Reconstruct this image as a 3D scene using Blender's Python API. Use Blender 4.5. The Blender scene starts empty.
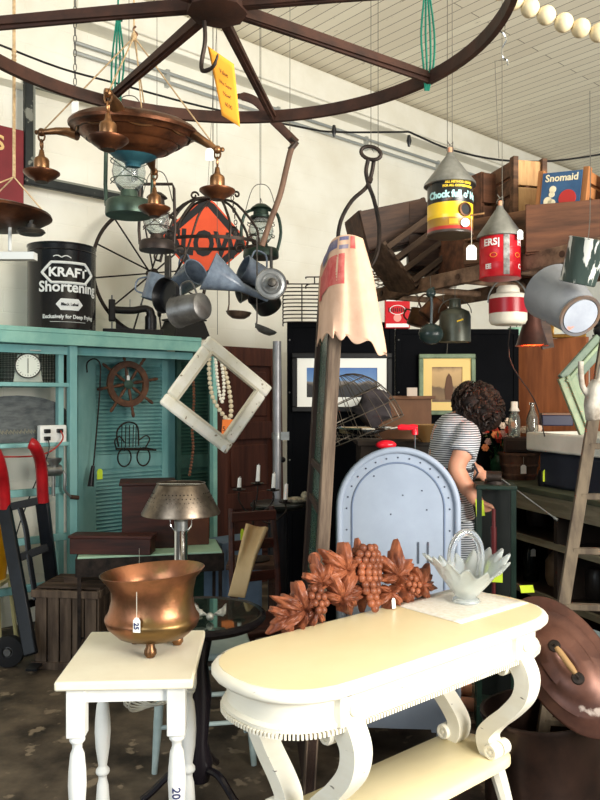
import bpy, math, random
from mathutils import Vector, Matrix, noise
random.seed(7)
sc = bpy.context.scene
V = Vector; PI = math.pi; R = math.radians
CAMH, FPX = 1.5, 750.0
# ------------------------------------------------------------------ camera, light, exposure
cd = bpy.data.cameras.new('camera'); cam = bpy.data.objects.new('camera', cd); sc.collection.objects.link(cam)
cd.sensor_fit = 'VERTICAL'; cd.sensor_height = 24; cd.lens = 24*FPX/800; cd.clip_start = .05
cam.location = (0, 0, CAMH); cam.rotation_euler = (R(90), 0, 0); sc.camera = cam
sc.view_settings.view_transform = 'Standard'; sc.view_settings.look = 'None'
sc.view_settings.gamma = 1; sc.view_settings.exposure = 0.25
w = bpy.data.worlds.new('world'); sc.world = w; w.use_nodes = True
bg = w.node_tree.nodes['Background']; bg.inputs[0].default_value = (.80, .93, 1.0, 1); bg.inputs[1].default_value = 0.36
def area(name, loc, target, sx, sy, power, color=(1, 1, 1)):
    l = bpy.data.lights.new(name, 'AREA'); l.shape = 'RECTANGLE'; l.size = sx; l.size_y = sy; l.energy = power; l.color = color
    o = bpy.data.objects.new(name, l); sc.collection.objects.link(o); o.location = loc
    o.rotation_euler = (V(target)-V(loc)).to_track_quat('-Z', 'Y').to_euler()
    return o
area('window_light', (4.4, -1.6, 2.5), (0.2, 4.4, 1.6), 3.0, 2.2, 132, (1, .96, .89))
area('ceiling_fill_light', (3.2, -.6, 2.0), (0.6, 5.2, 4.7), 2.6, 1.6, 330, (1, .95, .86))  # added uplight that brightens the ceiling; no transom stands behind it
area('street_window_light', (-2.4, -1.4, 2.2), (-.6, 4.2, 1.4), 2.2, 2.0, 85, (.86, .94, 1))
A = math.atan2(.6614, .75)          # direction the long wall runs in
U = V((.75, .6614, 0)); N = V((-.6614, .75, 0))

def P(px, py, Y): return V(((px-300)/FPX*Y, Y, CAMH+(400-py)/FPX*Y))
def W(px, py, D):                   # the point of the plane at distance D, parallel to the long wall
    return P(px, py, D/(.75-.6614*(px-300)/FPX))
# ------------------------------------------------------------------ helpers
class MB:
    def __init__(s, M=None): s.v = []; s.f = []; s.mi = []; s.m = 0; s.M = M or Matrix()
    def at(s, loc=(0, 0, 0), rx=0, ry=0, rz=0):
        s.M = Matrix.Translation(V(loc)) @ Matrix.Rotation(R(rz), 4, 'Z') @ Matrix.Rotation(R(ry), 4, 'Y') @ Matrix.Rotation(R(rx), 4, 'X'); return s
    def aim(s, a, b):               # local z runs from a towards b
        a = V(a); d = (V(b)-a)
        s.M = Matrix.Translation(a) @ d.to_track_quat('Z', 'Y').to_matrix().to_4x4(); return s
    def add(s, vs, fs):
        n = len(s.v); s.v += [s.M @ V(p) for p in vs]; s.f += [tuple(i+n for i in f) for f in fs]; s.mi += [s.m]*len(fs); return s
    def box(s, c, d):
        x, y, z = d[0]/2, d[1]/2, d[2]/2; c = V(c)
        return s.add([c+V((i*x, j*y, k*z)) for i in (-1, 1) for j in (-1, 1) for k in (-1, 1)],
                     [(0, 1, 3, 2), (4, 6, 7, 5), (0, 4, 5, 1), (2, 3, 7, 6), (0, 2, 6, 4), (1, 5, 7, 3)])
    def bar(s, a, b, wx, wy, up=(0, 0, 1)):   # a rectangular bar from a to b; wy lies along up
        a, b = V(a), V(b); z = (b-a).normalized(); x = z.cross(V(up))
        if x.length < 1e-4: x = V((1, 0, 0))
        x.normalize(); y = x.cross(z); vs = []
        for p in (a, b):
            for i, j in ((-1, -1), (1, -1), (1, 1), (-1, 1)): vs.append(p+x*i*wx/2+y*j*wy/2)
        return s.add(vs, [(3, 2, 1, 0), (4, 5, 6, 7), (0, 1, 5, 4), (1, 2, 6, 5), (2, 3, 7, 6), (3, 0, 4, 7)])
    def tube(s, pts, r, n=8, closed=False, cap=True, flat=None):
        pts = [V(p) for p in pts]; m = len(pts); rs = list(r) if isinstance(r, list) else [r]*m
        if len(rs) != m:
            old = [r_ if isinstance(r_, (tuple, list)) else (r_, r_) for r_ in rs]; rs = []
            for i in range(m):
                x = i/(m-1)*(len(old)-1); j = min(int(x), len(old)-2) if len(old) > 1 else 0; q = old[min(j+1, len(old)-1)]
                rs.append(tuple(old[j][c_]+(q[c_]-old[j][c_])*(x-j) for c_ in (0, 1)))
        vs = []; up = None
        for i, p in enumerate(pts):
            if closed: t = pts[(i+1) % m]-pts[i-1]
            else: t = pts[min(i+1, m-1)]-pts[max(i-1, 0)]
            t.normalize()
            if up is None:
                up = t.cross(V((0, 0, 1)));
                if up.length < .05: up = t.cross(V((0, 1, 0)))
            up = (up-t*up.dot(t)).normalized(); b = t.cross(up)
            for k in range(n):
                a = 2*PI*k/n; rr = rs[i]; rx, ry = rr if isinstance(rr, (tuple, list)) else (rr, rr)
                vs.append(p+up*math.cos(a)*rx+b*math.sin(a)*ry)
        fs = []
        for i in range(m if closed else m-1):
            j = (i+1) % m
            for k in range(n):
                l = (k+1) % n; fs.append((i*n+k, i*n+l, j*n+l, j*n+k))
        if cap and not closed: fs += [tuple(range(n-1, -1, -1)), tuple(range((m-1)*n, m*n))]
        return s.add(vs, fs)
    def lathe(s, prof, n=32, rf=None, a0=0, a1=2*PI):   # prof [(r,z)], revolved about local z
        full = abs(a1-a0-2*PI) < 1e-6; m = n if full else n+1; vs = []
        for r, z in prof:
            for k in range(m):
                a = a0+(a1-a0)*k/n; q = rf(a, r, z) if rf else (r, z)
                vs.append((q[0]*math.cos(a), q[0]*math.sin(a), q[1]))
        fs = []
        for i in range(len(prof)-1):
            for k in range(n):
                l = (k+1) % m; fs.append((i*m+k, i*m+l, (i+1)*m+l, (i+1)*m+k))
        return s.add(vs, fs)
    def cyl(s, r, z0, z1, n=24, r2=None):
        r2 = r if r2 is None else r2
        return s.lathe([(0.0001, z0), (r, z0), (r2, z1), (0.0001, z1)], n)
    def ball(s, c, r, n=12, sc_=(1, 1, 1)):
        vs = []; fs = []; h = n//2; c = V(c)
        for i in range(h+1):
            t = PI*i/h
            for k in range(n):
                a = 2*PI*k/n; vs.append(c+V((r*sc_[0]*math.sin(t)*math.cos(a), r*sc_[1]*math.sin(t)*math.sin(a), r*sc_[2]*math.cos(t))))
        for i in range(h):
            for k in range(n): fs.append((i*n+k, (i+1)*n+k, (i+1)*n+(k+1) % n, i*n+(k+1) % n))
        return s.add(vs, fs)
    def prism(s, pts, y0, y1):      # polygon in the local xz plane, extruded along y
        n = len(pts); vs = [(p[0], y0, p[1]) for p in pts]+[(p[0], y1, p[1]) for p in pts]
        fs = [tuple(range(n)), tuple(range(2*n-1, n-1, -1))]+[(k, n+k, n+(k+1) % n, (k+1) % n) for k in range(n)]
        return s.add(vs, fs)
    def plate(s, pts, z0, z1):      # polygon in the local xy plane, extruded along z
        n = len(pts); vs = [(p[0], p[1], z0) for p in pts]+[(p[0], p[1], z1) for p in pts]
        fs = [tuple(range(n-1, -1, -1)), tuple(range(n, 2*n))]+[(k, (k+1) % n, n+(k+1) % n, n+k) for k in range(n)]
        return s.add(vs, fs)
    def slab4(s, q, th):            # a board whose face is the quad q, th thick behind it
        q = [V(p) for p in q]; nrm = (q[1]-q[0]).cross(q[3]-q[0]).normalized()*th
        return s.add(q+[p-nrm for p in q], [(0, 1, 2, 3), (7, 6, 5, 4), (0, 4, 5, 1), (1, 5, 6, 2), (2, 6, 7, 3), (3, 7, 4, 0)])
    def grid(s, fn, nu, nv):
        vs = [fn(i/nu, j/nv) for j in range(nv+1) for i in range(nu+1)]
        return s.add(vs, [(j*(nu+1)+i, j*(nu+1)+i+1, (j+1)*(nu+1)+i+1, (j+1)*(nu+1)+i) for j in range(nv) for i in range(nu)])
    def frame(s, w_, h, t, d):      # rectangular frame around the origin in the local xz plane (outer w x h, bar t, depth d)
        s.box((0, 0, h/2-t/2), (w_, d, t)); s.box((0, 0, -h/2+t/2), (w_, d, t))
        s.box((-w_/2+t/2, 0, 0), (t, d, h-2*t)); s.box((w_/2-t/2, 0, 0), (t, d, h-2*t)); return s
    def text(s, body, size, fn=None, bold=0, ext=.0012, sx=1):   # text in the local xz plane facing -y, centred; fn bends it
        c = bpy.data.curves.new('lettering', 'FONT'); c.body = body; c.size = size; c.align_x = 'CENTER'; c.align_y = 'CENTER'
        c.offset = bold; c.extrude = ext; c.resolution_u = 3
        o = bpy.data.objects.new('lettering', c); me = bpy.data.meshes.new_from_object(o)
        vs = [(p.co.x*sx, -p.co.z, p.co.y) for p in me.vertices]; fs = [tuple(q.vertices) for q in me.polygons]
        bpy.data.objects.remove(o); bpy.data.curves.remove(c); bpy.data.meshes.remove(me)
        if fn: vs = [fn(*p) for p in vs]
        return s.add(vs, fs)
    def b(s, name, mat, parent=None, bevel=0, sharp=38, sub=0, solid=0, seg=2):
        me = bpy.data.meshes.new(name); me.from_pydata([tuple(p) for p in s.v], [], s.f)
        for m_ in (mat if isinstance(mat, (list, tuple)) else [mat]): me.materials.append(m_)
        me.polygons.foreach_set('material_index', s.mi)
        me.polygons.foreach_set('use_smooth', [True]*len(s.f)); me.validate()
        try: me.set_sharp_from_angle(angle=R(sharp))
        except Exception: pass
        o = bpy.data.objects.new(name, me); sc.collection.objects.link(o)
        if parent is not None: o.parent = parent
        if solid: k = o.modifiers.new('solid', 'SOLIDIFY'); k.thickness = solid; k.offset = 0
        if bevel: k = o.modifiers.new('bevel', 'BEVEL'); k.width = bevel; k.segments = seg; k.limit_method = 'ANGLE'; k.angle_limit = R(40)
        if sub: k = o.modifiers.new('subsurf', 'SUBSURF'); k.levels = sub; k.render_levels = sub
        return o
def cylmap(r, z0=0, lift=.0008):    # bends text drawn in xz onto a cylinder of radius r whose front faces -y
    def fn(x, y, z):
        a = x/r-PI/2; q = r+lift-y; return (q*math.cos(a), q*math.sin(a), z+z0)
    return fn
def T(name, label, cat, loc, rz=0, rx=0, ry=0, group=None):
    o = bpy.data.objects.new(name, None); sc.collection.objects.link(o); o.location = loc
    o.rotation_euler = (R(rx), R(ry), R(rz)); o.empty_display_size = .05
    o['label'] = label; o['category'] = cat
    if group: o['group'] = group
    return o
def tag(o, label, cat, group=None, kind=None):
    o['label'] = label; o['category'] = cat
    if group: o['group'] = group
    if kind: o['kind'] = kind
    return o
def struct(mb, name, mat, **k):
    o = mb.b(name, mat, **k); o['kind'] = 'structure'; return o
def arc(cx, cz, r, a0, a1, n=12, y=0, rz=None):
    rz = rz or r
    return [V((cx+r*math.cos(R(a0+(a1-a0)*i/n)), y, cz+rz*math.sin(R(a0+(a1-a0)*i/n)))) for i in range(n+1)]
def smooth(pts, k=4):               # Catmull-Rom through the points
    pts = [V(p) for p in pts]; out = []
    for i in range(len(pts)-1):
        a, b_, c, d = pts[max(i-1, 0)], pts[i], pts[i+1], pts[min(i+2, len(pts)-1)]
        for j in range(k):
            t = j/k; out.append(.5*((2*b_)+(c-a)*t+(2*a-5*b_+4*c-d)*t*t+(3*b_-a-3*c+d)*t**3))
    out.append(pts[-1]); return out
# ------------------------------------------------------------------ materials
def lin(c):
    r = [((x/255)/12.92 if x/255 <= .04045 else ((x/255+.055)/1.055)**2.4) for x in c]; return (*r, 1)
MATS = {}
def M(name, c1, c2=None, rough=.6, metal=0, scale=8, stretch=(1, 1, 1), bump=0, contrast=.4, detail=6, spec=.35, trans=0, alpha=1, emit=0, c3=None, th3=.6, s3=20, ior=1.45, tint=None, rot=0):
    if name in MATS: return MATS[name]
    m = bpy.data.materials.new(name); m.use_nodes = True; nt = m.node_tree; n = nt.nodes; l = nt.links
    p = n['Principled BSDF']; p.inputs['Roughness'].default_value = rough; p.inputs['Metallic'].default_value = metal
    p.inputs['Specular IOR Level'].default_value = spec; p.inputs['IOR'].default_value = ior
    p.inputs['Transmission Weight'].default_value = trans; p.inputs['Alpha'].default_value = alpha
    p.inputs['Base Color'].default_value = lin(c1)
    if emit: p.inputs['Emission Color'].default_value = lin(c1); p.inputs['Emission Strength'].default_value = emit
    if c2:
        tc = n.new('ShaderNodeTexCoord'); mp = n.new('ShaderNodeMapping'); mp.inputs['Scale'].default_value = stretch; mp.inputs['Rotation'].default_value = (0, 0, rot)
        ns = n.new('ShaderNodeTexNoise'); ns.inputs['Scale'].default_value = scale; ns.inputs['Detail'].default_value = detail; ns.inputs['Roughness'].default_value = .62
        rp = n.new('ShaderNodeValToRGB'); e = rp.color_ramp.elements
        e[0].position = .5-contrast*.3; e[1].position = .5+contrast*.3; e[0].color = lin(c1); e[1].color = lin(c2)
        l.new(tc.outputs['Object'], mp.inputs[0]); l.new(mp.outputs[0], ns.inputs['Vector']); l.new(ns.outputs['Fac'], rp.inputs[0]); out = rp.outputs[0]
        if c3:
            n3 = n.new('ShaderNodeTexNoise'); n3.inputs['Scale'].default_value = s3; n3.inputs['Detail'].default_value = 5
            r3 = n.new('ShaderNodeValToRGB'); r3.color_ramp.elements[0].position = th3; r3.color_ramp.elements[1].position = th3+.04
            l.new(mp.outputs[0], n3.inputs['Vector']); l.new(n3.outputs['Fac'], r3.inputs[0])
            mx = n.new('ShaderNodeMix'); mx.data_type = 'RGBA'; l.new(r3.outputs[0], mx.inputs[0]); l.new(out, mx.inputs[6]); mx.inputs[7].default_value = lin(c3); out = mx.outputs[2]
        l.new(out, p.inputs['Base Color'])
        if bump:
            bp = n.new('ShaderNodeBump'); bp.inputs['Strength'].default_value = bump; bp.inputs['Distance'].default_value = .01
            l.new(ns.outputs['Fac'], bp.inputs['Height']); l.new(bp.outputs[0], p.inputs['Normal'])
    MATS[name] = m; return m
iron = M('black_iron', (34, 30, 28), (58, 48, 42), rough=.5, metal=.6, scale=20, bump=.2)
rusty = M('brown_rusty_iron', (72, 46, 36), (52, 36, 30), rough=.65, metal=.3, scale=14, bump=.3)
darkmetal = M('dark_metal', (50, 50, 50), (72, 68, 62), rough=.45, metal=.7, scale=15)
cream = M('cream_paint', (240, 226, 184), (236, 220, 176), rough=.33, scale=3)
creamw = M('white_cream_paint', (244, 240, 226), (238, 232, 214), rough=.38, scale=6, c3=(110, 100, 90), th3=.70, s3=34, stretch=(.6, .6, 2.4))
whitep = M('white_paint', (240, 240, 236), (230, 230, 224), rough=.4, scale=6)
teal = M('teal_paint', (136, 184, 182), (106, 162, 162), rough=.55, scale=5, contrast=.38, stretch=(1, 1, .3), c3=(70, 96, 92), th3=.72)
tealL = M('pale_teal_paint', (150, 200, 186), (128, 182, 172), rough=.5, scale=6, contrast=.38)
tealD = M('dark_green_paint', (34, 66, 56), (26, 52, 44), rough=.6, scale=8)
brassold = M('old_brass', (150, 108, 72), (92, 66, 46), rough=.36, metal=.85, scale=9, contrast=.45, bump=.15)
darkbrass = M('dark_bronze', (104, 62, 38), (60, 38, 28), rough=.4, metal=.75, scale=10, bump=.25, contrast=.38)
weath = M('weathered_grey_wood', (120, 104, 88), (82, 68, 58), rough=.85, scale=6, stretch=(6, 6, .6), bump=.4, contrast=.45)
weathx = M('weathered_wood_board', (92, 74, 60), (58, 46, 38), rough=.85, scale=5, stretch=(.6, 5, 5), bump=.4, contrast=.45)
darkwood = M('dark_brown_wood', (82, 58, 44), (44, 30, 24), rough=.6, scale=5, stretch=(.6, 5, 5), bump=.2, contrast=.45)
brownwood = M('old_brown_crate_wood', (116, 82, 58), (60, 42, 30), rough=.75, scale=5, stretch=(.6, 5, 5), bump=.3, contrast=.45)
palewood = M('pale_crate_wood', (196, 156, 106), (138, 98, 62), rough=.7, scale=4, stretch=(5, 5, .7), bump=.2, contrast=.45)
redwood = M('dark_red_wood', (74, 38, 30), (44, 24, 20), rough=.5, scale=5, stretch=(.5, 5, 5), bump=.1)
galv = M('galvanised_steel', (150, 152, 150), (116, 118, 116), rough=.38, metal=.8, scale=12, contrast=.45)
greymetal = M('dull_grey_metal', (118, 118, 116), (84, 82, 80), rough=.42, metal=.75, scale=12, contrast=.45)
enamel = M('grey_blue_enamel', (104, 116, 130), (84, 94, 108), rough=.25, scale=30, contrast=.38)
blackm = M('black_enamel', (22, 22, 24), rough=.3)
tagw = M('white_tag_paper', (238, 238, 232), rough=.8)
tagy = M('yellow_green_tag_paper', (206, 232, 60), rough=.8)
tago = M('orange_tag_paper', (246, 164, 52), rough=.8)
string = M('white_string', (215, 208, 190), rough=.9)
wirem = M('thin_grey_wire', (96, 92, 84), rough=.5, metal=.5)
rope = M('tan_rope', (196, 168, 128), (160, 132, 96), rough=.9, scale=90)
greenrope = M('green_cord', (18, 104, 84), rough=.8)
glass = M('clear_glass', (255, 255, 255), rough=.03, trans=1, ior=1.3)
inkm = M('blue_black_ink', (40, 46, 96), rough=.7)
black = M('black_paint', (16, 16, 18), rough=.5)
redp = M('red_paint', (178, 26, 34), (150, 20, 28), rough=.35, scale=8)
copper = M('copper', (176, 104, 76), (128, 72, 50), rough=.35, metal=.9, scale=8)

def price_tag(parent, top, length, size=(.03, .045), mat=None, body=None, rz=0, ink=None, bsize=None):
    top = V(top); mb = MB()
    if length > 0: mb.tube([top, top-V((0, 0, length))], .0009, 5); mb.b('tag_string', string, parent)
    c = MB().at(top-V((0, 0, length+size[1]/2)), rz=rz); w_, h = size
    c.prism([(-w_/2, -h/2), (w_/2, -h/2), (w_/2, h*.3), (w_*.22, h/2), (-w_*.22, h/2), (-w_/2, h*.3)], -.0006, .0006)
    t = c.b('price_tag', mat or tagw, parent)
    if body:
        k = MB().at(top-V((0, 0, length+size[1]/2))+V((0, -.0012, 0)), rz=rz); k.text(body, bsize or w_*.8, ext=.0003, bold=.0004); k.b('lettering', ink or inkm, t)
    return t
# ------------------------------------------------------------------ structure
DW = 5.0; HC = 4.43
def wallmat():
    m = bpy.data.materials.new('painted_brick_wall'); m.use_nodes = True; nt = m.node_tree; n = nt.nodes; l = nt.links; p = n['Principled BSDF']
    tc = n.new('ShaderNodeTexCoord'); sp = n.new('ShaderNodeSeparateXYZ'); cb = n.new('ShaderNodeCombineXYZ')
    l.new(tc.outputs['Object'], sp.inputs[0]); l.new(sp.outputs[0], cb.inputs[0]); l.new(sp.outputs[2], cb.inputs[1])
    bk = n.new('ShaderNodeTexBrick'); bk.inputs['Scale'].default_value = 1; bk.inputs['Brick Width'].default_value = .6; bk.inputs['Row Height'].default_value = .16
    bk.inputs['Mortar Size'].default_value = .006; bk.inputs['Mortar Smooth'].default_value = 1
    bk.inputs['Color1'].default_value = (1, 1, 1, 1); bk.inputs['Color2'].default_value = (1, 1, 1, 1); bk.inputs['Mortar'].default_value = (.0, .0, .0, 1)
    l.new(cb.outputs[0], bk.inputs['Vector'])
    ns = n.new('ShaderNodeTexNoise'); ns.inputs['Scale'].default_value = 2.2; ns.inputs['Detail'].default_value = 7; l.new(tc.outputs['Object'], ns.inputs['Vector'])
    rp = n.new('ShaderNodeValToRGB'); e = rp.color_ramp.elements; e[0].position = .3; e[0].color = lin((226, 220, 202)); e[1].position = .62; e[1].color = lin((240, 237, 224)); l.new(ns.outputs['Fac'], rp.inputs[0])
    l.new(rp.outputs[0], p.inputs['Base Color'])
    bp = n.new('ShaderNodeBump'); bp.inputs['Strength'].default_value = .25; bp.inputs['Distance'].default_value = .01; l.new(bk.outputs['Color'], bp.inputs['Height'])
    b2 = n.new('ShaderNodeBump'); b2.inputs['Strength'].default_value = .15; b2.inputs['Distance'].default_value = .02; l.new(ns.outputs['Fac'], b2.inputs['Height']); l.new(bp.outputs[0], b2.inputs['Normal']); l.new(b2.outputs[0], p.inputs['Normal'])
    p.inputs['Roughness'].default_value = .75; return m
def boardmat():
    m = bpy.data.materials.new('painted_ceiling_boards'); m.use_nodes = True; nt = m.node_tree; n = nt.nodes; l = nt.links; p = n['Principled BSDF']
    tc = n.new('ShaderNodeTexCoord'); sp = n.new('ShaderNodeSeparateXYZ'); cb = n.new('ShaderNodeCombineXYZ')
    l.new(tc.outputs['Object'], sp.inputs[0]); l.new(sp.outputs[1], cb.inputs[0]); l.new(sp.outputs[0], cb.inputs[1])
    bk = n.new('ShaderNodeTexBrick'); bk.inputs['Scale'].default_value = 1; bk.inputs['Brick Width'].default_value = 3.4; bk.inputs['Row Height'].default_value = .105
    bk.inputs['Mortar Size'].default_value = .0035; bk.inputs['Mortar Smooth'].default_value = .2
    bk.inputs['Color1'].default_value = lin((246, 238, 216)); bk.inputs['Color2'].default_value = lin((232, 222, 200)); bk.inputs['Mortar'].default_value = lin((112, 94, 74))
    l.new(cb.outputs[0], bk.inputs['Vector'])
    ns = n.new('ShaderNodeTexNoise'); ns.inputs['Scale'].default_value = 9; ns.inputs['Detail'].default_value = 6; mp = n.new('ShaderNodeMapping'); mp.inputs['Scale'].default_value = (4, .5, 1)
    l.new(tc.outputs['Object'], mp.inputs[0]); l.new(mp.outputs[0], ns.inputs['Vector'])
    rp = n.new('ShaderNodeValToRGB'); e = rp.color_ramp.elements; e[0].position = .70; e[0].color = (0, 0, 0, 1); e[1].position = .74; e[1].color = (1, 1, 1, 1); l.new(ns.outputs['Fac'], rp.inputs[0])
    mx = n.new('ShaderNodeMix'); mx.data_type = 'RGBA'; l.new(rp.outputs[0], mx.inputs[0]); l.new(bk.outputs['Color'], mx.inputs[6]); mx.inputs[7].default_value = lin((138, 118, 92))
    l.new(mx.outputs[2], p.inputs['Base Color']); p.inputs['Roughness'].default_value = .6; return m
def local(o, rz=A):                # give a world-built mesh the wall's own axes
    mw = Matrix.Rotation(rz, 4, 'Z'); o.data.transform(mw.inverted()); o.matrix_world = mw; return o
mb = MB(); mb.M = Matrix.Rotation(A, 4, 'Z'); mb.box((3.0, DW+.1, HC/2), (16, .2, HC)); wl = local(struct(mb, 'wall_left', wallmat()))
mb = MB(); mb.M = Matrix.Rotation(A, 4, 'Z'); mb.box((3.0, DW-4.0, HC+.06), (16, 8.6, .12)); local(struct(mb, 'ceiling', boardmat()))
floorm = M('stained_concrete', (104, 92, 78), (42, 36, 31), rough=.55, scale=3.6, contrast=.45, detail=10, c3=(132, 118, 100), th3=.60, s3=9, bump=.1)
mb = MB(); mb.M = Matrix.Rotation(A, 4, 'Z'); mb.box((3.0, DW-4.0, -.05), (16, 8.6, .1)); struct(mb, 'floor', floorm)
trimw = M('white_beam_paint', (238, 234, 220), (228, 223, 206), rough=.6, scale=3)
def alongu(px, D): q = W(px, 400, D); return q.dot(U)
u82 = alongu(82, DW-.25)
mb = MB(); mb.M = Matrix.Rotation(A, 4, 'Z')
mb.box(((u82+11)/2, DW-.08, 4.26), (11-u82, .16, .3)); mb.box(((u82+11)/2, DW-.175, 4.26), (11-u82, .03, .24)); struct(mb, 'trim_1', trimw, bevel=.008)
mb = MB(); mb.M = Matrix.Rotation(A, 4, 'Z'); mb.box((u82-2.0, DW-.06, 4.0), (4.0, .12, .86)); struct(mb, 'trim_2', MATS.get('x') or wl.data.materials[0])
mb = MB(); mb.M = Matrix.Rotation(A, 4, 'Z')
mb.box((u82+1.0-4.0, DW-.14, 3.2), (.14, .05, 2.4)); struct(mb, 'trim_3', M('tan_trim', (196, 184, 158), (170, 156, 130), rough=.7, scale=4))
cm = M('conduit_grey', (176, 178, 174), rough=.35, metal=.5)
mb = MB(); mb.M = Matrix.Rotation(A, 4, 'Z')
for dz in (0, .07): mb.tube([(u82+.02, DW-.03, 3.93+dz), (10, DW-.03, 3.93+dz)], .014, 8)
for k in range(8): mb.box((u82+.8+k*1.1, DW-.02, 3.96), (.03, .04, .13))
tag(mb.b('electrical_conduit', cm), 'pair of grey metal conduits running along the wall under the white beam', 'conduit')
# ------------------------------------------------------------------ black partition and pictures
navy = M('black_navy_panel', (9, 10, 14), (6, 7, 10), rough=.9, spec=.1, scale=3)
for (x0, x1, lab) in ((287, 395, 'tall black display panel behind the narrow green door, left one of the pair'), (396, 519, 'tall black display panel carrying the green framed picture')):
    a, b_ = P(x0, 0, 5).x, P(x1, 0, 5).x; top = P(0, 322 if x0 < 300 else 329, 5).z
    t = T('display_panel', lab, 'display panel', ((a+b_)/2, 5.03, 0), group='black display panels')
    mb = MB(); mb.box((0, 0, top/2+.01), (b_-a-.03, .04, top-.02)); mb.b('panel', navy, t)
    mb = MB().at((0, 0, top/2)); mb.frame(b_-a, top, .035, .056); mb.b('panel_frame', navy, t, bevel=.003)
    mb = MB()
    for dz in (1.9, 1.55, 1.1):
        mb.ball((-(b_-a)/2+.018, -.03, dz), .006, 8)
    mb.b('screw', galv, t)
def art(name, cols, fn):           # small procedural picture: vertical gradient ramp in object space plus noise
    m = bpy.data.materials.new(name); m.use_nodes = True; nt = m.node_tree; n = nt.nodes; l = nt.links; p = n['Principled BSDF']
    tc = n.new('ShaderNodeTexCoord'); sp = n.new('ShaderNodeSeparateXYZ'); l.new(tc.outputs['Object'], sp.inputs[0])
    ns = n.new('ShaderNodeTexNoise'); ns.inputs['Scale'].default_value = fn[1]; ns.inputs['Detail'].default_value = 6; l.new(tc.outputs['Object'], ns.inputs['Vector'])
    mr = n.new('ShaderNodeMapRange'); mr.inputs[1].default_value = -fn[0]; mr.inputs[2].default_value = fn[0]; l.new(sp.outputs[2], mr.inputs[0])
    ad = n.new('ShaderNodeMath'); ad.operation = 'MULTIPLY_ADD'; ad.inputs[1].default_value = fn[2]; l.new(ns.outputs['Fac'], ad.inputs[0]); l.new(mr.outputs[0], ad.inputs[2])
    sb = n.new('ShaderNodeMath'); sb.operation = 'SUBTRACT'; sb.inputs[1].default_value = fn[2]/2; l.new(ad.outputs[0], sb.inputs[0])
    rp = n.new('ShaderNodeValToRGB'); e = rp.color_ramp.elements
    while len(e) < len(cols): e.new(.5)
    for i, (q, c) in enumerate(cols): e[i].position = q; e[i].color = lin(c)
    l.new(sb.outputs[0], rp.inputs[0]); l.new(rp.outputs[0], p.inputs['Base Color']); p.inputs['Roughness'].default_value = .5; return m
def picture(label, px0, py0, px1, py1, Y, ft, mt, fm, am, rz=0, matc=None):
    c = P((px0+px1)/2, (py0+py1)/2, Y); k = Y/FPX; w_, h = (px1-px0)*k, (py1-py0)*k
    t = T('framed_picture', label, 'picture', c, rz=rz)
    mb = MB(); mb.frame(w_, h, ft, .035); mb.b('frame', fm, t, bevel=.006)
    mb = MB(); mb.frame(w_-2*ft+.004, h-2*ft+.004, mt, .012); mb.b('mat_board', matc or tagw, t)
    mb = MB(); mb.box((0, .004, 0), (w_-2*ft-2*mt+.01, .006, h-2*ft-2*mt+.01)); mb.b('print', am, t)
    return t, w_, h
skyart = art('landscape_print', [(0, (18, 18, 22)), (.42, (30, 28, 30)), (.5, (120, 110, 100)), (.56, (96, 134, 178)), (1, (60, 104, 168))], (.11, 14, .4))
t, w_, h = picture('wide black framed picture with white mat and blue sky, behind the narrow green door', 292, 353, 392, 412, 4.98, .035, .065, black, skyart)
sepia = art('sepia_print', [(0, (70, 50, 34)), (.16, (120, 92, 58)), (.42, (96, 72, 44)), (.47, (168, 136, 88)), (.85, (186, 152, 102)), (1, (120, 92, 60))], (.12, 16, .3))
greenf = M('sage_green_frame', (120, 138, 112), (92, 108, 86), rough=.45, scale=10)
t, w_, h = picture('sage green framed sepia picture on the black panel beside the woman', 419, 354, 475, 415, 4.97, .03, .058, greenf, sepia, rz=-4, matc=M('cream_mat', (226, 196, 128), rough=.7))
mb = MB(); mb.tube([(0, .01, h/2), (0.01, .01, h/2+.16)], .002, 6); mb.b('hanging_wire', wirem, t)
mb = MB(); mb.prism([(-.01, -.1), (.035, -.1), (.04, -.02), (.03, .05), (.012, .075), (-.002, .05), (-.015, -.02)], -.003, -.001); mb.M = Matrix.Translation((.06, 0, 0)); mb.b('printed_figure', M('brown_print', (92, 62, 44), rough=.6), t)
# ------------------------------------------------------------------ plank walls behind the counter
ply = M('orange_brown_plywood', (142, 84, 50), (104, 58, 34), rough=.5, scale=3, stretch=(5, 5, .5), bump=.15, contrast=.45)
q0, q1 = P(514, 342, 5.1), P(588, 345, 4.75)
d = (q1-q0); d.z = 0; L_ = d.length; rz = math.degrees(math.atan2(d.y, d.x))
mb = MB(); mb.box((0, 0, .45), (L_, .03, .9)); o = mb.b('plywood_panel', ply, bevel=.003); o.location = ((q0.x+q1.x)/2, (q0.y+q1.y)/2, 1.001); o.rotation_euler.z = R(rz)
tag(o, 'wide orange brown plywood panel standing behind the glass bottles', 'panel')
q0, q1 = P(590, 338, 5.15), P(650, 330, 5.0)
d = (q1-q0); d.z = 0; L_ = d.length; rz = math.degrees(math.atan2(d.y, d.x))
mb = MB(); mb.box((0, 0, .95), (L_, .03, 1.9)); o = mb.b('plywood_panel', ply, bevel=.003); o.location = ((q0.x+q1.x)/2, (q0.y+q1.y)/2, 0); o.rotation_euler.z = R(rz)
tag(o, 'lighter plywood panel at the picture edge behind the ladder top', 'panel')
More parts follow.
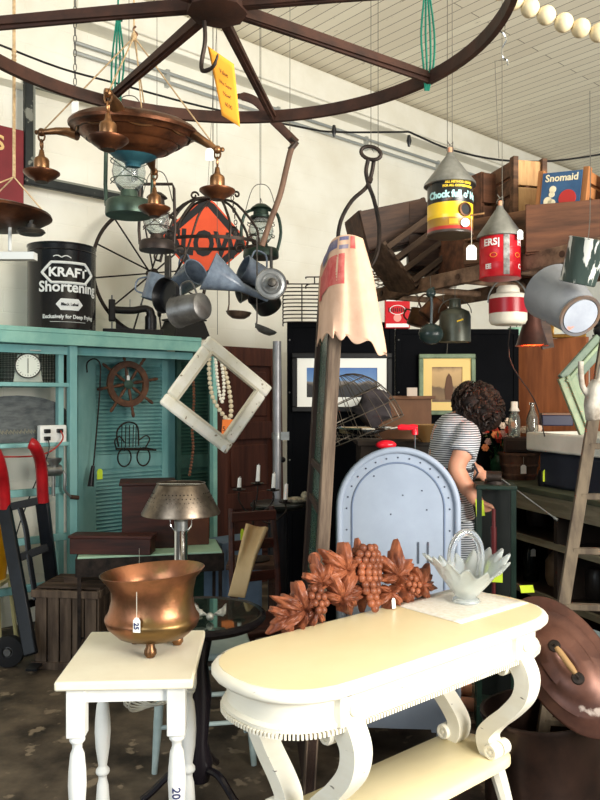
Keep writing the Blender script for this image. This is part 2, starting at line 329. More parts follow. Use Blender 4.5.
# ------------------------------------------------------------------ counter with shelves (right)
gp = M('worn_green_counter_paint', (74, 78, 60), (44, 50, 40), rough=.6, scale=4, contrast=.45)
gw = M('worn_grey_green_boards', (128, 122, 102), (92, 88, 72), rough=.7, scale=4, stretch=(.6, 5, 5), contrast=.45, bump=.2)
dk = M('dark_shelf_wood', (50, 38, 30), (32, 25, 20), rough=.7, scale=4)
c0, c1 = V((1.105, 4.92, 0)), V((1.72, 3.05, 0))          # front edge of the counter
cu = (c1-c0).normalized(); cn = V((-cu.y, cu.x, 0));
if cn.x < 0: cn = -cn
CL = (c1-c0).length
ct = T('counter_shelf', 'long worn green counter with open shelves beneath, behind the leaning ladder', 'counter', c0)
ct.rotation_euler.z = math.atan2(cu.y, cu.x)            # local x runs along the front, local y to the back (+) or front
sgn = 1 if (Matrix.Rotation(ct.rotation_euler.z, 3, 'Z') @ V((0, 1, 0))).dot(cn) > 0 else -1
mb = MB(); mb.box((CL/2, sgn*.32, .985), (CL, .68, .03)); mb.b('countertop', gp, ct, bevel=.004)
mb = MB(); mb.box((CL/2, sgn*.0, .92), (CL-.02, .03, .10)); mb.b('apron_board', gw, ct, bevel=.003)
for z in (.70, .40, .12):
    mb = MB(); mb.box((CL/2, sgn*.3, z), (CL-.06, .56, .022)); s_ = mb.b('shelf', dk, ct)
    mb = MB(); mb.box((CL/2, sgn*.012, z), (CL-.06, .02, .035)); mb.b('shelf_edge', gw, s_)
for x in (.02, CL*.45, CL-.02):
    mb = MB(); mb.box((x, sgn*.30, .485), (.03, .58, .97)); mb.b('side_panel', dk, ct)
mb = MB(); mb.box((CL/2, sgn*.61, .485), (CL, .02, .97)); mb.b('back_panel', M('dark_back_boards', (66, 44, 30), (40, 28, 20), rough=.8, scale=4, stretch=(1, 1, 4)), ct)
def CP(px, py, back=0):             # point over the counter top, at the ray px, a distance back from the front edge
    k = (px-300)/FPX; a = c0+cn*back
    t_ = (k*a.y-a.x)/(cu.x-k*cu.y); q = a+cu*t_; return V((q.x, q.y, CAMH+(400-py)/FPX*q.y))
# ------------------------------------------------------------------ teal hutch
hu = T('painted_hutch', 'large teal hutch made of old shutters and open shelves against the white wall', 'hutch', (0, 0, 0))
hu.rotation_euler.z = A
def wl_(px, py, D): q = W(px, py, D); return V((q.dot(U), q.dot(N), q.z))     # point in the wall's axes
x_r = wl_(201, 338, 4.45).x; x_l = wl_(-70, 320, 4.45).x; zt = 1.94
mb = MB(); mb.box(((x_l+x_r)/2, 4.7, zt-.015), (x_r-x_l, .52, .03)); mb.box(((x_l+x_r)/2, 4.46, zt-.05), (x_r-x_l, .03, .10)); mb.b('top_shelf', tealL, hu, bevel=.004)
mb = MB(); mb.box(((x_l+x_r)/2, 4.52, zt-.13), (x_r-x_l-.06, .02, .05)); mb.b('shelf_batten', teal, hu)
xp = wl_(72, 400, 4.5).x
mb = MB(); mb.box((xp, 4.5, .93), (.05, .05, 1.82)); mb.box((xp-.055, 4.56, .93), (.035, .05, 1.82)); mb.b('post', teal, hu, bevel=.003)
x8 = wl_(-30, 400, 4.5).x
for xx in (x8,): mb = MB(); mb.box((xx, 4.5, .93), (.05, .05, 1.82)); mb.b('post', teal, hu, bevel=.003)
# left bay: shelves and rungs
zz = lambda py, px=40, D=4.52: wl_(px, py, D).z
for py in (383, 443):
    mb = MB(); mb.box(((x_l+xp)/2, 4.7, zz(py)-.01), (xp-x_l-.02, .42, .025)); mb.b('shelf', teal, hu, bevel=.003)
for py in (341, 492, 540, 587):
    mb = MB(); mb.box(((x_l+xp)/2, 4.54, zz(py)), (xp-x_l-.02, .03, .045)); mb.b('rail', teal, hu, bevel=.003)
mb = MB(); mb.box((xp-.35, 4.93, .93), (.04, .03, 1.8)); mb.box((xp-.75, 4.93, .93), (.04, .03, 1.8)); mb.b('back_stile', teal, hu)
# right bay: louvred shutter
def shutter(parent, x0, x1, z0, z1, y, mfr, mlv, rails, st=.075, name='shutter'):
    f = MB(); f.box((x0+st/2, y, (z0+z1)/2), (st, .035, z1-z0)); f.box((x1-st/2, y, (z0+z1)/2), (st, .035, z1-z0))
    for (a, b_) in rails: f.box(((x0+x1)/2, y, (a+b_)/2), (x1-x0-2*st, .03, b_-a))
    f.box(((x0+x1)/2, y+.012, (z0+z1)/2), (x1-x0-.02, .006, z1-z0-.01))
    o = f.b(name, mfr, parent, bevel=.003)
    edges = [z0]+[q for r_ in sorted(rails) for q in r_]+[z1]
    for lo_, hi_ in zip(edges[::2], edges[1::2]):
        if hi_-lo_ < .1: continue
        lv = MB(); z = lo_+.014
        while z < hi_-.01:
            lv.at(((x0+x1)/2, y-.004, z), rx=38); lv.box((0, 0, 0), (x1-x0-2*st, .03, .005)); z += .026
        lv.b('louvers', mlv, o)
    return o
xa, xb = wl_(77, 400, 4.8).x, wl_(176, 400, 4.8).x
shutter(hu, xa, xb, .03, 1.86, 4.8, teal, teal, [(.03, .2), (1.02, 1.12), (1.76, 1.86)], st=.13)
xa2, xb2 = wl_(179, 400, 4.62).x, wl_(214, 400, 4.62).x
mb = MB(); mb.box((xb+.01, 4.79, 1.36), (.02, .03, .9)); mb.b('white_strip', whitep, hu)
shutter(hu, xa2, xb2, .03, 1.88, 4.66, tealD, tealD, [(.03, .2), (1.0, 1.1), (1.8, 1.88)], st=.035)
mb = MB(); mb.box((wl_(213.5, 400, 4.5).x, 4.5, .94), (.035, .05, 1.88)); mb.b('edge_strip', tealL, hu, bevel=.003)
mb = MB(); mb.box(((xa+xb)/2, 4.94, .95), (xb-xa, .02, 1.85)); mb.b('back_panel', teal, hu)
# ------------------------------------------------------------------ brown panelled door
bd = M('reddish_brown_door_wood', (104, 58, 44), (76, 42, 32), rough=.6, scale=3, stretch=(6, 6, .5), bump=.15, contrast=.45)
q0, q1 = wl_(216, 400, 4.85), wl_(283, 400, 4.85); w_ = q1.x-q0.x
t = T('panelled_door', 'reddish brown panelled wooden door leaning on the white wall behind the white diamond frame', 'door', U*((q0.x+q1.x)/2)+N*4.85, rz=math.degrees(A), rx=-1.2)
mb = MB(); H = 1.93
mb.box((0, .012, H/2), (w_-.02, .012, H-.02))
mb.box((-w_/2+.055, 0, H/2), (.11, .04, H)); mb.box((w_/2-.055, 0, H/2), (.11, .04, H))
RL = (0, .2), (.62, .75), (1.18, 1.32), (1.78, H)
for a, b_ in RL: mb.box((0, 0, (a+b_)/2), (w_-.22, .038, b_-a))
mb.b('door_frame', bd, t, bevel=.004)
for (a, b_) in ((.2, .62), (.75, 1.18), (1.32, 1.78)):
    mb = MB(); mb.box((0, .002, (a+b_)/2), (w_-.22-.09, .02, b_-a-.09)); mb.b('door_panel', bd, t, bevel=.012)
mb = MB(); mb.at((w_/2-.05, -.045, 1.0), rx=90); mb.cyl(.022, -.01, .03, 16); mb.ball((0, 0, .03), .026, 12); mb.b('knob', blackm, t)
# ------------------------------------------------------------------ console table
TA = 40.0
t = T('console_table', 'cream painted oval console table with scrolled legs and a lower shelf', 'table', (.302, 2.338, 0), rz=TA)
def stadium(hx, hy, e=.235, n=14, p=2.4):
    pts = []
    for s0 in (1, -1):
        for i in range(n+1):
            a = -PI/2+PI*i/n; c_, s_ = math.cos(a), math.sin(a)
            x = abs(c_)**(2/p)*e; y = abs(s_)**(2/p)*hy*(1 if s_ > 0 else -1)
            pts.append((s0*(hx-e+x), s0*y))
    out = []
    for q in pts:
        if not out or (V(q)-V(out[-1])).length > 1e-4: out.append(q)
    return out
def ring_loft(mb, prof, hx, hy, e, cap=True):  # prof: (inset, z)
    m = None; base = len(mb.v); vs = []; fs = []
    for ins, z in prof:
        pts = stadium(hx-ins, hy-ins, e-ins); m = len(pts); vs += [(x, y, z) for x, y in pts]
    for i in range(len(prof)-1):
        for k in range(m): fs.append((i*m+k, i*m+(k+1) % m, (i+1)*m+(k+1) % m, (i+1)*m+k))
    if cap: fs += [tuple(range(m-1, -1, -1)), tuple(range((len(prof)-1)*m, len(prof)*m))]
    mb.add(vs, fs)
HX, HY, EE = .632, .230, .25
mb = MB(); ring_loft(mb, [(.03, .745), (.006, .748), (0, .757), (.001, .768), (.008, .776), (.016, .779)], HX, HY, EE); top = mb.b('tabletop', creamw, t, sharp=50)
mb = MB(); ring_loft(mb, [(.02, .7785), (.02, .7805), (.024, .781)], HX, HY, EE); mb.b('top_inlay', cream, top)
mb = MB(); ring_loft(mb, [(.045, .66), (.03, .665), (.028, .675), (.04, .682), (.04, .73), (.032, .746)], HX, HY, EE); ap = mb.b('apron', creamw, t, sharp=50)
mb = MB(); pts = stadium(HX-.028, HY-.028, EE-.028, n=14); dense = []
for i in range(len(pts)):
    a, b_ = V(pts[i]), V(pts[(i+1) % len(pts)]); L_ = (b_-a).length; k = max(1, int(L_/.0105))
    for j in range(k): dense.append((a+(b_-a)*(j+.5)/k, (b_-a).angle_signed(V((1, 0))) if L_ > 0 else 0))
for q, an in dense:
    mb.at((q.x, q.y, .658), rz=math.degrees(an)); mb.box((0, 0, 0), (.006, .009, .012))
mb.b('dentil_beading', creamw, ap)
for sx in (-1, 1):
    for sy in (-1, 1):
        x = sx*.385
        mb = MB(); mb.box((x, sy*(HY-.038), .706), (.10, .035, .082)); mb.at((x, sy*(HY-.018), .706), rx=90); mb.lathe([(.001, -.006), (.018, -.005), (.02, 0), (.001, .006)][:3]+[(.02, .004)], 14); mb.lathe([(.0001, .008), (.012, .006), (.02, .004), (.02, -.004), (.0001, -.006)], 14)
        mb.b('corner_block', creamw, ap, bevel=.004)
        # lyre leg swings in the local y-z plane
        path = smooth([(.180, .66), (.212, .605), (.202, .54), (.152, .475), (.095, .42), (.062, .375), (.068, .335), (.092, .315)], 5)
        path = [V((q.x, q.y, 0)) for q in path]
        lm = MB(); vs = []; n_ = len(path)
        for i, p in enumerate(path):
            tt = (path[min(i+1, n_-1)]-path[max(i-1, 0)]).normalized(); nn = V((-tt.y, tt.x, 0)); f = i/(n_-1)
            th = .033-.009*math.sin(PI*f)
            for (du, dv) in ((-1, -1), (1, -1), (1, 1), (-1, 1)):
                q = p+nn*dv*th; vs.append((x+du*.032, sy*q.x, q.y))
        fs = [(i*4+k, i*4+(k+1) % 4, (i+1)*4+(k+1) % 4, (i+1)*4+k) for i in range(n_-1) for k in range(4)]+[(3, 2, 1, 0), ((n_-1)*4, (n_-1)*4+1, (n_-1)*4+2, (n_-1)*4+3)]
        lm.add(vs, fs)
        lg = lm.b('leg', creamw, t, bevel=.004)
        for (yy, zz_, rr) in ((sy*.140, .625, .026), (sy*.100, .334, .026)):
            sm = MB()
            for s2 in (-1, 1):
                sm.at((x+s2*.036, yy, zz_), ry=90*s2); sm.lathe([(.0001, .010), (.006, .009), (.008, .003), (.014, .003), (.016, .009), (rr-.003, .009), (rr, .004), (rr, -.032), (.0001, -.032)], 18)
            sm.b('scroll', creamw, lg)
        fm_ = MB(); pf = smooth([(.085, .285), (.11, .23), (.135, .16), (.165, .06), (.2, .0)], 4)
        fm_.tube([(x, sy*p.x, p.y) for p in [V((q.x, q.y, 0)) for q in pf]], [(.026-.010*i/(len(pf)-1), .03-.012*i/(len(pf)-1)) for i in range(len(pf))], 8); fm_.b('foot', creamw, t)
mb = MB(); ring_loft(mb, [(.02, .275), (0, .28), (0, .30), (.008, .308)], .475, .135, .10); mb.b('lower_shelf', cream, t, sharp=50)
# ------------------------------------------------------------------ white stand
t = T('side_stand', 'square white painted stand with turned legs holding the copper pot', 'stand', (-.482, 2.22, 0), rz=3)
mb = MB(); mb.box((0, 0, .737), (.368, .44, .026)); tp = mb.b('stand_top', M('white_ivory_paint', (238, 232, 210), (230, 222, 198), rough=.4, scale=4), t, bevel=.006)
mb = MB(); mb.box((0, -.165, .70), (.24, .018, .045)); mb.box((0, .165, .70), (.24, .018, .045)); mb.box((-.135, 0, .70), (.018, .3, .045)); mb.box((.135, 0, .70), (.018, .3, .045)); mb.b('apron', whitep, t)
for sx in (-1, 1):
    for sy in (-1, 1):
        mb = MB().at((sx*.135, sy*.165, 0)); mb.box((0, 0, .655), (.05, .05, .14))
        mb.lathe([(.012, .585), (.020, .58), (.022, .572), (.014, .562), (.013, .55), (.019, .535), (.0235, .49), (.025, .45), (.022, .40), (.016, .36), (.013, .34), (.021, .33), (.022, .32), (.013, .31), (.013, .30), (.018, .28), (.022, .22), (.020, .16), (.014, .13), (.022, .12), (.022, .11)], 20)
        mb.box((0, 0, .055), (.046, .046, .11)); lg = mb.b('leg', whitep, t, bevel=.003)
        if sx == 1 and sy == -1:
            mb = MB().at((sx*.135, sy*.165, 0)); mb.text('20', .032, fn=lambda x, y, z: cylmap(.0245, .43)(z*1.0, y, -x), ext=.0003, bold=.0005); mb.b('lettering', inkm, lg)
# ------------------------------------------------------------------ copper pot on the stand
pot = M('worn_copper_brass', (160, 108, 80), (96, 74, 48), rough=.36, metal=.92, scale=6, contrast=.38, bump=.35, c3=(124, 98, 62), th3=.52, s3=3.5)
t = T('spittoon_pot', 'wide copper and brass pot on ball feet standing on the white stand', 'pot', (-.445, 2.26, .75), rz=-8)
mb = MB(); ov = lambda a, r, z: (r*(1+.05*math.cos(2*a)), z+ (.012*math.cos(a) if z > .2 else 0))
mb.lathe([(.0001, .030), (.06, .032), (.10, .045), (.128, .072), (.136, .092), (.134, .102), (.129, .106), (.122, .125), (.117, .15), (.118, .178), (.126, .205), (.147, .232), (.150, .236), (.147, .237), (.124, .210), (.115, .178), (.114, .15), (.119, .125), (.126, .1), (.10, .05), (.0001, .036)], 64, ov)
mb.b('bowl', pot, t, sharp=60)
for a in (-75, 35, 150, ):
    mb = MB().at((.078*math.cos(R(a)), .078*math.sin(R(a)), 0)); mb.lathe([(.0001, 0), (.012, .002), (.0185, .012), (.018, .022), (.013, .032), (.012, .045), (.0001, .05)], 16); mb.b('foot', brassold, t)
price_tag(t, (.0, -.133, .205), .073, (.021, .042), body=None)
mb = MB().at((-.001, -.135, .108), ry=90); mb.text('25', .02, ext=.0003, bold=.0006); mb.b('lettering', inkm, t)
# ------------------------------------------------------------------ blue grey arched cabinet (centre)
blue = M('pale_blue_metal_paint', (152, 163, 180), (142, 153, 170), rough=.4, scale=3, c3=(84, 90, 100), th3=.77, s3=60)
Y0 = 3.15; c = P(398, 0, Y0); t = T('arched_cabinet', 'pale blue grey riveted metal cabinet with a rounded top behind the console table', 'cabinet', (c.x, Y0, 0), rz=-4)
rw, zt_ = .255, P(0, 448, Y0).z
def arch(r, z1, z0=.12, n=28):
    return [(-r, z0)]+[(r*math.cos(PI-PI*i/n), z1-rw+r*math.sin(PI-PI*i/n)*1.0) for i in range(n+1)]+[(r, z0)]
mb = MB(); mb.prism(arch(rw-.02, zt_), .0, .30); bo = mb.b('body', blue, t, sharp=30)
mb = MB(); pa = [V((x, -.005, z)) for x, z in arch(rw-.008, zt_)]; mb.tube(pa, .014, 10); mb.b('rim', blue, t)
mb = MB(); pa = [V((x, -.001, z)) for x, z in arch(rw-.062, zt_, .3)]; mb.tube(pa, .004, 6); mb.b('raised_border', M('blue_grey_line', (104, 118, 142), rough=.5), bo)
mb = MB()
for i in range(15):
    a = PI*i/14; mb.ball(((rw-.04)*math.cos(a), -.001, zt_-rw+(rw-.04)*math.sin(a)), .004, 8)
for i in range(1, 8):
    for s_ in (-1, 1): mb.ball((s_*(rw-.04), -.001, zt_-rw-i*.09), .004, 8)
for (x, z) in ((-.1, 1.18), (.02, 1.1), (.1, 1.12), (-.03, 1.02), (.12, 1.04)): mb.ball((x, -.001, z), .0035, 8)
mb.b('rivet', M('dark_rivet', (70, 76, 88), rough=.5), bo)
mb = MB()
for x in (.085, .125): mb.box((x, -.002, .86), (.006, .006, .09))
mb.b('slot', M('dark_rivet', (0, 0, 0)), bo)
for x in (-.18, .18):
    for y in (.04, .26): mb = MB(); mb.box((x, y, .06), (.03, .03, .12)); mb.b('leg', blue, t)
TOPB = zt_
# ------------------------------------------------------------------ narrow glazed door seen edge on
gA, gB = P(309, 0, 2.8), P(298, 0, 3.55)
gA.z = gB.z = 0
dv = gB-gA; DLn = dv.length
grn = M('dull_green_panel', (62, 92, 80), (46, 70, 60), rough=.25, scale=4, contrast=.38)
dkw = M('dark_door_wood', (60, 42, 34), (40, 28, 24), rough=.7, scale=4, stretch=(5, 5, .6), bump=.2)
t = T('glazed_door', 'tall narrow green paned old door standing edge on under the draped flour sack', 'door', gA); t.rotation_euler = (0, R(2.3), math.atan2(dv.y, dv.x))
# leans slightly: tilt about the depth axis
t.rotation_euler = (R(3.3), 0, math.atan2(dv.y, dv.x))
H = 2.09
mb = MB(); mb.box((.0275, 0, H/2), (.055, .045, H)); mb.b('front_stile', weath, t, bevel=.003)
mb = MB(); mb.box((.085, 0, H/2), (.06, .04, H)); mb.box((DLn-.05, 0, H/2), (.1, .04, H)); mb.box((DLn/2, 0, H-.05), (DLn, .038, .1)); mb.box((DLn/2, 0, .12), (DLn, .038, .24))
for z in (1.22, 1.06, .7): mb.box((DLn/2, 0, z), (DLn-.1, .03, .03))
mb.b('door_frame', dkw, t, bevel=.003)
mb = MB(); mb.box((DLn/2, -.004, H/2), (DLn-.15, .012, H-.25)); mb.b('green_pane', grn, t)
DM = t.matrix_basis.copy(); bpy.context.view_layer.update(); DM = t.matrix_world.copy()
# ------------------------------------------------------------------ flour sack over the door
sack = M('unbleached_flour_sack', (224, 188, 162), (208, 168, 142), rough=.9, scale=6, bump=.3)
def lerp(a, b_, f): return a+(b_-a)*f
kp = [  # columns from the far side to the wrapped near side; rows from top to bottom, (px, py, Y)
    [(321, 266, 3.28), (319, 292, 3.27), (318, 318, 3.25), (318, 346, 3.22)],
    [(327, 252, 3.0), (325, 284, 2.98), (323, 314, 2.96), (322, 341, 2.96)],
    [(334, 239, 2.76), (331, 272, 2.74), (329, 305, 2.74), (327, 336, 2.75)],
    [(349, 235, 2.70), (347, 268, 2.67), (345, 305, 2.68), (343, 337, 2.70)],
    [(361, 238, 2.70), (366, 272, 2.66), (366, 312, 2.67), (364, 343, 2.70)],
    [(363, 241, 2.76), (371, 270, 2.74), (378, 320, 2.74), (385, 359, 2.76)]]
def sackpt(u, v, off=0):
    x = u*(len(kp)-1); i = min(int(x), len(kp)-2); fx = x-i; y = v*3; j = min(int(y), 2); fy = y-j
    def cr(a, b_, c_, d, f): return .5*((2*b_)+(c_-a)*f+(2*a-5*b_+4*c_-d)*f*f+(3*b_-a-3*c_+d)*f**3)
    def g(ii, jj): ii = max(0, min(len(kp)-1, ii)); jj = max(0, min(3, jj)); return P(*kp[ii][jj])
    cols = [cr(g(i-1, j+m), g(i, j+m), g(i+1, j+m), g(i+2, j+m), fx) for m in (-1, 0, 1, 2)]
    p = cr(*cols, fy)
    fold = .018*math.sin(u*13+v*2.5)*v+.008*math.sin(u*31-v*5)*v**.5
    lf = max(0, min(1, (.5-u)*5)); return p+V((.55*fold-off*lf*1.5, -fold-off*(1-.5*lf), .012*math.sin(u*40)*(v > .95)))
t = T('flour_sack', 'printed cream flour sack draped over the top of the narrow door', 'sack', (0, 0, 0))
mb = MB(); mb.grid(lambda u, v: sackpt(u, v), 60, 50); mb.b('cloth', sack, t, solid=.004, sharp=180)
# back half of the drape, down the other face of the door
def back(u, v):
    a = sackpt(u*.55, 0); return a+V((.06+.02*v, .04, -.02-.20*v))
mb = MB(); mb.grid(back, 20, 10); mb.grid(lambda u, v: lerp(sackpt(u*.55, 0), back(u, 0), v)+V((0, 0, .012*math.sin(v*PI))), 20, 4); mb.b('cloth_back', sack, t, solid=.004, sharp=180)
redprint = M('faded_red_print', (200, 84, 84), (214, 120, 112), rough=.9, scale=30)
blueprint = M('faded_blue_print', (104, 104, 140), (150, 142, 158), rough=.9, scale=30)
for (u0, u1, v0, v1, mt) in ((.06, .56, .20, .48, redprint), (.62, .68, .02, .16, redprint), (.12, .46, .04, .14, blueprint), (.48, .60, .02, .07, blueprint), (.48, .60, .12, .16, blueprint)):
    mb = MB(); mb.grid(lambda u, v: sackpt(u0+(u1-u0)*u, v0+(v1-v0)*v, .0035), 14, 10); mb.b('print', mt, t, sharp=180)
# ------------------------------------------------------------------ ice tongs
Yt = 2.9; k = Yt/FPX; o = P(371, 180, Yt)
t = T('ice_tongs', 'large rusty iron ice tongs hanging above the flour sack', 'tongs', o)
f = lambda x, y, d_=0: V(((x-371)*k, d_, -(y-180)*k))
mb = MB(); mb.tube([f(371+10*math.cos(a), 153+6.5*math.sin(a)+1.5*math.cos(a)) for a in [2*PI*i/20 for i in range(20)]], .0075, 8, closed=True); mb.b('handle', iron, t)
mb = MB(); mb.tube(smooth([f(368, 160), f(366, 172), f(369, 186), f(374, 200), f(379, 225), f(378, 250), f(372, 265), f(368, 270)]), [.008]*22+[.008, .007, .006, .005, .004, .003, .002], 8); mb.b('arm', iron, t)
mb = MB(); mb.tube(smooth([f(374, 160, .012), f(372, 172, .012), f(367, 186, .012), f(352, 200, .012), f(341, 220, .012), f(338, 242, .012), f(341, 256, .012), f(346, 264, .012)]), [.008]*22+[.008, .007, .006, .005, .004, .003, .002], 8); mb.b('arm', iron, t)
mb = MB().at(f(370, 180), rx=90); mb.cyl(.011, -.018, .012, 12); mb.b('pivot', iron, t)
mb = MB(); mb.tube([f(371, 147), f(371, -300)], .0015, 5); mb.tube([f(371, 147), f(374, 153), f(371, 147)], .002, 5); mb.b('hanging_wire', wirem, t)
# ------------------------------------------------------------------ iron hoop overhead with spokes
HY_ = 1.60; hub = P(217, 8, HY_); HR = .62
t = T('iron_hoop', 'large brown iron wheel hoop hanging flat overhead by green cords', 'hoop', hub)
mb = MB(); vs = []; n_ = 96
for i in range(n_):
    a = 2*PI*i/n_
    for (dr, dz) in ((-.007, -.016), (.007, -.016), (.007, .016), (-.007, .016)): vs.append(((HR+dr)*math.cos(a), (HR+dr)*math.sin(a), dz))
mb.add(vs, [(i*4+k_, ((i+1) % n_)*4+k_, ((i+1) % n_)*4+(k_+1) % 4, i*4+(k_+1) % 4) for i in range(n_) for k_ in range(4)]); mb.b('rim', rusty, t)
for j, a in enumerate((34, 81, 126, 172, 217, 262, 307, 351)):
    mb = MB(); d = V((math.cos(R(a)), math.sin(R(a)), 0)); mb.bar(d*.04+V((0, 0, .0)), d*HR, .022, .010); mb.bar(d*.04+V((0, 0, .01)), d*HR+V((0, 0, .0)), .008, .03); mb.b('spoke', rusty, t)
mb = MB(); mb.lathe([(.0001, .03), (.04, .03), (.062, .012), (.065, -.012), (.045, -.018), (.0001, -.018)], 8); mb.b('hub', rusty, t)
for (px, py) in ((116, 106), (411, 74)):
    a = P(px, py, 1.65+.6*1.0) if 0 else None
    r_ = V((px-300, FPX, 400-py)); q = V((r_.x/FPX, 1, r_.z/FPX))*((hub.z-CAMH)/(r_.z/FPX))+V((0, 0, CAMH))-hub
    q = V((q.x, q.y, 0)).normalized()*HR
    mb = MB()
    for s_ in (-.012, -.003, .006, .014):
        mb.tube(smooth([q+V((s_*.3, 0, -.03)), q+V((s_, -.02, .03)), q+V((s_*1.3, -.006, .12)), q+V((s_*.3, 0, .24))], 3), .0028, 5)
    mb.tube([q+V((0, 0, .23)), V((q.x*.9, q.y*.9, HC-hub.z))], .0028, 5)
    mb.tube([q+V((-.008, 0, .24)), q+V((.006, 0, .25)), q+V((.008, 0, .235))], .006, 6); mb.b('green_cord', greenrope, t)
mb = MB(); mb.tube(smooth([V((0, -.01, .03)), V((.012, 0, .05)), V((-.01, .01, .06)), V((.0, 0, .1))]), .005, 6); mb.tube([(0, 0, .04), (0, 0, HC-hub.z)], .003, 5); mb.b('centre_cord', greenrope, t)
mb = MB(); mb.tube(smooth([V((-.03, .02, -.01)), V((-.028, .02, -.06)), V((-.036, .02, -.11)), V((-.03, .01, -.13)), V((-.008, 0, -.125)), V((.003, -.005, -.1))]), [.005]*15+[.004]*3+[.003]*2+[.001], 6); hk = mb.b('hook', iron, t)
# orange tag
t = T('orange_price_tag', 'orange handwritten tag hooked under the centre of the iron hoop', 'tag', P(225, 86, 1.64))
k = 1.64/FPX; g = lambda x, y, d_=0: V(((x-225)*k, d_, -(y-86)*k))
def og(u, v):
    a = lerp(g(208, 48, -.01), g(234, 64, .0), u); b_ = lerp(g(221, 112, .02), g(240, 127, .0), u); return lerp(a, b_, v)+V((0, .012*math.sin(v*PI), 0))
mb = MB(); mb.grid(og, 8, 12); pt = mb.b('tag_card', tago, t, solid=.0008, sharp=180)
ink2 = M('brown_handwriting_ink', (92, 60, 44), rough=.8)
for i, (s_, z) in enumerate((('Value', .25), ('Was Super', .42), ('Now!', .58), ('60.00', .75))):
    mb = MB(); mb.text(s_, .012 if i != 1 else .0095, fn=lambda x, y, zz_: og(.5+x/.075, z-zz_/.12)+V((0, -.0012, 0)), ext=0); mb.b('lettering', ink2, pt, sharp=180)
# ------------------------------------------------------------------ scythe
t = T('scythe', 'old scythe with curved blade and bent wooden handle hanging under the hoop', 'scythe', P(290, 144, 2.75)); k = 2.75/FPX
g = lambda x, y, d_=0: V(((x-290)*k, d_, -(y-144)*k))
mb = MB(); mb.tube(smooth([g(296, 143), g(284, 131), g(272, 119), g(258, 103), g(246, 97), g(236, 96)]), [(.006, .016)]*6+[(.004, .016)]*12+[(.002, .01)]*2+[.001], 8); mb.b('blade', rusty, t)
snath = M('grey_brown_handle', (118, 92, 74), (88, 66, 54), rough=.7, scale=8, stretch=(4, 4, .6))
mb = MB(); mb.tube(smooth([g(296, 143), g(291, 150), g(286, 170), g(280, 195), g(270, 222), g(262, 246)]), .011, 10); mb.b('handle', snath, t)
mb = MB(); mb.tube([g(290, 150), g(296, 143), g(291, 139)], .012, 8); mb.b('collar', iron, t)
mb = MB(); mb.tube([g(290, 146), g(290, -320)], .0012, 5); mb.b('hanging_wire', wirem, t)
# ------------------------------------------------------------------ chandelier pan with four sockets
def bobeche(mb_s, mb_d, q, s=1.0):  # socket + dish hung on chain from q; returns nothing
    x, y, z = q
    for i in range(2): mb_s.at((x, y, z-.012-.022*i), rx=90, rz=90*i); mb_s.tube([V((.009*math.cos(2*PI*k/12), .013*math.sin(2*PI*k/12), 0)) for k in range(12)], .0028, 6, closed=True)
    mb_s.at((x, y, z-.05)); mb_s.lathe([(.0001, .004), (.006, 0), (.008, -.012), (.010, -.018), (.019, -.024), (.021, -.03), (.021, -.056), (.019, -.062), (.0001, -.062)], 20)
    mb_d.at((x, y, z-.05)); mb_d.lathe([(.0001, -.058), (.02, -.058), (.034, -.064), (.046, -.060), (.050, -.062), (.050, -.066), (.036, -.078), (.022, -.084), (.018, -.09), (.0001, -.09)], 28)
CY = 2.1; o = P(134, 134, CY)
t = T('pan_chandelier', 'bronze pan chandelier with a blue underside and four hanging sockets', 'chandelier', o)
bl = M('blue_green_patina', (52, 100, 112), (34, 70, 84), rough=.45, metal=.4, scale=12, contrast=.45)
tl = MB(); tl.at((0, 0, 0), rx=6, ry=3)
tl.lathe([(.0001, .046), (.03, .046), (.05, .034), (.06, .03), (.15, .034), (.170, .024), (.179, .014), (.177, .006), (.165, .002), (.160, -.006), (.152, -.006), (.146, -.014), (.130, -.026), (.124, -.024), (.118, -.032), (.098, -.046), (.092, -.044), (.085, -.050), (.064, -.058)], 56, lambda a, r, z: (r*(1+.006*math.cos(24*a)*(r > .14)), z))
body = tl.b('pan', brassold if False else M('chandelier_bronze', (112, 68, 44), (58, 38, 28), rough=.38, metal=.75, scale=14, contrast=.45, bump=.3), t, sharp=50)
mb = MB().at((0, 0, 0), rx=6, ry=3); mb.lathe([(.064, -.058), (.055, -.066), (.035, -.075), (.022, -.082), (.02, -.09), (.0001, -.094)], 56, lambda a, r, z: (r*(1+.03*math.cos(28*a)), z)); mb.b('underside_boss', bl, t, sharp=50)
mb = MB().at((0, 0, 0), rx=6, ry=3)
for i in range(8):
    a0 = i*45
    mb.tube([V(((.160-.007*math.sin(PI*j/6))*math.cos(R(a0+j*6.5)), (.160-.007*math.sin(PI*j/6))*math.sin(R(a0+j*6.5)), .004-.012*math.sin(PI*j/6))) for j in range(7)], .004, 6)
    mb.ball((.166*math.cos(R(a0)), .166*math.sin(R(a0)), .010), .008, 8)
mb.b('garland_relief', brassold, body)
tips = []
for (a, r_, dz) in ((178, .262, .008), (-92, .25, .012), (-3, .235, -.048), (88, .25, -.03)):
    d = V((math.cos(R(a)), math.sin(R(a)), 0)); tp = d*r_+V((0, 0, dz)); tips.append(tp)
    mb = MB(); mb.tube([d*.16+V((0, 0, 0)), d*.19+V((0, 0, dz*.5+.004)), d*.22+V((0, 0, dz*.9+.004)), tp], [(.022, .016), (.018, .012), (.01, .01), .007], 10); mb.ball(tp, .012, 10); mb.ball(tp+d*.014, .007, 8); mb.b('arm', brassold, t)
    s_, d_ = MB(), MB(); bobeche(s_, d_, tp); so = s_.b('socket', brassold, t, sharp=50); d_.b('socket_dish', darkbrass, so, sharp=50)
price_tag(t, tips[2]+V((-.02, -.012, .0)), .0, (.022, .034))
ap_ = V((0, 0, (134-37)*CY/FPX))
mb = MB()
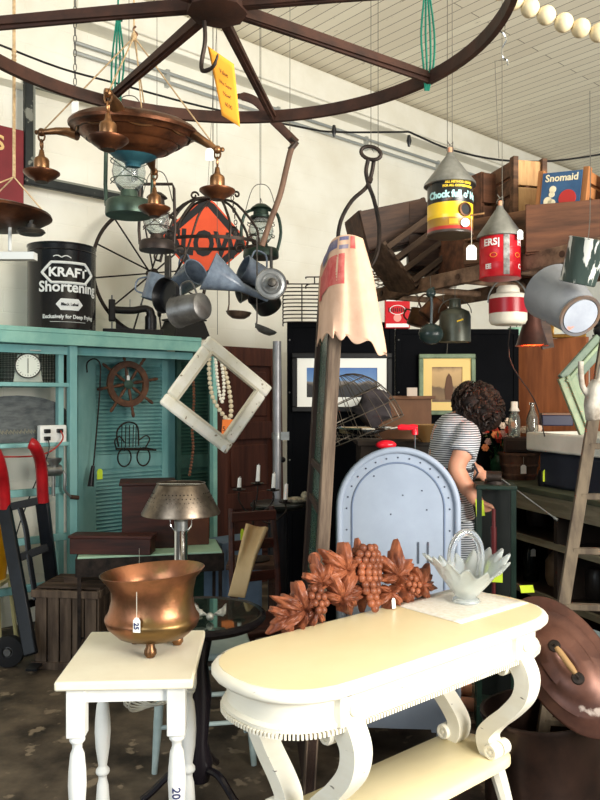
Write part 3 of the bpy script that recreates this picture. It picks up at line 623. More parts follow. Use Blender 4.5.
for tp in tips: mb.tube([tp, ap_], .0022, 5)
mb.tube([V((.02, .02, .04)), ap_+V((.004, 0, 0))], .002, 5)
mb.tube([ap_, V((0, 0, HC-o.z))], .0026, 5); mb.ball(ap_, .009, 8, (1, 1, 1.6)); mb.b('rope', rope, t)
mb = MB(); mb.tube(smooth([ap_+V((-.008, 0, -.005)), ap_+V((.008, .003, .008)), ap_+V((-.002, 0, .02)), ap_+V((.005, 0, .03))]), .003, 6); mb.b('knot', darkbrass, t)
sg0 = M('pale_grey_paint', (186, 188, 184), rough=.6)
# second pan at the left picture edge
CY = 2.05; o = P(-12, 218, CY)
t = T('pan_chandelier', 'dark flat pan light hanging at the left picture edge above the shortening can', 'chandelier', o)
mb = MB(); mb.lathe([(.0001, .03), (.12, .028), (.165, .014), (.168, .006), (.155, -.002), (.13, -.016), (.09, -.024), (.0001, -.03)], 48); mb.b('pan', darkbrass, t, sharp=50)
mb = MB(); q = V((.128, -.03, -.035)); mb.at(q); mb.lathe([(.0001, .012), (.012, .01), (.014, 0), (.034, -.004), (.038, -.01), (.03, -.017), (.0001, -.017)], 24); mb.tube([(0, 0, .01), (0, 0, .03)], .005, 6); mb.b('socket_dish', darkmetal, t)
mb = MB(); ax = V(((14+12)*CY/FPX, 0, (218-177)*CY/FPX))
for q in ((.155, .02, .01), (-.05, -.12, .01), (-.1, .1, .01)): mb.tube([q, ax], .002, 5)
mb.tube([ax, V((ax.x, 0, HC-o.z))], .0045, 6)
for i in range(3): mb.ball(ax+V((0, 0, .32+i*.012)), .007, 8)
mb.b('rope', rope, t)
mb = MB(); mb.tube([(.06, 0, -.02), (.06, 0, -.09)], .005, 8); mb.box((.05, 0, -.105), (.16, .03, .02)); mb.b('white_bracket', sg0, t)
# ------------------------------------------------------------------ pot rack and its hangings
RY = 3.15; o = P(208, 243, RY); k = RY/FPX
t = T('pot_rack', 'scrolled black iron pot rack crowded with ladles, funnels and pots', 'pot rack', o)
g = lambda x, y, d_=0: V(((x-208)*k, d_, -(y-243)*k))
def ell(cx, cy, cz, rx, ry, n=40): return [V((cx+rx*math.cos(2*PI*i/n), cy+ry*math.sin(2*PI*i/n), cz)) for i in range(n)]
mb = MB(); vs = []
for q in ell(0, 0, 0, .205, .13, 48):
    for (dr, dz) in ((-.002, -.007), (.002, -.007), (.002, .007), (-.002, .007)): vs.append(q+q.normalized()*dr+V((0, 0, dz)))
mb.add(vs, [(i*4+k_, ((i+1) % 48)*4+k_, ((i+1) % 48)*4+(k_+1) % 4, i*4+(k_+1) % 4) for i in range(48) for k_ in range(4)]); mb.b('band', iron, t)
apx = g(213, 197)
for (a, sx) in ((180, 1), (140, 1), (40, 1), (0, 1), (-60, 1), (-120, 1)):
    q = V((.205*math.cos(R(a)), .13*math.sin(R(a)), 0)); mb = MB()
    mb.tube(smooth([q, q*1.0+V((0, 0, .06)), lerp(q, apx, .45)+V((0, 0, .075)), lerp(q, apx, .8)+V((0, 0, .03)), apx]), .0055, 7); mb.b('hoop', iron, t)
mb = MB(); mb.tube(smooth([g(160, 262), g(166, 240), g(176, 215), g(192, 200), apx]), .006, 7); mb.tube(smooth([g(175, 275), g(185, 255), g(192, 235), g(200, 212), apx]), .005, 7); mb.b('hoop', iron, t)
def scroll(mb_, c_, r_, s_=1, tr=.0045):
    mb_.tube([c_+V((s_*r_*(1-j/26)*math.cos(j/20*2*PI*1.1), 0, r_*(1-j/26)*math.sin(j/20*2*PI*1.1))) for j in range(21)], tr, 6)
mb = MB()
for (x, y, r_, s_) in ((195, 197, .018, 1), (237, 196, .015, -1), (160, 258, .03, 1), (255, 242, .03, -1), (240, 250, .024, 1), (182, 252, .026, -1), (170, 236, .02, 1), (233, 232, .02, 1)): mb = MB(); scroll(mb, g(x, y, -.02), r_, s_); mb.b('scroll', iron, t)
mb = MB()
for i in range(8): mb.at(g(233+i*.8, 200+i*6, -.03), rx=90, rz=90*(i % 2)); mb.tube([V((.006*math.cos(2*PI*j/10), .010*math.sin(2*PI*j/10), 0)) for j in range(10)], .002, 5, closed=True)
mb.at(); mb.tube([apx, V((apx.x, 0, HC-o.z))], .002, 5); mb.b('chain', iron, t)
def hung(name, label, cat, px, py, Y, **kw): return T(name, label, cat, P(px, py, Y), **kw)
# ladles
def ladle(label, px, py0, py1, Y, r_, mt, tilt, grp=None):
    k = Y/FPX; t = T('ladle', label, 'ladle', P(px, py1, Y), group=grp); L_ = (py1-py0)*k
    mb = MB(); mb.tube([(0, 0, L_), (0, 0, .03), (-.005, 0, .0)], [(.003, .008), (.003, .006), (.004, .006)], 8); mb.tube(smooth([V((0, 0, L_-.01)), V((0, 0, L_+.02)), V((0, .02, L_+.025)), V((0, .03, L_+.008))]), .003, 6); mb.b('handle', mt, t)
    mb = MB().at((r_*.75*(1 if tilt > 0 else -0.1), 0, 0), ry=tilt); mb.lathe([(.0001, -r_*.55), (r_*.5, -r_*.5), (r_*.86, -r_*.25), (r_, 0), (r_*.96, .001), (r_*.82, -r_*.22), (r_*.45, -r_*.44), (.0001, -r_*.5)], 24); mb.b('bowl', mt, t, sharp=60)
ladle('short wide ladle with dark rusty bowl hanging in the middle of the pot rack', 229, 240, 312, 3.05, .053, M('rusty_ladle_metal', (110, 92, 80), (74, 60, 52), rough=.4, metal=.7, scale=14), 4, None)
ladle('long steel ladle hanging lowest from the pot rack', 257, 242, 328, 3.0, .048, greymetal, 22, None)
# funnels (local z from mouth to spout)
def funnel(label, a, b_, r_, Y, mt, dy=0, sp=.45):
    A_, B_ = P(a[0], a[1], Y), P(b_[0], b_[1], Y+dy); t = T('funnel', label, 'funnel', A_); L_ = (B_-A_).length
    mb = MB().aim((0, 0, 0), B_-A_); z1 = L_*(1-sp)
    mb.lathe([(r_, 0), (r_+.003, .002), (r_, .006), (r_*.25, z1), (.009, L_), (.007, L_), (r_*.2, z1), (r_-.004, .006), (r_-.004, 0), (r_, 0)], 28); mb.b('cone', mt, t, sharp=50)
    mb = MB(); q = mb.aim((0, 0, 0), B_-A_); mb.tube(smooth([V((r_*.75, 0, L_*.15)), V((r_*1.05, 0, L_*.22)), V((r_*.85, 0, L_*.4)), V((r_*.5, 0, L_*.35))]), .003, 6); mb.b('handle', mt, t)
    return t
funnel('large grey enamel funnel hanging at the front centre of the pot rack', (208, 271), (268, 300), .078, 2.95, enamel, .05)
funnel('smaller dark funnel tucked under the grey enamel mug on the pot rack', (238, 293), (288, 282), .042, 3.15, greymetal, .08)
def mug(name, label, cat, a, b_, r0, r1, Y, mt, dy=0, handle=True, loc_in=None, bail=False):
    """open end at a, closed end at b"""
    A_, B_ = P(a[0], a[1], Y), P(b_[0], b_[1], Y+dy); t = T(name, label, cat, B_); L_ = (B_-A_).length
    mb = MB().aim((0, 0, 0), A_-B_)
    mb.lathe([(.0001, 0), (r1-.004, 0), (r1, .004), (r0, L_-.003), (r0+.003, L_), (r0, L_+.002), (r0-.004, L_), (r1-.004, .006), (.0001, .005)], 32); o_ = mb.b('body', mt, t, sharp=50)
    if handle:
        mb = MB().aim((0, 0, 0), A_-B_); mb.tube(smooth([V((0, r0*.98, L_*.85)), V((0, r0+L_*.3, L_*.8)), V((0, r0+L_*.32, L_*.4)), V((0, r1*.99, L_*.2))]), (.004), 7); mb.b('handle', mt, t)
    return t
mug('enamel_mug', 'dark grey enamel mug lying sideways right of the large funnel', 'mug', (243, 268), (268, 281), .056, .045, 3.1, enamel, .05)
mug('saucepan', 'dented tin saucepan hanging with its base turned right below the pot rack', 'saucepan', (178, 312), (203, 306), .062, .052, 2.95, greymetal, -.08)
mug('enamel_cup', 'rounded blue grey enamel cup above the tin saucepan', 'cup', (196, 272), (178, 286), .058, .046, 3.12, enamel, .08)
mug('tin_measure', 'grey tin measure hanging behind the black skillet', 'measure', (153, 300), (160, 275), .05, .05, 3.2, enamel, .0)
mug('dark_pan', 'small black pan hanging behind the round glass lid', 'pan', (262, 294), (270, 308), .062, .055, 3.05, blackm, .05)
# skillet
t = hung('skillet', 'black cast iron skillet hanging left of the tin saucepan', 'skillet', 168, 296, 2.98, rz=-38)
mb = MB().at((0, 0, 0), rx=90); mb.lathe([(.0001, -.012), (.062, -.012), (.072, .022), (.069, .022), (.059, -.008), (.0001, -.008)], 32); mb.b('pan', blackm, t)
mb = MB(); mb.box((0, 0, .115), (.03, .012, .09)); mb.tube([V((.012*math.cos(2*PI*i/14), 0, .168+.016*math.sin(2*PI*i/14))) for i in range(14)], .004, 6, closed=True); mb.b('handle', darkmetal, t, bevel=.003)
# round lid
t = hung('pot_cover', 'round ridged grey lid with a centre knob hanging at the right of the rack', 'lid', 271, 284, 2.9, rz=8)
mb = MB().at((0, 0, 0), rx=90); mb.lathe([(.0001, .022), (.018, .02), (.03, .008), (.036, .012), (.042, .004), (.052, .003), (.058, .008), (.062, .002), (.062, -.004), (.03, 0), (.0001, .004)], 40); mb.b('lid', M('frosted_lid_metal', (150, 152, 152), (120, 122, 122), rough=.25, metal=.5, scale=10), t)
mb = MB().at((0, -.02, 0), rx=90); mb.lathe([(.0001, .03), (.014, .028), (.018, .018), (.01, .008), (.008, 0)], 20); mb.tube([(0, .06, -.01), (0, .14, -.015)], .006, 6); mb.b('knob', darkmetal, t)
# ------------------------------------------------------------------ SLOW sign
SY = 4.5; t = hung('road_sign', 'orange diamond SLOW road sign hanging behind the pot rack', 'sign', 205, 240, SY, rz=10, ry=3)
def dia(r_, ct=.16):
    out = []
    for i in range(4):
        a = R(90*i+90); nx = R(90*i+180); p = V((r_*math.cos(a), r_*math.sin(a))); q = V((r_*math.cos(nx), r_*math.sin(nx))); pr = V((r_*math.cos(a-PI/2), r_*math.sin(a-PI/2)))
        out += [tuple(lerp(p, pr, ct)), tuple(lerp(p, p*1.0, 1)*.92), tuple(lerp(p, q, ct))]
    return out[::-1]
orange = M('road_sign_orange', (222, 82, 38), (206, 70, 32), rough=.5, scale=5, c3=(120, 50, 30), th3=.72, s3=14)
mb = MB(); mb.prism(dia(.275), -.002, .002); pl = mb.b('plate', orange, t)
mb = MB(); mb.prism(dia(.262), -.0035, -.0022); bd_ = mb.b('black_border', black, pl)
mb = MB(); mb.prism(dia(.205, .02), -.005, -.0036); mb.b('orange_field', orange, pl)
mb = MB(); mb.text('SLOW', .165, fn=lambda x, y, z: (x*.93, y-.0065, z*1.25-.03), bold=.006, ext=.001); mb.b('lettering', black, pl)
mb = MB(); mb.tube([(0, .004, .24), (.005, .004, HC-1.5-(400-240)/FPX*SY)], .0015, 5); mb.b('hanging_wire', wirem, t)
# ------------------------------------------------------------------ lanterns
lampglass = M('lantern_glass', (225, 230, 228), rough=.05, trans=.9, ior=1.25)
def lantern(label, px, py, Y, h, mt, square=False, top_to=None, nofr=False, squat=1):
    t = T('lantern', label, 'lantern', P(px, py, Y)); r_ = h*.24*squat      # origin at the base
    mb = MB(); mb.lathe([(.0001, 0), (r_*1.0, 0), (r_*1.02, h*.02), (r_, h*.12), (r_*.9, h*.145), (r_*.42, h*.17), (r_*.36, h*.24), (.0001, h*.25)], 32); mb.b('fuel_tank', mt, t, sharp=45)
    mb = MB(); mb.lathe([(r_*.42, h*.25), (r_*.62, h*.32), (r_*.72, h*.42), (r_*.62, h*.54), (r_*.42, h*.62)], 28); mb.b('glass_globe', lampglass, t, solid=.002)
    mb = MB(); mb.lathe([(.0001, h*.62), (r_*.6, h*.62), (r_*.62, h*.65), (r_*.45, h*.67), (r_*.42, h*.75), (r_*.6, h*.77), (r_*.5, h*.80), (r_*.3, h*.84), (.0001, h*.85)], 24); mb.b('chimney_cap', mt, t, sharp=45)
    if not nofr:
        mb = MB(); rr = r_*(.98)
        if square: pts = [V((-rr, 0, h*.1)), V((-rr-.004, 0, h*.3)), V((-rr, 0, h*.9)), V((-rr*.9, 0, h*.97)), V((rr*.9, 0, h*.97)), V((rr, 0, h*.9)), V((rr+.004, 0, h*.3)), V((rr, 0, h*.1))]
        else: pts = smooth([V((-rr*.95, 0, h*.12)), V((-rr*1.15, 0, h*.4)), V((-rr*.95, 0, h*.68)), V((-rr*.4, 0, h*.76)), V((rr*.4, 0, h*.76)), V((rr*.95, 0, h*.68)), V((rr*1.15, 0, h*.4)), V((rr*.95, 0, h*.12))], 4)
        mb.tube(pts, [(r_*.09, r_*.09)]*len(pts), 8); mb.b('side_tube', mt, t)
    mb = MB()
    for z in (.34, .52): mb.tube(ell(0, 0, h*z, r_*.78, r_*.78, 24), .0018, 5, closed=True)
    for s_ in (-1, 1): mb.tube([V((-s_*r_*.76, -.2*r_, h*.3)), V((s_*r_*.1, -r_*.8, h*.42)), V((s_*r_*.76, -.2*r_, h*.55))], .0018, 5)
    mb.b('guard_wire', mt, t)
    if top_to is not None:
        mb = MB(); mb.tube(smooth([V((-r_*.9, 0, h*.72)), V((-r_*.5, 0, h*1.08)), V((0, 0, h*1.16)), V((r_*.5, 0, h*1.08)), V((r_*.9, 0, h*.72))]), .002, 5); mb.tube([(0, 0, h*1.16), (0, 0, HC-t.location.z)], .0012, 5); mb.b('bail', wirem, t)
    return t
gl = M('green_lantern_metal', (70, 88, 76), (48, 62, 54), rough=.4, metal=.5, scale=12)
lantern('grey green barn lantern hanging just below the pan chandelier', 129, 216, 2.6, .36, gl, square=True, top_to=1, squat=.92)
lantern('dark rusty square framed lantern with clear globe beside the orange sign', 157, 251, 2.85, .262, M('dark_rust_lantern', (66, 54, 48), (44, 38, 36), rough=.5, metal=.5, scale=12), square=True, top_to=1, squat=1.05)
lantern('small dark green lantern hanging at the right of the pot rack', 261, 258, 3.36, .285, M('deep_green_lantern', (38, 56, 46), (26, 40, 34), rough=.4, metal=.4, scale=12), top_to=1, squat=1.15)
# ------------------------------------------------------------------ spoked wheel behind the sewing machine
hs = zt
t = T('spoked_wheel', 'large thin spoked iron wheel leaning on the white wall behind the sewing machine', 'wheel', W(152, 273, 4.72)); t.rotation_euler.z = A
r_ = t.location.z-hs-.012
mb = MB(); mb.tube([V((r_*math.cos(2*PI*i/64), 0, r_*math.sin(2*PI*i/64))) for i in range(64)], (.013), 8, closed=True); mb.b('rim', iron, t)
for i in range(12):
    a = 2*PI*(i+.35)/12; mb = MB(); mb.tube([V((.02*math.cos(a), (-.02 if i % 2 else .02), .02*math.sin(a))), V((r_*math.cos(a), 0, r_*math.sin(a)))], .006, 6); mb.b('spoke', iron, t)
mb = MB().at((0, 0, 0), rx=90); mb.cyl(.028, -.04, .04, 16); mb.b('hub', iron, t)
# ------------------------------------------------------------------ shortening can
q = W(62, 331, 4.66); t = T('shortening_can', 'tall black shortening can with white lettering on the teal shelf', 'can', (q.x, q.y, hs)); t.rotation_euler.z = R(17)
cr_, ch = .212, .545
gloss = M('glossy_black_tin', (14, 16, 18), (22, 22, 26), rough=.18, scale=8)
mb = MB(); mb.lathe([(.0001, 0), (cr_+.002, 0), (cr_+.003, .008), (cr_, .014), (cr_, ch-.05), (cr_+.003, ch-.045), (cr_, ch-.04), (cr_, ch-.012), (cr_+.004, ch-.008), (cr_+.004, ch), (cr_-.004, ch), (cr_-.006, ch-.01), (.0001, ch-.01)], 64); cb = mb.b('can_body', gloss, t, sharp=30)
white = M('printed_white', (225, 228, 226), rough=.4)
cm_ = cylmap(cr_, 0, .0008)
def ctxt(s_, size, z, x0=0, bold=.0, sx=1, mt=white, par=cb, r_=cr_, lift=.0008):
    mb = MB(); mb.text(s_, size, fn=lambda x, y, zz_: cylmap(r_, z, lift)(x+x0, y, zz_), bold=bold, ext=.0004, sx=sx); return mb.b('lettering', mt, par)
ctxt('KRAFT', .078, .352, .042, .0028, 1.05); ctxt('Shortening', .092, .262, .055, .0024, 1.0); ctxt('Exclusively for Deep Frying', .034, .078, .05, .001, .9); ctxt('Black Label', .024, .155, .05, .001, 1, gloss, cb, cr_+.002)
mb = MB(); f_ = cylmap(cr_, 0, .001); mb.tube([V(f_(x/1000, 0, .046)) for x in range(-70, 160, 8)], .0015, 4); mb.b('printed_line', white, cb)
def outline(w_, h, cut, n_=1): return [(-w_/2+cut, -h/2), (w_/2-cut, -h/2), (w_/2, 0), (w_/2-cut, h/2), (-w_/2+cut, h/2), (-w_/2, 0)]
def dens(pts, m=12): 
    out = []
    for i in range(len(pts)):
        a, b_ = V(pts[i]), V(pts[(i+1) % len(pts)]); out += [lerp(a, b_, j/m) for j in range(m)]
    return out
mb = MB(); pp = dens(outline(.33, .125, .06)); f_ = cylmap(cr_, .352, .002); mb.tube([V(f_(p.x+.044, 0, p.y)) for p in pp], .009, 6, closed=True); mb.b('logo_outline', white, cb)
mb = MB(); pts = outline(.17, .072, .03); f_ = cylmap(cr_, .155, .0004)
mb.grid(lambda u, v: f_(.05+(u-.5)*(.17-.06*abs(v-.5)*2), 0, (v-.5)*.072), 16, 8); mb.b('label_badge', white, cb)
mb = MB(); f_ = cylmap(cr_, .445, .001); mb.tube([V(f_(x/1000, 0, .012*abs(math.sin(x/18)))) for x in range(-50, 60, 4)], .003, 5); mb.b('crest_line', white, cb)
# ------------------------------------------------------------------ sewing machine
q = W(133, 333, 4.62); t = T('sewing_machine', 'black hand sewing machine on the teal shelf beside the shortening can', 'sewing machine', (q.x, q.y, hs)); t.rotation_euler.z = R(14)
sm_ = M('sewing_black', (26, 25, 26), (40, 36, 34), rough=.3, metal=.3, scale=14)
mb = MB(); mb.box((0, 0, .02), (.40, .18, .04)); mb.b('base', sm_, t, bevel=.006)
mb = MB(); mb.tube(smooth([V((.12, 0, .04)), V((.12, 0, .12)), V((.115, 0, .17)), V((.08, 0, .19)), V((0, 0, .175)), V((-.10, 0, .175)), V((-.13, 0, .18))], 4), [(.04, .03)]*6+[(.03, .03)]*4+[(.025, .025)]*15, 12); mb.b('arm', sm_, t)
mb = MB(); mb.box((-.14, 0, .17), (.045, .06, .15)); mb.b('head', sm_, t, bevel=.008)
mb = MB(); mb.tube([(-.14, 0, .1), (-.14, 0, .04)], .005, 8); mb.box((-.14, 0, .045), (.02, .03, .006)); mb.tube([(-.14, 0, .24), (-.14, 0, .275)], .006, 8); mb.b('needle_bar', galv, t)
mb = MB().at((.175, 0, .185), ry=90); mb.lathe([(.0001, -.01), (.045, -.01), (.055, 0), (.055, .012), (.045, .016), (.04, .006), (.0001, .006)], 28); mb.tube([(0, .05, 0), (0, .05, .05)], .008, 8); mb.b('hand_wheel', sm_, t)
mb = MB()
for x in (-.02, .06): mb.tube([(x, 0, .19), (x, 0, .25)], .003, 6)
mb.b('spool_pin', galv, t)
mb = MB(); mb.prism([(-.115, .04), (-.115, .09), (-.07, .06), (.05, .042)], -.01, .01); mb.b('bed_plate', sm_, t)
# black box on the shelf end
q = W(186, 336, 4.62); t = T('black_metal_box', 'low black metal box with sloping sides on the right end of the teal shelf', 'box', (q.x, q.y, hs)); t.rotation_euler.z = A
mb = MB(); mb.add([(-.17, -.12, 0), (.14, -.12, 0), (.14, .12, 0), (-.17, .12, 0), (-.13, -.09, .13), (.10, -.09, .13), (.10, .09, .13), (-.13, .09, .13)], [(3, 2, 1, 0), (4, 5, 6, 7), (0, 1, 5, 4), (1, 2, 6, 5), (2, 3, 7, 6), (3, 0, 4, 7)]); mb.b('body', blackm, t, bevel=.006)
mb = MB(); mb.box((-.015, 0, .136), (.26, .2, .012)); mb.b('lid', blackm, t, bevel=.003)
# ------------------------------------------------------------------ things hung in the hutch
q = W(128, 384, 4.70); t = T('ship_wheel', 'small brown wooden ship wheel hanging on the teal shutter', 'ship wheel', q); t.rotation_euler.z = A
wm = M('ship_wheel_wood', (110, 74, 52), (76, 50, 38), rough=.55, scale=20)
mb = MB().at((0, 0, 0), rx=90); mb.lathe([(.118, -.012), (.158, -.012), (.162, 0), (.158, .014), (.118, .014), (.114, 0), (.118, -.012)], 48); mb.b('rim', wm, t)
for i in range(8):
    mb = MB().aim((0, -.004, 0), (math.cos(R(45*i+10)), -.004, math.sin(R(45*i+10)))); mb.lathe([(.0001, .02), (.007, .02), (.012, .07), (.008, .115), (.008, .165), (.012, .175), (.009, .19), (.013, .215), (.008, .235), (.0001, .238)], 12); mb.b('spoke', wm, t)
mb = MB().at((0, 0, 0), rx=90); mb.lathe([(.0001, .03), (.02, .028), (.036, .015), (.036, -.012), (.0001, -.012)], 24); mb.b('hub', M('green_hub', (60, 86, 74), rough=.5), t)
price_tag(t, (-.02, -.04, .1), .04, (.022, .035))
q = W(86, 366, 4.66); t = T('hook_pole', 'thin black iron hook with a twisted handle and yellow tag left of the ship wheel', 'hook', q); t.rotation_euler.z = A
k = 5.0/FPX/.75*.9; g = lambda x, y, d_=0: V(((x-86)*k*1.05, d_, -(y-366)*k*1.0*.9))
mb = MB(); mb.tube(smooth([g(87, 372), g(87, 363), g(93, 359), g(98, 364), g(98, 380), g(97, 400), g(93, 450), g(92, 460)]), .005, 6); mb.b('shaft', iron, t)
mb = MB(); mb.tube([g(92, 458), g(91, 466), g(90, 477)], [.012, .016, .022], 10); mb.b('handle', blackm, t)
price_tag(t, g(96, 461, -.03), .0, (.04, .07), tagy, rz=0)
q = W(132, 468, 4.68); t = T('toy_rocking_chair', 'tiny black bentwood rocking chair ornament hanging under the ship wheel', 'ornament', q); t.rotation_euler.z = A
k = .0066*1.05; g = lambda x, y, d_=0: V(((x-132)*k*1.05, d_, -(y-468)*k))
mb = MB(); mb.tube(smooth([g(118, 446), g(116, 432), g(122, 424), g(130, 422), g(138, 427), g(139, 446)]), .006, 6)
for x in (121, 125, 129, 133, 136): mb.tube([g(x, 447), g(x+.5, 425)], .0035, 5)
mb.b('back_hoop', iron, t)
mb = MB(); mb.tube([g(115, 448), g(149, 449)], .007, 6); mb.tube([g(117, 448, -.1), g(150, 450, -.1)], .007, 6)
for i in range(7): mb.tube([g(116+5*i, 448), g(117+5*i, 449, -.1)], .004, 5)
mb.b('seat', iron, t)
for (cx, yy) in ((124, 0), (142, -.03)):
    mb = MB(); mb.tube([g(cx+7*math.cos(a), 457+9*math.sin(a), yy) for a in [PI*2*i/20 for i in range(20)]], .006, 6, closed=True); mb.b('rocker', iron, t)
mb = MB(); mb.tube(smooth([g(146, 449), g(151, 440), g(147, 436), g(140, 440)]), .005, 6); mb.tube(smooth([g(116, 449), g(114, 440), g(119, 436), g(124, 442)]), .005, 6); mb.b('arm', iron, t)
def on_shelf(py, px, D=4.62): q = W(px, 400, D); return V((q.x, q.y, zz(py)+.003))
zs1 = zz(383)+.003; zs2 = zz(443)+.003
# kitchen scale
q = W(28, 383, 4.56); t = T('kitchen_scale', 'vintage kitchen scale with round white dial on the upper hutch shelf', 'scale', (q.x, q.y, zs1)); t.rotation_euler.z = R(20)
sg = M('scale_grey', (176, 184, 172), (160, 166, 156), rough=.5, scale=9)
mb = MB(); mb.add([(-.085, -.05, .0), (.085, -.05, 0), (.085, .07, 0), (-.085, .07, 0), (-.06, -.03, .17), (.06, -.03, .17), (.06, .05, .17), (-.06, .05, .17)], [(3, 2, 1, 0), (4, 5, 6, 7), (0, 1, 5, 4), (1, 2, 6, 5), (2, 3, 7, 6), (3, 0, 4, 7)]); mb.box((0, .01, .178), (.03, .03, .03)); mb.b('body', sg, t, bevel=.006)
mb = MB().at((0, -.05, .10), rx=90); mb.cyl(.072, -.012, .010, 36); di = mb.b('dial', M('dial_white', (226, 230, 218), rough=.4), t)
mb = MB().at((0, -.06, .10), rx=90); mb.tube([V((.073*math.cos(2*PI*i/36), .073*math.sin(2*PI*i/36), 0)) for i in range(36)], .004, 6, closed=True); mb.b('dial_rim', darkmetal, di)
mb = MB()
for i in range(24): mb.at((0, -.061, .10), ry=15*i); mb.box((0, 0, .060), (.0025, .002, .012 if i % 3 == 0 else .006))
mb.at((0, -.063, .1)); mb.box((0, 0, 0), (.004, .002, .09)); mb.b('pointer', black, di)
mb = MB(); mb.box((0, .01, .195), (.15, .12, .008)); mb.b('tray', M('scale_tray', (190, 196, 190), rough=.3, metal=.4), t, bevel=.003)
# wire basket
q = W(20, 383, 4.72); t = T('wire_basket', 'square wire mesh basket standing behind the kitchen scale', 'basket', (q.x, q.y, zs1)); t.rotation_euler.z = A
mb = MB(); bw, bh, bd2 = .50, .25, .22
for i in range(29): x = -bw/2+bw*i/28; mb.tube([(x, -bd2/2, 0), (x, -bd2/2, bh)], .0016, 4); mb.tube([(x, bd2/2, 0), (x, bd2/2, bh)], .0016, 4)
for i in range(12): z = bh*i/11; mb.tube([(-bw/2, -bd2/2, z), (bw/2, -bd2/2, z), (bw/2, bd2/2, z), (-bw/2, bd2/2, z)], .0016, 4, closed=True)
for i in range(9): y = -bd2/2+bd2*i/8; mb.tube([(bw/2, y, 0), (bw/2, y, bh)], .0016, 4); mb.tube([(-bw/2, y, 0), (-bw/2, y, bh)], .0016, 4)
mb.b('mesh', darkmetal, t)
mb = MB()
for z in (.0, bh): mb.tube([(-bw/2, -bd2/2, z), (bw/2, -bd2/2, z), (bw/2, bd2/2, z), (-bw/2, bd2/2, z)], .005, 6, closed=True)
mb.b('rim', darkmetal, t); mb = MB(); mb.box((bw/2+.04, .0, .13), (.05, .2, .26)); mb.b('side_board', weath, t)
# slate board
q = W(25, 443, 4.6); t = T('slate_sign', 'large grey slate coloured oval-topped board with faded pale marks on the lower hutch shelf', 'sign', (q.x, q.y, zs2)); t.rotation_euler.z = A; t.rotation_euler.x = R(-6)
slate = M('chalky_slate', (72, 76, 78), (102, 106, 106), rough=.8, scale=12, contrast=.45, stretch=(1, 1, 3))
mb = MB(); mb.prism([(-.36, 0), (.27, 0), (.28, .17)]+[(.28*math.cos(R(a))*1.0-.04+.04*math.cos(R(a)), .17+.12*math.sin(R(a))) for a in range(15, 166, 15)]+[(-.36, .17)], -.01, .01); s_ = mb.b('board', slate, t)
mb = MB(); rs_ = random.Random(2)
for i in range(16):
    x = -.16+.022*i; mb.tube(smooth([V((x, -.011, .05)), V((x+.006*rs_.random(), -.011, .075+.01*rs_.random())), V((x+.014, -.011, .055)), V((x+.018, -.011, .07))], 3), .0015, 4)
mb.b('faded_marks', M('chalk_tan', (150, 144, 122), rough=.9), s_)
# power outlet box with cords
q = W(52, 434, 4.52); t = T('outlet_box', 'white power strip box with black and red plugs under the slate sign', 'outlet', q); t.rotation_euler.z = A
mb = MB(); mb.box((0, 0, 0), (.17, .05, .11)); mb.b('box', whitep, t, bevel=.006)
for (x, z) in ((-.045, .02), (.035, .02), (-.045, -.025)): mb = MB(); mb.box((x, -.035, z), (.035, .03, .025)); mb.b('plug', blackm, t, bevel=.004)
mb = MB(); mb.tube(smooth([V((.035, -.05, .02)), V((.03, -.09, -.03)), V((-.04, -.08, -.1)), V((-.15, -.03, -.13)), V((-.4, -.02, -.12))]), .005, 6); mb.b('red_cord', M('red_cord', (170, 50, 40), rough=.5), t)
mb = MB(); mb.tube(smooth([V((-.045, -.05, -.025)), V((-.06, -.08, -.12)), V((-.12, .02, -.35)), V((-.2, .05, -.6)), V((-.22, .05, -.75))]), .004, 6); mb.b('black_cord', blackm, t)
q = W(55, 430, 4.64); t = T('side_plate', 'cream plate edge standing behind the outlet box', 'plate', (q.x, q.y, zs2+.09)); t.rotation_euler.z = A
mb = MB().at((0, 0, 0), rx=90); mb.lathe([(.0001, 0), (.06, 0), (.09, .012), (.088, .016), (.06, .005), (.0001, .005)], 32); mb.b('dish', M('cream_dish', (206, 190, 160), rough=.4), t)
# meat grinder
q = W(52, 470, 4.50); t = T('meat_grinder', 'grey steel meat grinder clamped on the hutch rail by the hand truck handle', 'grinder', q); t.rotation_euler.z = A
mb = MB().at((0, -.03, 0)); mb.lathe([(.0001, .02), (.03, .02), (.03, .04), (.045, .06), (.048, .075), (.044, .075), (.026, .045), (.0001, .03)], 24); mb.at((-.05, -.03, 0), ry=90); mb.cyl(.035, 0, .09, 24); mb.b('body', galv, t)
mb = MB(); mb.tube(smooth([V((.04, -.03, 0)), V((.06, -.05, -.03)), V((.06, -.05, -.12)), V((.10, -.05, -.17))]), [.01]*9+[.008]*4, 8); mb.b('crank', galv, t)
mb = MB(); mb.tube([(.10, -.05, -.17), (.15, -.05, -.18)], .014, 10); mb.b('crank_handle', darkwood, t)
mb = MB(); mb.tube([(0, -.02, -.03), (0, -.02, -.16)], .012, 8); mb.b('clamp', galv, t)
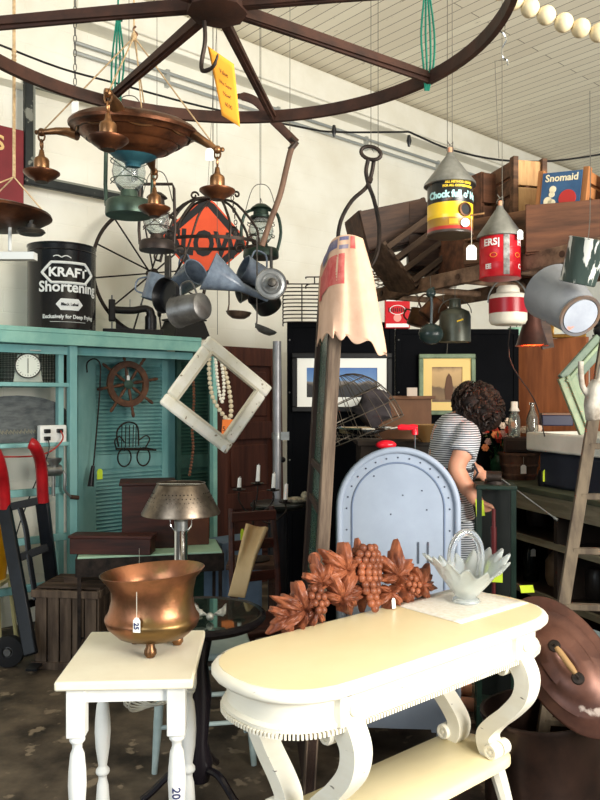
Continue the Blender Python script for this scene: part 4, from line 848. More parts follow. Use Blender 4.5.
# ------------------------------------------------------------------ hand truck
HYT = 4.18; fl = lambda x, Y, z=0: V(((x-300)/FPX*Y, Y, z))
t = T('hand_truck', 'black two wheeled hand truck with red curved handles leaning on the hutch', 'hand truck', (P(30, 0, HYT).x, HYT, 0)); o_ = t.location
g = lambda x, y, Y_: P(x, y, Y_)-o_
htb = M('black_truck_frame', (20, 24, 30), (12, 14, 18), rough=.35, scale=8); htr = M('red_truck_handle', (168, 26, 32), (130, 18, 24), rough=.3, scale=5)
for (p0, p1, pts) in (((4, 505, 4.34), (31, 655, 4.08), [(-6, 450, 4.18), (-1, 462, 4.2), (3, 480, 4.3), (5, 508, 4.34)]), ((42, 500, 4.42), (58, 630, 4.58), [(29, 443, 4.26), (35, 447, 4.28), (41, 465, 4.38), (43, 502, 4.42)])):
    mb = MB(); mb.bar(g(*p0), g(*p1), .075, .04, up=(0, -1, .1)); mb.b('rail', htb, t, bevel=.008)
    mb = MB(); mb.tube(smooth([g(*p) for p in pts]), [.026]+[.034]*11+[.036], 12); mb.b('handle', htr, t)
for (a, b_) in (((5, 508, 4.33), (42, 500, 4.41)), ((13, 560, 4.25), (48, 547, 4.34)), ((22, 606, 4.17), (54, 596, 4.50))):
    mb = MB(); mb.bar(g(*a), g(*b_), .02, .045, up=(0, 0, 1)); mb.b('crossbar', htb, t, bevel=.004)
mb = MB(); mb.tube(smooth([g(20, 508, 4.36), g(26, 530, 4.33), g(29, 555, 4.29), g(36, 600, 4.2)]), [(.02, .01)]*13, 8); mb.b('centre_strap', htb, t)
a, b_ = g(31, 655, 4.08), g(58, 630, 4.58)
mb = MB(); b3 = lerp(a, b_, .45); mb.bar(V((a.x, a.y, .03)), V((b3.x, b3.y, .03)), .06, .012, up=(0, 0, 1)); mb.b('toe_plate', htb, t)
for (x, Y_) in ((9, 4.22), (66, 4.66)):
    c = fl(x, Y_, .088)-o_; e = T if 0 else None
    mb = MB().aim(c, c+(b_-a)); mb.lathe([(.03, -.03), (.06, -.03), (.085, -.025), (.09, 0), (.085, .025), (.06, .03), (.03, .03)], 32); wl2 = mb.b('tyre', M('tyre_rubber', (28, 28, 30), rough=.8), t)
    mb = MB().aim(c, c+(b_-a)); mb.lathe([(.0001, -.035), (.02, -.035), (.022, -.015), (.05, -.012), (.062, -.02), (.062, .02), (.0001, .03)], 28); mb.b('wheel_hub', greymetal, wl2)
mb = MB(); mb.tube([fl(9, 4.22, .088)-o_, fl(74, 4.5, .088)-o_], .012, 8); mb.b('axle', htb, t)
# yellow bucket thing at left edge
t = T('yellow_mop_bucket', 'yellow plastic bucket on pale legs cut by the left picture edge', 'bucket', (P(-12, 0, 4.45).x, 4.45, 0))
mb = MB().at((0, 0, .44)); mb.lathe([(.0001, 0), (.10, 0), (.13, .30), (.135, .30), (.135, .312), (.12, .312), (.1, .02), (.0001, .02)], 28); mb.b('bucket', M('yellow_plastic', (226, 158, 22), rough=.4), t)
for (x, y) in ((-.09, -.09), (.09, -.09), (-.09, .09), (.09, .09)): mb = MB(); mb.tube([(x, y, .44), (x*1.4, y*1.4, 0)], .013, 8); mb.b('leg', M('pale_yellow_leg', (190, 180, 130), rough=.6), t)
mb = MB(); mb.box((0, 0, .43), (.24, .24, .02)); mb.b('seat_board', M('pale_yellow_leg', (0, 0, 0)), t)
# ------------------------------------------------------------------ slatted crate on the floor
crw = M('grey_brown_crate_wood', (104, 88, 74), (62, 50, 42), rough=.85, scale=4, stretch=(5, 5, .6), bump=.4, contrast=.45)
CA = fl(35, 4.20); CB = fl(94, 4.12); d = (CB-CA).normalized(); L_ = (CB-CA).length
t = T('slatted_crate', 'upright weathered grey wooden slatted crate on the floor beside the hand truck', 'crate', CA); t.rotation_euler.z = math.atan2(d.y, d.x)+R(6)
H = .44; Dp = .34
for i in range(5):
    mb = MB(); x = L_*(i+.5)/5; mb.box((x, 0, H/2), (L_/5-.008, .012, H)); mb.b('slat', crw, t, bevel=.002)
for x in (0, L_):
    mb = MB()
    for i in range(4): mb.box((x, Dp*(i+.6)/4.2, H/2), (.012, Dp/4-.012, H))
    mb.b('side', crw, t, bevel=.002)
for z in (H-.02, .02):
    mb = MB(); mb.box((L_/2, -.012, z), (L_+.03, .014, .04)); mb.box((L_+.012, Dp/2, z), (.014, Dp, .04)); mb.b('batten', crw, t, bevel=.002)
mb = MB()
for i in range(4): mb.box((L_/2, .03+Dp*(i+.5)/4.3, H+.004), (L_+.01, Dp/4-.012, .012))
mb.box((L_/2-.02, .14, H+.03), (.09, .05, .04)); mb.b('top_slat', weathx, t, bevel=.002)
mb = MB(); mb.box((L_/2, Dp, H/2), (L_, .012, H)); mb.b('back_board', crw, t)
# ------------------------------------------------------------------ tiled metal side table, chest and long box
tz = P(0, 548, 4.45).z
t = T('metal_side_table', 'black wrought iron side table with a pale green top under the brown chest', 'table', (P(150, 0, 4.4).x, 4.42, 0), rz=12)
mb = MB(); mb.box((0, 0, tz), (.80, .40, .02)); mb.b('tabletop', M('pale_mint_top', (174, 206, 178), (156, 190, 164), rough=.3, scale=6), t, bevel=.003)

mb = MB(); mb.box((0, -.205, tz-.05), (.81, .012, .10)); mb.box((0, .205, tz-.05), (.81, .012, .10)); mb.box((-.405, 0, tz-.05), (.012, .41, .1)); mb.box((.405, 0, tz-.05), (.012, .41, .1)); mb.b('apron', iron, t)
for x in (-.39, .39):
    for y in (-.19, .19): mb = MB(); mb.box((x, y, tz/2-.005), (.02, .02, tz-.01)); mb.b('leg', iron, t)
mb = MB(); mb.box((0, 0, .18), (.78, .38, .012)); mb.b('lower_shelf', iron, t)
t = T('wooden_chest', 'dark red brown wooden box chest standing behind the pierced tin lamp', 'chest', (P(148, 0, 4.5).x-.0, 4.5, tz+.01), rz=12)
mb = MB(); mb.box((0, 0, .185), (.30, .26, .37)); mb.b('body', redwood, t, bevel=.004); mb = MB(); mb.box((0, 0, .378), (.33, .29, .016)); mb.b('lid', redwood, t, bevel=.004)
mb = MB(); mb.box((.26, .03, .10), (.2, .2, .2)); mb.b('side_drawer', M('brown_drawer', (112, 66, 44), (84, 48, 34), rough=.5, scale=4), t, bevel=.004)
lb0, lb1 = P(72, 545, 4.18), P(142, 545, 4.05)
t = T('long_wooden_box', 'long narrow dark red wooden box lying across the front of the side table', 'box', V(((lb0.x+lb1.x)/2, 4.26, tz+.011)), rz=-3)
mb = MB(); mb.box((0, 0, .045), (.46, .12, .09)); mb.b('body', redwood, t, bevel=.004); mb = MB(); mb.box((0, 0, .098), (.475, .13, .016)); mb.b('lid', redwood, t, bevel=.003)
price_tag(t, (.17, -.07, .04), .1, (.014, .02))
# ------------------------------------------------------------------ diamond frame
t = T('diamond_frame', 'square cracked white picture frame hung as a diamond in front of the green shutter', 'frame', P(217.5, 395, 3.95), rz=26, ry=37)
mb = MB(); mb.frame(.452, .444, .066, .03); mb.b('frame', M('crackled_white_paint', (246, 242, 230), (234, 228, 208), rough=.6, scale=10, c3=(150, 132, 108), th3=.66, s3=40, stretch=(1, 1, 1)), t, bevel=.012)
mb = MB(); mb.frame(.334, .326, .012, .036); mb.b('inner_lip', M('frame_lip', (214, 204, 182), rough=.6), t)
mb = MB().at((0, 0, 0), ry=-37)
top = V((0, 0, .318)); mb.tube([top, V((top.x, .02, HC-t.location.z))], .0015, 5); mb.b('hanging_wire', wirem, t)
price_tag(t, (.19, -.02, -.19), .0, (.024, .034), rz=0)
# pearl necklaces and brown bead string hanging from the shutter edge
pearl = M('pearl_beads', (226, 214, 186), (206, 190, 160), rough=.3, scale=30)
def beadloop(name, label, pts, r_, mt, cat, Y, closed=False, grp=None):
    pts = smooth([P(x, y, Y_) for x, y, Y_ in pts], 6); o = pts[0].copy(); t = T(name, label, cat, o, group=grp); out = MB(); acc = 0; last = None
    dd = [0]
    for i in range(1, len(pts)): dd.append(dd[-1]+(pts[i]-pts[i-1]).length)
    n_ = int(dd[-1]/(r_*1.9)); j = 0
    for i in range(n_):
        s_ = dd[-1]*i/n_
        while dd[j+1] < s_: j += 1
        p = lerp(pts[j], pts[j+1], (s_-dd[j])/max(1e-6, dd[j+1]-dd[j])); out.ball(p-o, r_, 8)
    out.b('beads', mt, t); return t
beadloop('bead_necklace', 'longer string of pale beads looped over the shutter inside the diamond frame', [(212, 346, 4.85), (209, 365, 4.82), (212, 395, 4.82), (221, 412, 4.82), (229, 420, 4.82), (231, 405, 4.82), (226, 375, 4.82), (216, 347, 4.85)], .016, pearl, 'necklace', 4.8)
beadloop('bead_necklace', 'shorter string of white beads hung over the longer one inside the diamond frame', [(214, 346, 4.82), (216, 365, 4.78), (218, 385, 4.78), (222, 402, 4.78), (224, 385, 4.78), (221, 360, 4.78), (217, 346, 4.82)], .012, M('white_beads', (236, 230, 214), rough=.3), 'necklace', 4.8)
beadloop('bead_necklace', 'brown bead string hanging on the dark green shutter left of the pearls', [(193, 376, 5.0), (194, 400, 4.98), (192, 425, 4.98), (193, 450, 4.98), (189, 478, 4.98)], .011, M('brown_beads', (128, 84, 60), (86, 54, 40), rough=.5, scale=30), 'necklace', 4.8)
t = T('paper_price_note', 'orange paper price note pinned at the lower corner inside the diamond frame', 'note', P(228, 429, 4.74), rz=10)
mb = MB(); mb.prism([(-.042, -.05), (.035, -.055), (.045, .06), (-.035, .06)], -.001, .001); n_ = mb.b('paper', M('orange_note', (226, 120, 56), rough=.8), t)
mb = MB(); mb.text('5.00', .042, fn=lambda x, y, z: (x, y-.002, z), ext=.0003, bold=.0006); mb.b('lettering', ink2, n_)
# ------------------------------------------------------------------ grey stove pipe and dark stove stand, candelabra
t = T('metal_pipe', 'slim upright grey metal pipe in front of the brown door', 'pipe', (P(277, 0, 4.6).x, 4.6, 0))
mb = MB(); mb.cyl(.026, 0, 1.86, 20); mb.box((0, 0, .01), (.12, .12, .02)); mb.b('tube', M('grey_pipe', (142, 142, 144), (120, 120, 124), rough=.4, metal=.5, scale=6), t)
mb = MB().at((0, 0, 1.28)); mb.cyl(.032, -.02, .02, 20); mb.box((.05, -.01, 0), (.05, .02, .05)); mb.b('clamp', galv, t)
stz = P(0, 503, 4.2).z
t = T('pedestal_table', 'small dark round pedestal table behind the iron candleholder', 'table', (P(278, 0, 4.2).x, 4.2, 0))
mb = MB().at((0, 0, stz)); mb.lathe([(.0001, -.03), (.14, -.028), (.155, -.01), (.155, 0), (.145, .004), (.0001, .0)], 36); mb.b('tabletop', M('dark_green_black_top', (34, 38, 34), (22, 24, 22), rough=.3, scale=6), t)
mb = MB(); mb.lathe([(.0001, 0), (.13, 0), (.13, .03), (.06, .05), (.055, stz-.05), (.09, stz-.02), (.0001, stz-.02)], 28); mb.b('pedestal', M('black_blue_paint', (22, 24, 30), rough=.4), t)
for i, (x, y, s_) in enumerate(((292, 500, .035), (300, 494, .028))):
    pass
t = T('shell_ornament', 'small crumpled shell ornament on the right of the dark pedestal table', 'ornament', V((P(296, 0, 4.17).x, 4.17, stz+.0)))
mb = MB(); mb.ball((0, 0, .02), .04, 14, (1.4, .9, .5)); mb.ball((.05, 0, .04), .025, 10, (1, .8, 1.2)); mb.ball((-.05, .01, .018), .025, 10, (1.2, 1, .7)); mb.b('shell', M('shell_grey', (150, 142, 120), (60, 58, 50), rough=.5, scale=30, bump=.6), t)
k = 3.95/FPX; t = T('candle_holder', 'black wrought iron candle holder with four white candles before the brown door', 'candle holder', P(253, 560, 3.95)); g = lambda x, y, d_=0: V(((x-253)*k, d_, -(y-560)*k))
can = [(239, 491, 478, 0), (257, 486, 466, .05), (273, 492, 474, .02), (285.5, 502, 483, -.05)]
mb = MB(); mb.tube([g(253, 560), g(253, 515), g(254, 500)], .006, 8); mb.b('stem', iron, t)
mb = MB().at((0, 0, 0)); mb.lathe([(.0001, 0), (.09, 0), (.09, .008), (.02, .02), (.0001, .02)], 24); mb.b('base', iron, t)
for (x, y0, y1, d_) in can:
    mb = MB(); mb.tube(smooth([g(253, 512), g((253+x)/2, y0+20, d_), g(x, y0+9, d_), g(x, y0+1, d_)]), .0045, 6); mb.b('arm', iron, t)
    mb = MB().at(g(x, y0, d_)); mb.lathe([(.0001, 0), (.01, 0), (.034, .006), (.036, .01), (.012, .006), (.013, .02), (.0001, .02)], 20); cu2 = mb.b('drip_pan', iron, t)
    mb = MB().at(g(x, y0, d_), rz=0, ry=3); mb.cyl(.0115, .006, (y0-y1)*k, 14, r2=.009); mb.tube([(0, 0, (y0-y1)*k), (.002, 0, (y0-y1)*k+.008)], .0015, 5); mb.b('candle', M('candle_wax', (236, 234, 228), rough=.4), t)
CB_Y = 3.95
t = T('candle_stand', 'low dark wooden stand carrying the iron candle holder', 'stand', V((P(253, 0, 3.95).x, 3.95, 0))); h_ = P(0, 560, 3.95).z
mb = MB(); mb.box((0, 0, h_-.012), (.26, .26, .024)); mb.b('stand_top', darkwood, t, bevel=.003)
for x in (-.1, .1):
    for y in (-.1, .1): mb = MB(); mb.box((x, y, h_/2-.012), (.025, .025, h_-.024)); mb.b('leg', darkwood, t)
# curved pale board (old chair back)
t = T('curved_wood_splat', 'pale bent plywood board leaning upright behind the round glass topped table', 'board', P(240, 592, 3.55), ry=0)
k = 3.55/FPX; g = lambda x, y, d_=0: V(((x-240)*k, d_, -(y-592)*k))
def bf(u, v):
    l0, l1 = g(228, 596), g(246, 527, .1); r0_, r1_ = g(245, 598, .0), g(262, 530, .08)
    mid = lerp(lerp(l0, l1, v), lerp(r0_, r1_, v), u); cv = math.sin(PI*u)*(.10*max(0, v-.35)); return mid+V((.05*max(0, v-.6)*u, cv, -.02*math.sin(u*PI)*(v > .9)))
mb = MB(); mb.grid(bf, 14, 20); mb.b('board', M('pale_bent_ply', (204, 176, 132), (184, 154, 112), rough=.5, scale=4, stretch=(1, 1, .3)), t, solid=.018, sharp=60)
t2 = T('dark_red_chair', 'dark red wooden chair back standing behind the pale bent board', 'chair', V((P(256, 0, 3.72).x, 3.72, 0)), rz=25)
for x in (-.12, .12): mb = MB(); mb.tube(smooth([V((x, .02, 0)), V((x, 0, .4)), V((x, .02, .7)), V((x*.9, .06, .96))]), .016, 8); mb.b('leg', redwood, t2)
mb = MB(); mb.box((0, -.14, .43), (.3, .3, .03)); mb.b('seat', redwood, t2, bevel=.008)
for x in (-.12, .12): mb = MB(); mb.tube([(x, -.27, 0), (x, -.26, .42)], .014, 8); mb.b('leg', redwood, t2)
for z in (.62, .78, .92): mb = MB(); mb.box((0, .03, z), (.24, .014, .05)); mb.b('back_slat', redwood, t2, bevel=.004)
t3 = T('blue_shutter', 'small pale blue louvred cupboard low behind the candle holder', 'cupboard', V((P(233, 0, 5.0).x, 5.0, 0)), rz=41)
mb = MB(); mb.box((0, 0, .29), (.32, .22, .58)); mb.b('body', M('faded_blue_paint', (104, 124, 146), (88, 106, 128), rough=.6, scale=5), t3, bevel=.004)
mb = MB(); mb.box((0, -.115, .29), (.26, .012, .50)); dd_ = mb.b('door', M('faded_blue_paint', (0, 0, 0)), t3, bevel=.003); mb = MB(); mb.ball((.1, -.13, .45), .014, 8); mb.b('knob', iron, dd_)
price_tag(t3, (-.02, -.13, .66), .0, (.03, .1), tagy)
# ------------------------------------------------------------------ round dark table with glass top; tin lamp
gy = 2.86; gz = P(0, 614, gy).z
t = T('glass_topped_table', 'round black table with a reflecting glass top between the white stand and the console', 'table', (P(200, 0, gy).x, gy, 0))
mb = MB().at((0, 0, gz)); mb.lathe([(.0001, -.035), (.20, -.035), (.235, -.03), (.252, -.012), (.25, .0), (.238, .006), (.228, .002), (.225, -.004), (.0001, -.004)], 56); mb.b('table_rim', M('black_brown_lacquer', (26, 22, 26), rough=.22), t)
mb = MB().at((0, 0, gz)); mb.lathe([(.0001, .001), (.226, .001), (.226, -.003), (.0001, -.003)], 56); mb.b('glass_top', M('dark_mirror_glass', (112, 128, 118), rough=.04, metal=.9), t)
mb = MB(); mb.lathe([(.0001, .05), (.035, .05), (.05, .12), (.03, .2), (.045, .38), (.03, .5), (.06, gz-.03), (.0001, gz-.03)], 24); mb.b('pedestal', M('black_brown_lacquer', (0, 0, 0)), t)
for a in (80, 200, 320): mb = MB(); d = V((math.cos(R(a)), math.sin(R(a)), 0)); mb.tube(smooth([d*.02+V((0, 0, .1)), d*.1+V((0, 0, .1)), d*.18+V((0, 0, .04)), d*.22+V((0, 0, .014))]), .014, 8); mb.b('foot', M('black_brown_lacquer', (0, 0, 0)), t)
ly = 2.92; t = T('tin_shade_lamp', 'chrome table lamp with a pierced tin shade on the round glass topped table', 'lamp', (P(181, 0, ly).x, ly, gz+.006)); k = ly/FPX
zt2 = P(0, 484, ly).z-gz-.006; zb2 = P(0, 513, ly).z-gz-.006
tin = M('pierced_tin', (124, 112, 98), (84, 74, 64), rough=.34, metal=.85, scale=14, contrast=.45)
rb, rt_ = .149, .092
mb = MB(); mb.lathe([(rb, zb2), (rb+.002, zb2-.002), (rb+.002, zb2+.004), (rt_, zt2), (rt_+.002, zt2+.004), (rt_-.003, zt2+.004)], 64); sh = mb.b('lamp_shade', tin, t, solid=.002)
mb = MB()
for row in range(5):
    f_ = .2+.13*row; rr = lerp(rb, rt_, f_); z = lerp(zb2, zt2, f_)
    for i in range(48):
        if (i+row) % 12 < 9: a = 2*PI*(i+.5*(row % 2))/48; mb.ball(((rr+.001)*math.cos(a), (rr+.001)*math.sin(a), z), .0034, 6)
mb.b('punched_hole', M('hole_dark', (30, 24, 20), rough=.9), sh)
chrome = M('chrome', (200, 202, 204), rough=.12, metal=1)
mb = MB(); mb.lathe([(.0001, 0), (.065, 0), (.068, .01), (.03, .025), (.018, .05), (.03, .075), (.032, .12), (.02, .15), (.018, .18), (.026, .19), (.026, zb2-.065), (.0001, zb2-.065)], 32); mb.b('base', chrome, t)
mb = MB(); mb.lathe([(.026, zb2-.07), (.027, zb2-.03), (.018, zb2-.02), (.0001, zb2-.02)], 20); mb.b('socket', galv, t)
mb = MB(); mb.lathe([(.018, zb2-.02), (.022, zb2+.0), (.034, zb2+.03), (.036, zb2+.05), (.026, zb2+.075), (.0001, zb2+.085)], 24); mb.b('bulb', lampglass, t)
for s_ in (-1, 1): mb = MB(); mb.tube(smooth([V((s_*.02, 0, zb2-.075)), V((s_*.04, 0, zb2-.05)), V((s_*.044, 0, zb2-.02)), V((s_*.062, 0, zb2+.03)), V((s_*.08, 0, zb2+.1))]), .0025, 6); mb.b('harp', chrome, t)
mb = MB()
mb.tube([(-rt_, 0, zt2), (rt_, 0, zt2)], .002, 5); mb.b('shade_spider', chrome, t)
mb = MB(); mb.tube(smooth([V((.03, .0, .03)), V((.06, -.03, .008)), V((.09, -.07, .008)), V((.02, -.12, .008)), V((-.05, -.17, .006)), V((-.08, -.21, -.03)), V((-.09, -.22, -.2))]), .003, 6); mb.b('cord', string, t)
# tied ribbon ornament on the glass
t = T('silver_bow', 'crumpled silver paper bow lying on the glass tabletop beside the lamp', 'bow', (P(210, 0, 2.76).x, 2.76, gz+.004))
mb = MB()
for s_ in (-1, 1): mb.grid(lambda u, v: V((s_*(.008+.05*u), (v-.5)*.05*u, .02+(.018*math.sin(v*9+u*6)+.02)*u)), 10, 10)
mb.ball((0, 0, .015), .014, 10); mb.b('bow', M('silver_white', (206, 206, 198), (150, 150, 146), rough=.35, metal=.4, scale=40), t, solid=.002)
# coil of clear cord hanging under the stand
t = T('cord_coil', 'coil of clear plastic cord hanging behind the white stand legs', 'cord', (P(150, 0, 2.62).x, 2.62, P(0, 694, 2.62).z))
mb = MB()
for i in range(6): mb.at((0, 0, 0), rx=70+8*i, rz=20*i-40); mb.tube(ell(0, 0, 0, .075+.006*i, .03+.005*i, 24), .0035, 6, closed=True)
mb.b('coil', M('clear_cord', (200, 198, 186), rough=.2), t)
# ------------------------------------------------------------------ pale blue chair beneath
pb = M('pale_blue_chair_paint', (170, 186, 184), (150, 168, 168), rough=.5, scale=8)
t = T('pale_blue_stool', 'pale grey blue painted wooden stool standing beneath the round table', 'stool', (P(203, 0, 3.2).x, 3.2, 0), rz=10)
mb = MB(); mb.box((0, 0, .455), (.40, .34, .03)); mb.b('seat', pb, t, bevel=.01)
for (x, y) in ((-.17, -.13), (.17, -.13), (-.17, .13), (.17, .13)): mb = MB(); mb.tube([(x*1.18, y*1.2, 0), (x*1.1, y*1.12, .2), (x, y, .44)], [.012, .019, .017], 10); mb.b('leg', pb, t)
for z in (.18, .30): 
    for y in (-.15, .15): mb = MB(); mb.tube([(-.2, y, z), (.2, y, z)], .009, 8); mb.b('stretcher', pb, t)
# ------------------------------------------------------------------ carved grape swag on the console
cwood = M('carved_red_brown_wood', (160, 94, 64), (88, 46, 32), rough=.36, scale=9, contrast=.45, bump=.1, stretch=(1, 3, 1))
cA, cB = P(268, 634, .7195*FPX/234), P(436, 596, .7195*FPX/196)
dl = cB-cA; rzc = math.degrees(math.atan2(dl.y, dl.x)); CLn = math.hypot(dl.x, dl.y)
t = T('grape_leaf_carving', 'carved reddish wood swag of grape leaves and grapes standing on the cream console table', 'carving', V((cA.x, cA.y, .7815)), rz=rzc, rx=-6)
rnd = random.Random(3)
def leaf(cx, cz, s_, rot, par=t, yoff=0, lobes=5, squash=1.0):
    n_, m_ = 120, 12; spread = 3.9
    def rad(a):                    # a in -pi..pi, 0 is the tip direction
        L2 = 0
        for q, l_ in ((0, 1), (.95, .86), (-.95, .86), (1.9, .62), (-1.9, .62)):
            d = (a-q); d = (d+PI) % (2*PI)-PI
            L2 = max(L2, l_*(1-(abs(d)/.60)**.95*.70))
        L2 = max(L2, .34 if abs(a) < 2.5 else .2)
        return L2*(1+.10*math.cos(a*23))
    vs = [(0, 0)]; pts = []
    for j in range(1, m_+1):
        for i in range(n_):
            a = -PI+2*PI*i/n_; r_ = rad(a)*s_*j/m_
            pts.append((a, r_, j/m_))
    def y3(a, r_, f):
        vein = min(abs(((a-q)+PI) % (2*PI)-PI) for q in (0, .95, -.95, 1.9, -1.9))
        ridge = math.exp(-(vein*f*5)**2)*.012*(1-f*.6)-.012*math.cos(vein*20+f*7)*f*.55
        return -(.026*math.sin(f*PI*.78)+ridge+.008)*s_/.1+.014*f*f*(s_/.1)
    V3 = []
    def put(r_, a, y): x = r_*math.sin(a); z = r_*math.cos(a)*squash; c_, s2 = math.cos(R(rot)), math.sin(R(rot)); return (cx+x*c_+z*s2, yoff+y, cz-x*s2+z*c_)
    V3.append(put(0, 0, y3(0, 0, 0)))
    for a, r_, f in pts: V3.append(put(r_, a, y3(a, r_, f)))
    fs = [(0, 1+(i+1) % n_, 1+i) for i in range(n_)]
    for j in range(m_-1):
        for i in range(n_): p = 1+j*n_; fs.append((p+i, p+(i+1) % n_, p+n_+(i+1) % n_, p+n_+i))
    base = len(V3)
    for i in range(n_): a, r_, f = pts[(m_-1)*n_+i]; V3.append(put(r_*.96, a, .012))
    for i in range(n_): p = 1+(m_-1)*n_; fs.append((p+i, p+(i+1) % n_, base+(i+1) % n_, base+i))
    fs.append(tuple(range(base, base+n_)))
    mb = MB(); mb.add(V3, fs); return mb.b('leaf', cwood, par, sharp=70)
kx = CLn/ (436-268)
def cp(px, py):                    # point of the swag's plane seen at px,py
    f = (px-268)/168; Yd = lerp(cA.y, cB.y, 0); # solve along the base line
    k = (px-300)/FPX; d = V((dl.x, dl.y)).normalized(); s_ = (k*cA.y-cA.x)/(d.x-k*d.y); y_ = cA.y+d.y*s_
    return s_, (400-py)/FPX*y_+CAMH-.7815
for (px, py, s_, rot) in ((300, 609, .115, -62), (288, 616, .085, -120), (338, 598, .12, 35), (322, 582, .085, -10), (346, 570, .115, -50), (344, 590, .085, 100), (393, 575, .115, 12), (404, 588, .10, 60), (388, 592, .085, 190), (418, 585, .085, 40), (424, 593, .075, 105), (314, 610, .07, 200), (410, 600, .06, 170), (366, 566, .085, 0), (366, 590, .075, 180), (368, 578, .07, 90)):
    x, z = cp(px, py); leaf(x, max(z, .045), s_, rot, yoff=.022 if 364 < px < 370 else rnd.uniform(-.01, .012))
def grapes(lst, r_):
    mb = MB()
    for px, py, d_ in lst: x, z = cp(px, py); mb.ball((x, -.030-d_, z), r_, 12)
    mb.b('grape_cluster', cwood, t, sharp=180)
gl_ = []
for row, (py, n_, cx) in enumerate(((548, 3, 366), (554, 4, 366), (560, 5, 367), (566, 4, 367), (572, 4, 366), (578, 4, 366), (584, 3, 366), (590, 3, 366), (596, 2, 366), (602, 2, 367), (607, 1, 367))):
    for i in range(n_): gl_.append((cx+(i-(n_-1)/2)*5.6, py, .012-.006*abs(i-(n_-1)/2)))
grapes(gl_, .0145)
grapes([(309+dx, 588+dy, .008) for dx, dy in ((0, 0), (6, 2), (-3, 7), (3, 8), (9, 8), (0, 14), (6, 15), (11, 14), (3, 21), (8, 21))], .0125)
grapes([(404+dx, 577+dy, .012) for dx, dy in ((0, 0), (5, 1), (-2, 6), (3, 7), (8, 7), (1, 12), (6, 13))], .011)
mb = MB(); mb.tube(smooth([V((*([cp(318, 590)[0]]), .0, cp(318, 590)[1])), V((cp(345, 572)[0], 0, cp(345, 572)[1])), V((cp(366, 550)[0], 0, cp(366, 550)[1])), V((cp(395, 572)[0], 0, cp(395, 572)[1])), V((cp(425, 585)[0], 0, cp(425, 585)[1]))]), .014, 8); mb.b('stem', cwood, t)
price_tag(t, (cp(386, 603)[0], -.04, cp(386, 597)[1]), 0, (.016, .035))
x, z = cp(322, 560); mb = MB().at((x, .02, z), rx=90); mb.lathe([(.008, -.005), (.022, -.005), (.022, .005), (.008, .005), (.008, -.005)], 20); mb.b('hanging_eye', cwood, t)
# ------------------------------------------------------------------ glass basket and the white sheet under it
gp_ = P(466, 603, .72*FPX/203)
cl = T('pale_patch_sheet', 'thin added white sheet marking a pale patch under the glass basket on the console table', 'cloth', V((gp_.x, gp_.y, .7822)), rz=TA)  # added white sheet in place of a pale patch of the tabletop
mb = MB(); mb.grid(lambda u, v: V(((u-.5)*.38-.03, (v-.5)*.30, .0006)), 8, 8); mb.b('cloth', M('pale_patch_white', (236, 232, 222), (224, 218, 202), rough=.9, scale=60, bump=.3), cl, solid=.0012)
t = T('glass_basket', 'fluted frosted glass basket with an arched handle at the far end of the console table', 'glass basket', V((gp_.x, gp_.y, .7842)), rz=20)
gg = M('pressed_glass', (242, 248, 246), rough=.16, trans=.72, ior=1.42, spec=.8)
def fl_(a, r, z):
    f = max(0, min(1, (z-.02)/.12)); return (r*(1+.075*f*math.cos(15*a)), z+.013*f*f*math.cos(15*a)+.022*f*math.cos(2*a))
mb = MB(); mb.lathe([(.0001, .0), (.045, .0), (.05, .004), (.046, .012), (.034, .016), (.040, .024), (.062, .05), (.088, .08), (.114, .118), (.145, .142), (.142, .146), (.108, .120), (.082, .085), (.055, .055), (.03, .026), (.0001, .022)], 176, fl_); mb.b('bowl', gg, t, sharp=80)
mb = MB(); mb.tube(smooth([V((-.055, 0, .09)), V((-.062, 0, .15)), V((-.055, 0, .20)), V((-.03, 0, .235)), V((0, 0, .245)), V((.03, 0, .235)), V((.055, 0, .20)), V((.062, 0, .15)), V((.055, 0, .09))], 6), [(.009, .014)]*49, 10); mb.b('handle', M('thick_clear_glass', (235, 238, 240), rough=.05, trans=.9, ior=1.45), t)
# ------------------------------------------------------------------ suspended wooden ladder
LZ = 2.0
a0, a1 = V((.30, 3.70, LZ)), V((1.16, 2.12, LZ)); ld = (a1-a0).normalized(); ln = V((-ld.y, ld.x, 0));
if ln.x < 0: ln = -ln
LL = (a1-a0).length
lm = M('ladder_grey_brown_wood', (140, 112, 90), (80, 62, 50), rough=.8, scale=5, stretch=(3, 3, 3), bump=.3, contrast=.45)
t = T('hanging_ladder', 'long weathered wooden ladder hung flat from the ceiling with crates stacked on it', 'ladder', a0); t.rotation_euler.z = math.atan2(ld.y, ld.x)
s2 = 1 if (Matrix.Rotation(t.rotation_euler.z, 3, 'Z') @ V((0, 1, 0))).dot(ln) > 0 else -1
for y in (0, .42*s2):
    mb = MB(); mb.box((LL/2, y, .0), (LL, .03, .06)); mb.b('rail', lm, t, bevel=.003)
for i in range(7): mb = MB(); mb.tube([(.12+i*.28, 0, 0), (.12+i*.28, .42*s2, 0)], .015, 8); mb.b('rung', lm, t)
for (x, y) in ((.15, 0), (.15, .42*s2), (1.55, 0), (1.55, .42*s2)): mb = MB(); mb.tube([(x, y, 0), (x, y, HC-LZ)], .0018, 5); mb.b('hanging_wire', wirem, t)
for i in range(6): 
    mb = MB().at((.2+i*.27, -.016*s2, 0), rx=90); mb.cyl(.012, -.003, .003, 10); mb.b('rung_end', darkwood, t)
LTOP = LZ+.03
def lp(px, back=.0):               # point on the ladder at ray px
    k = (px-300)/FPX; a = a0+ln*back; s_ = (k*a.y-a.x)/(ld.x-k*ld.y); return a+ld*s_
lrz = math.degrees(math.atan2(ld.y, ld.x))
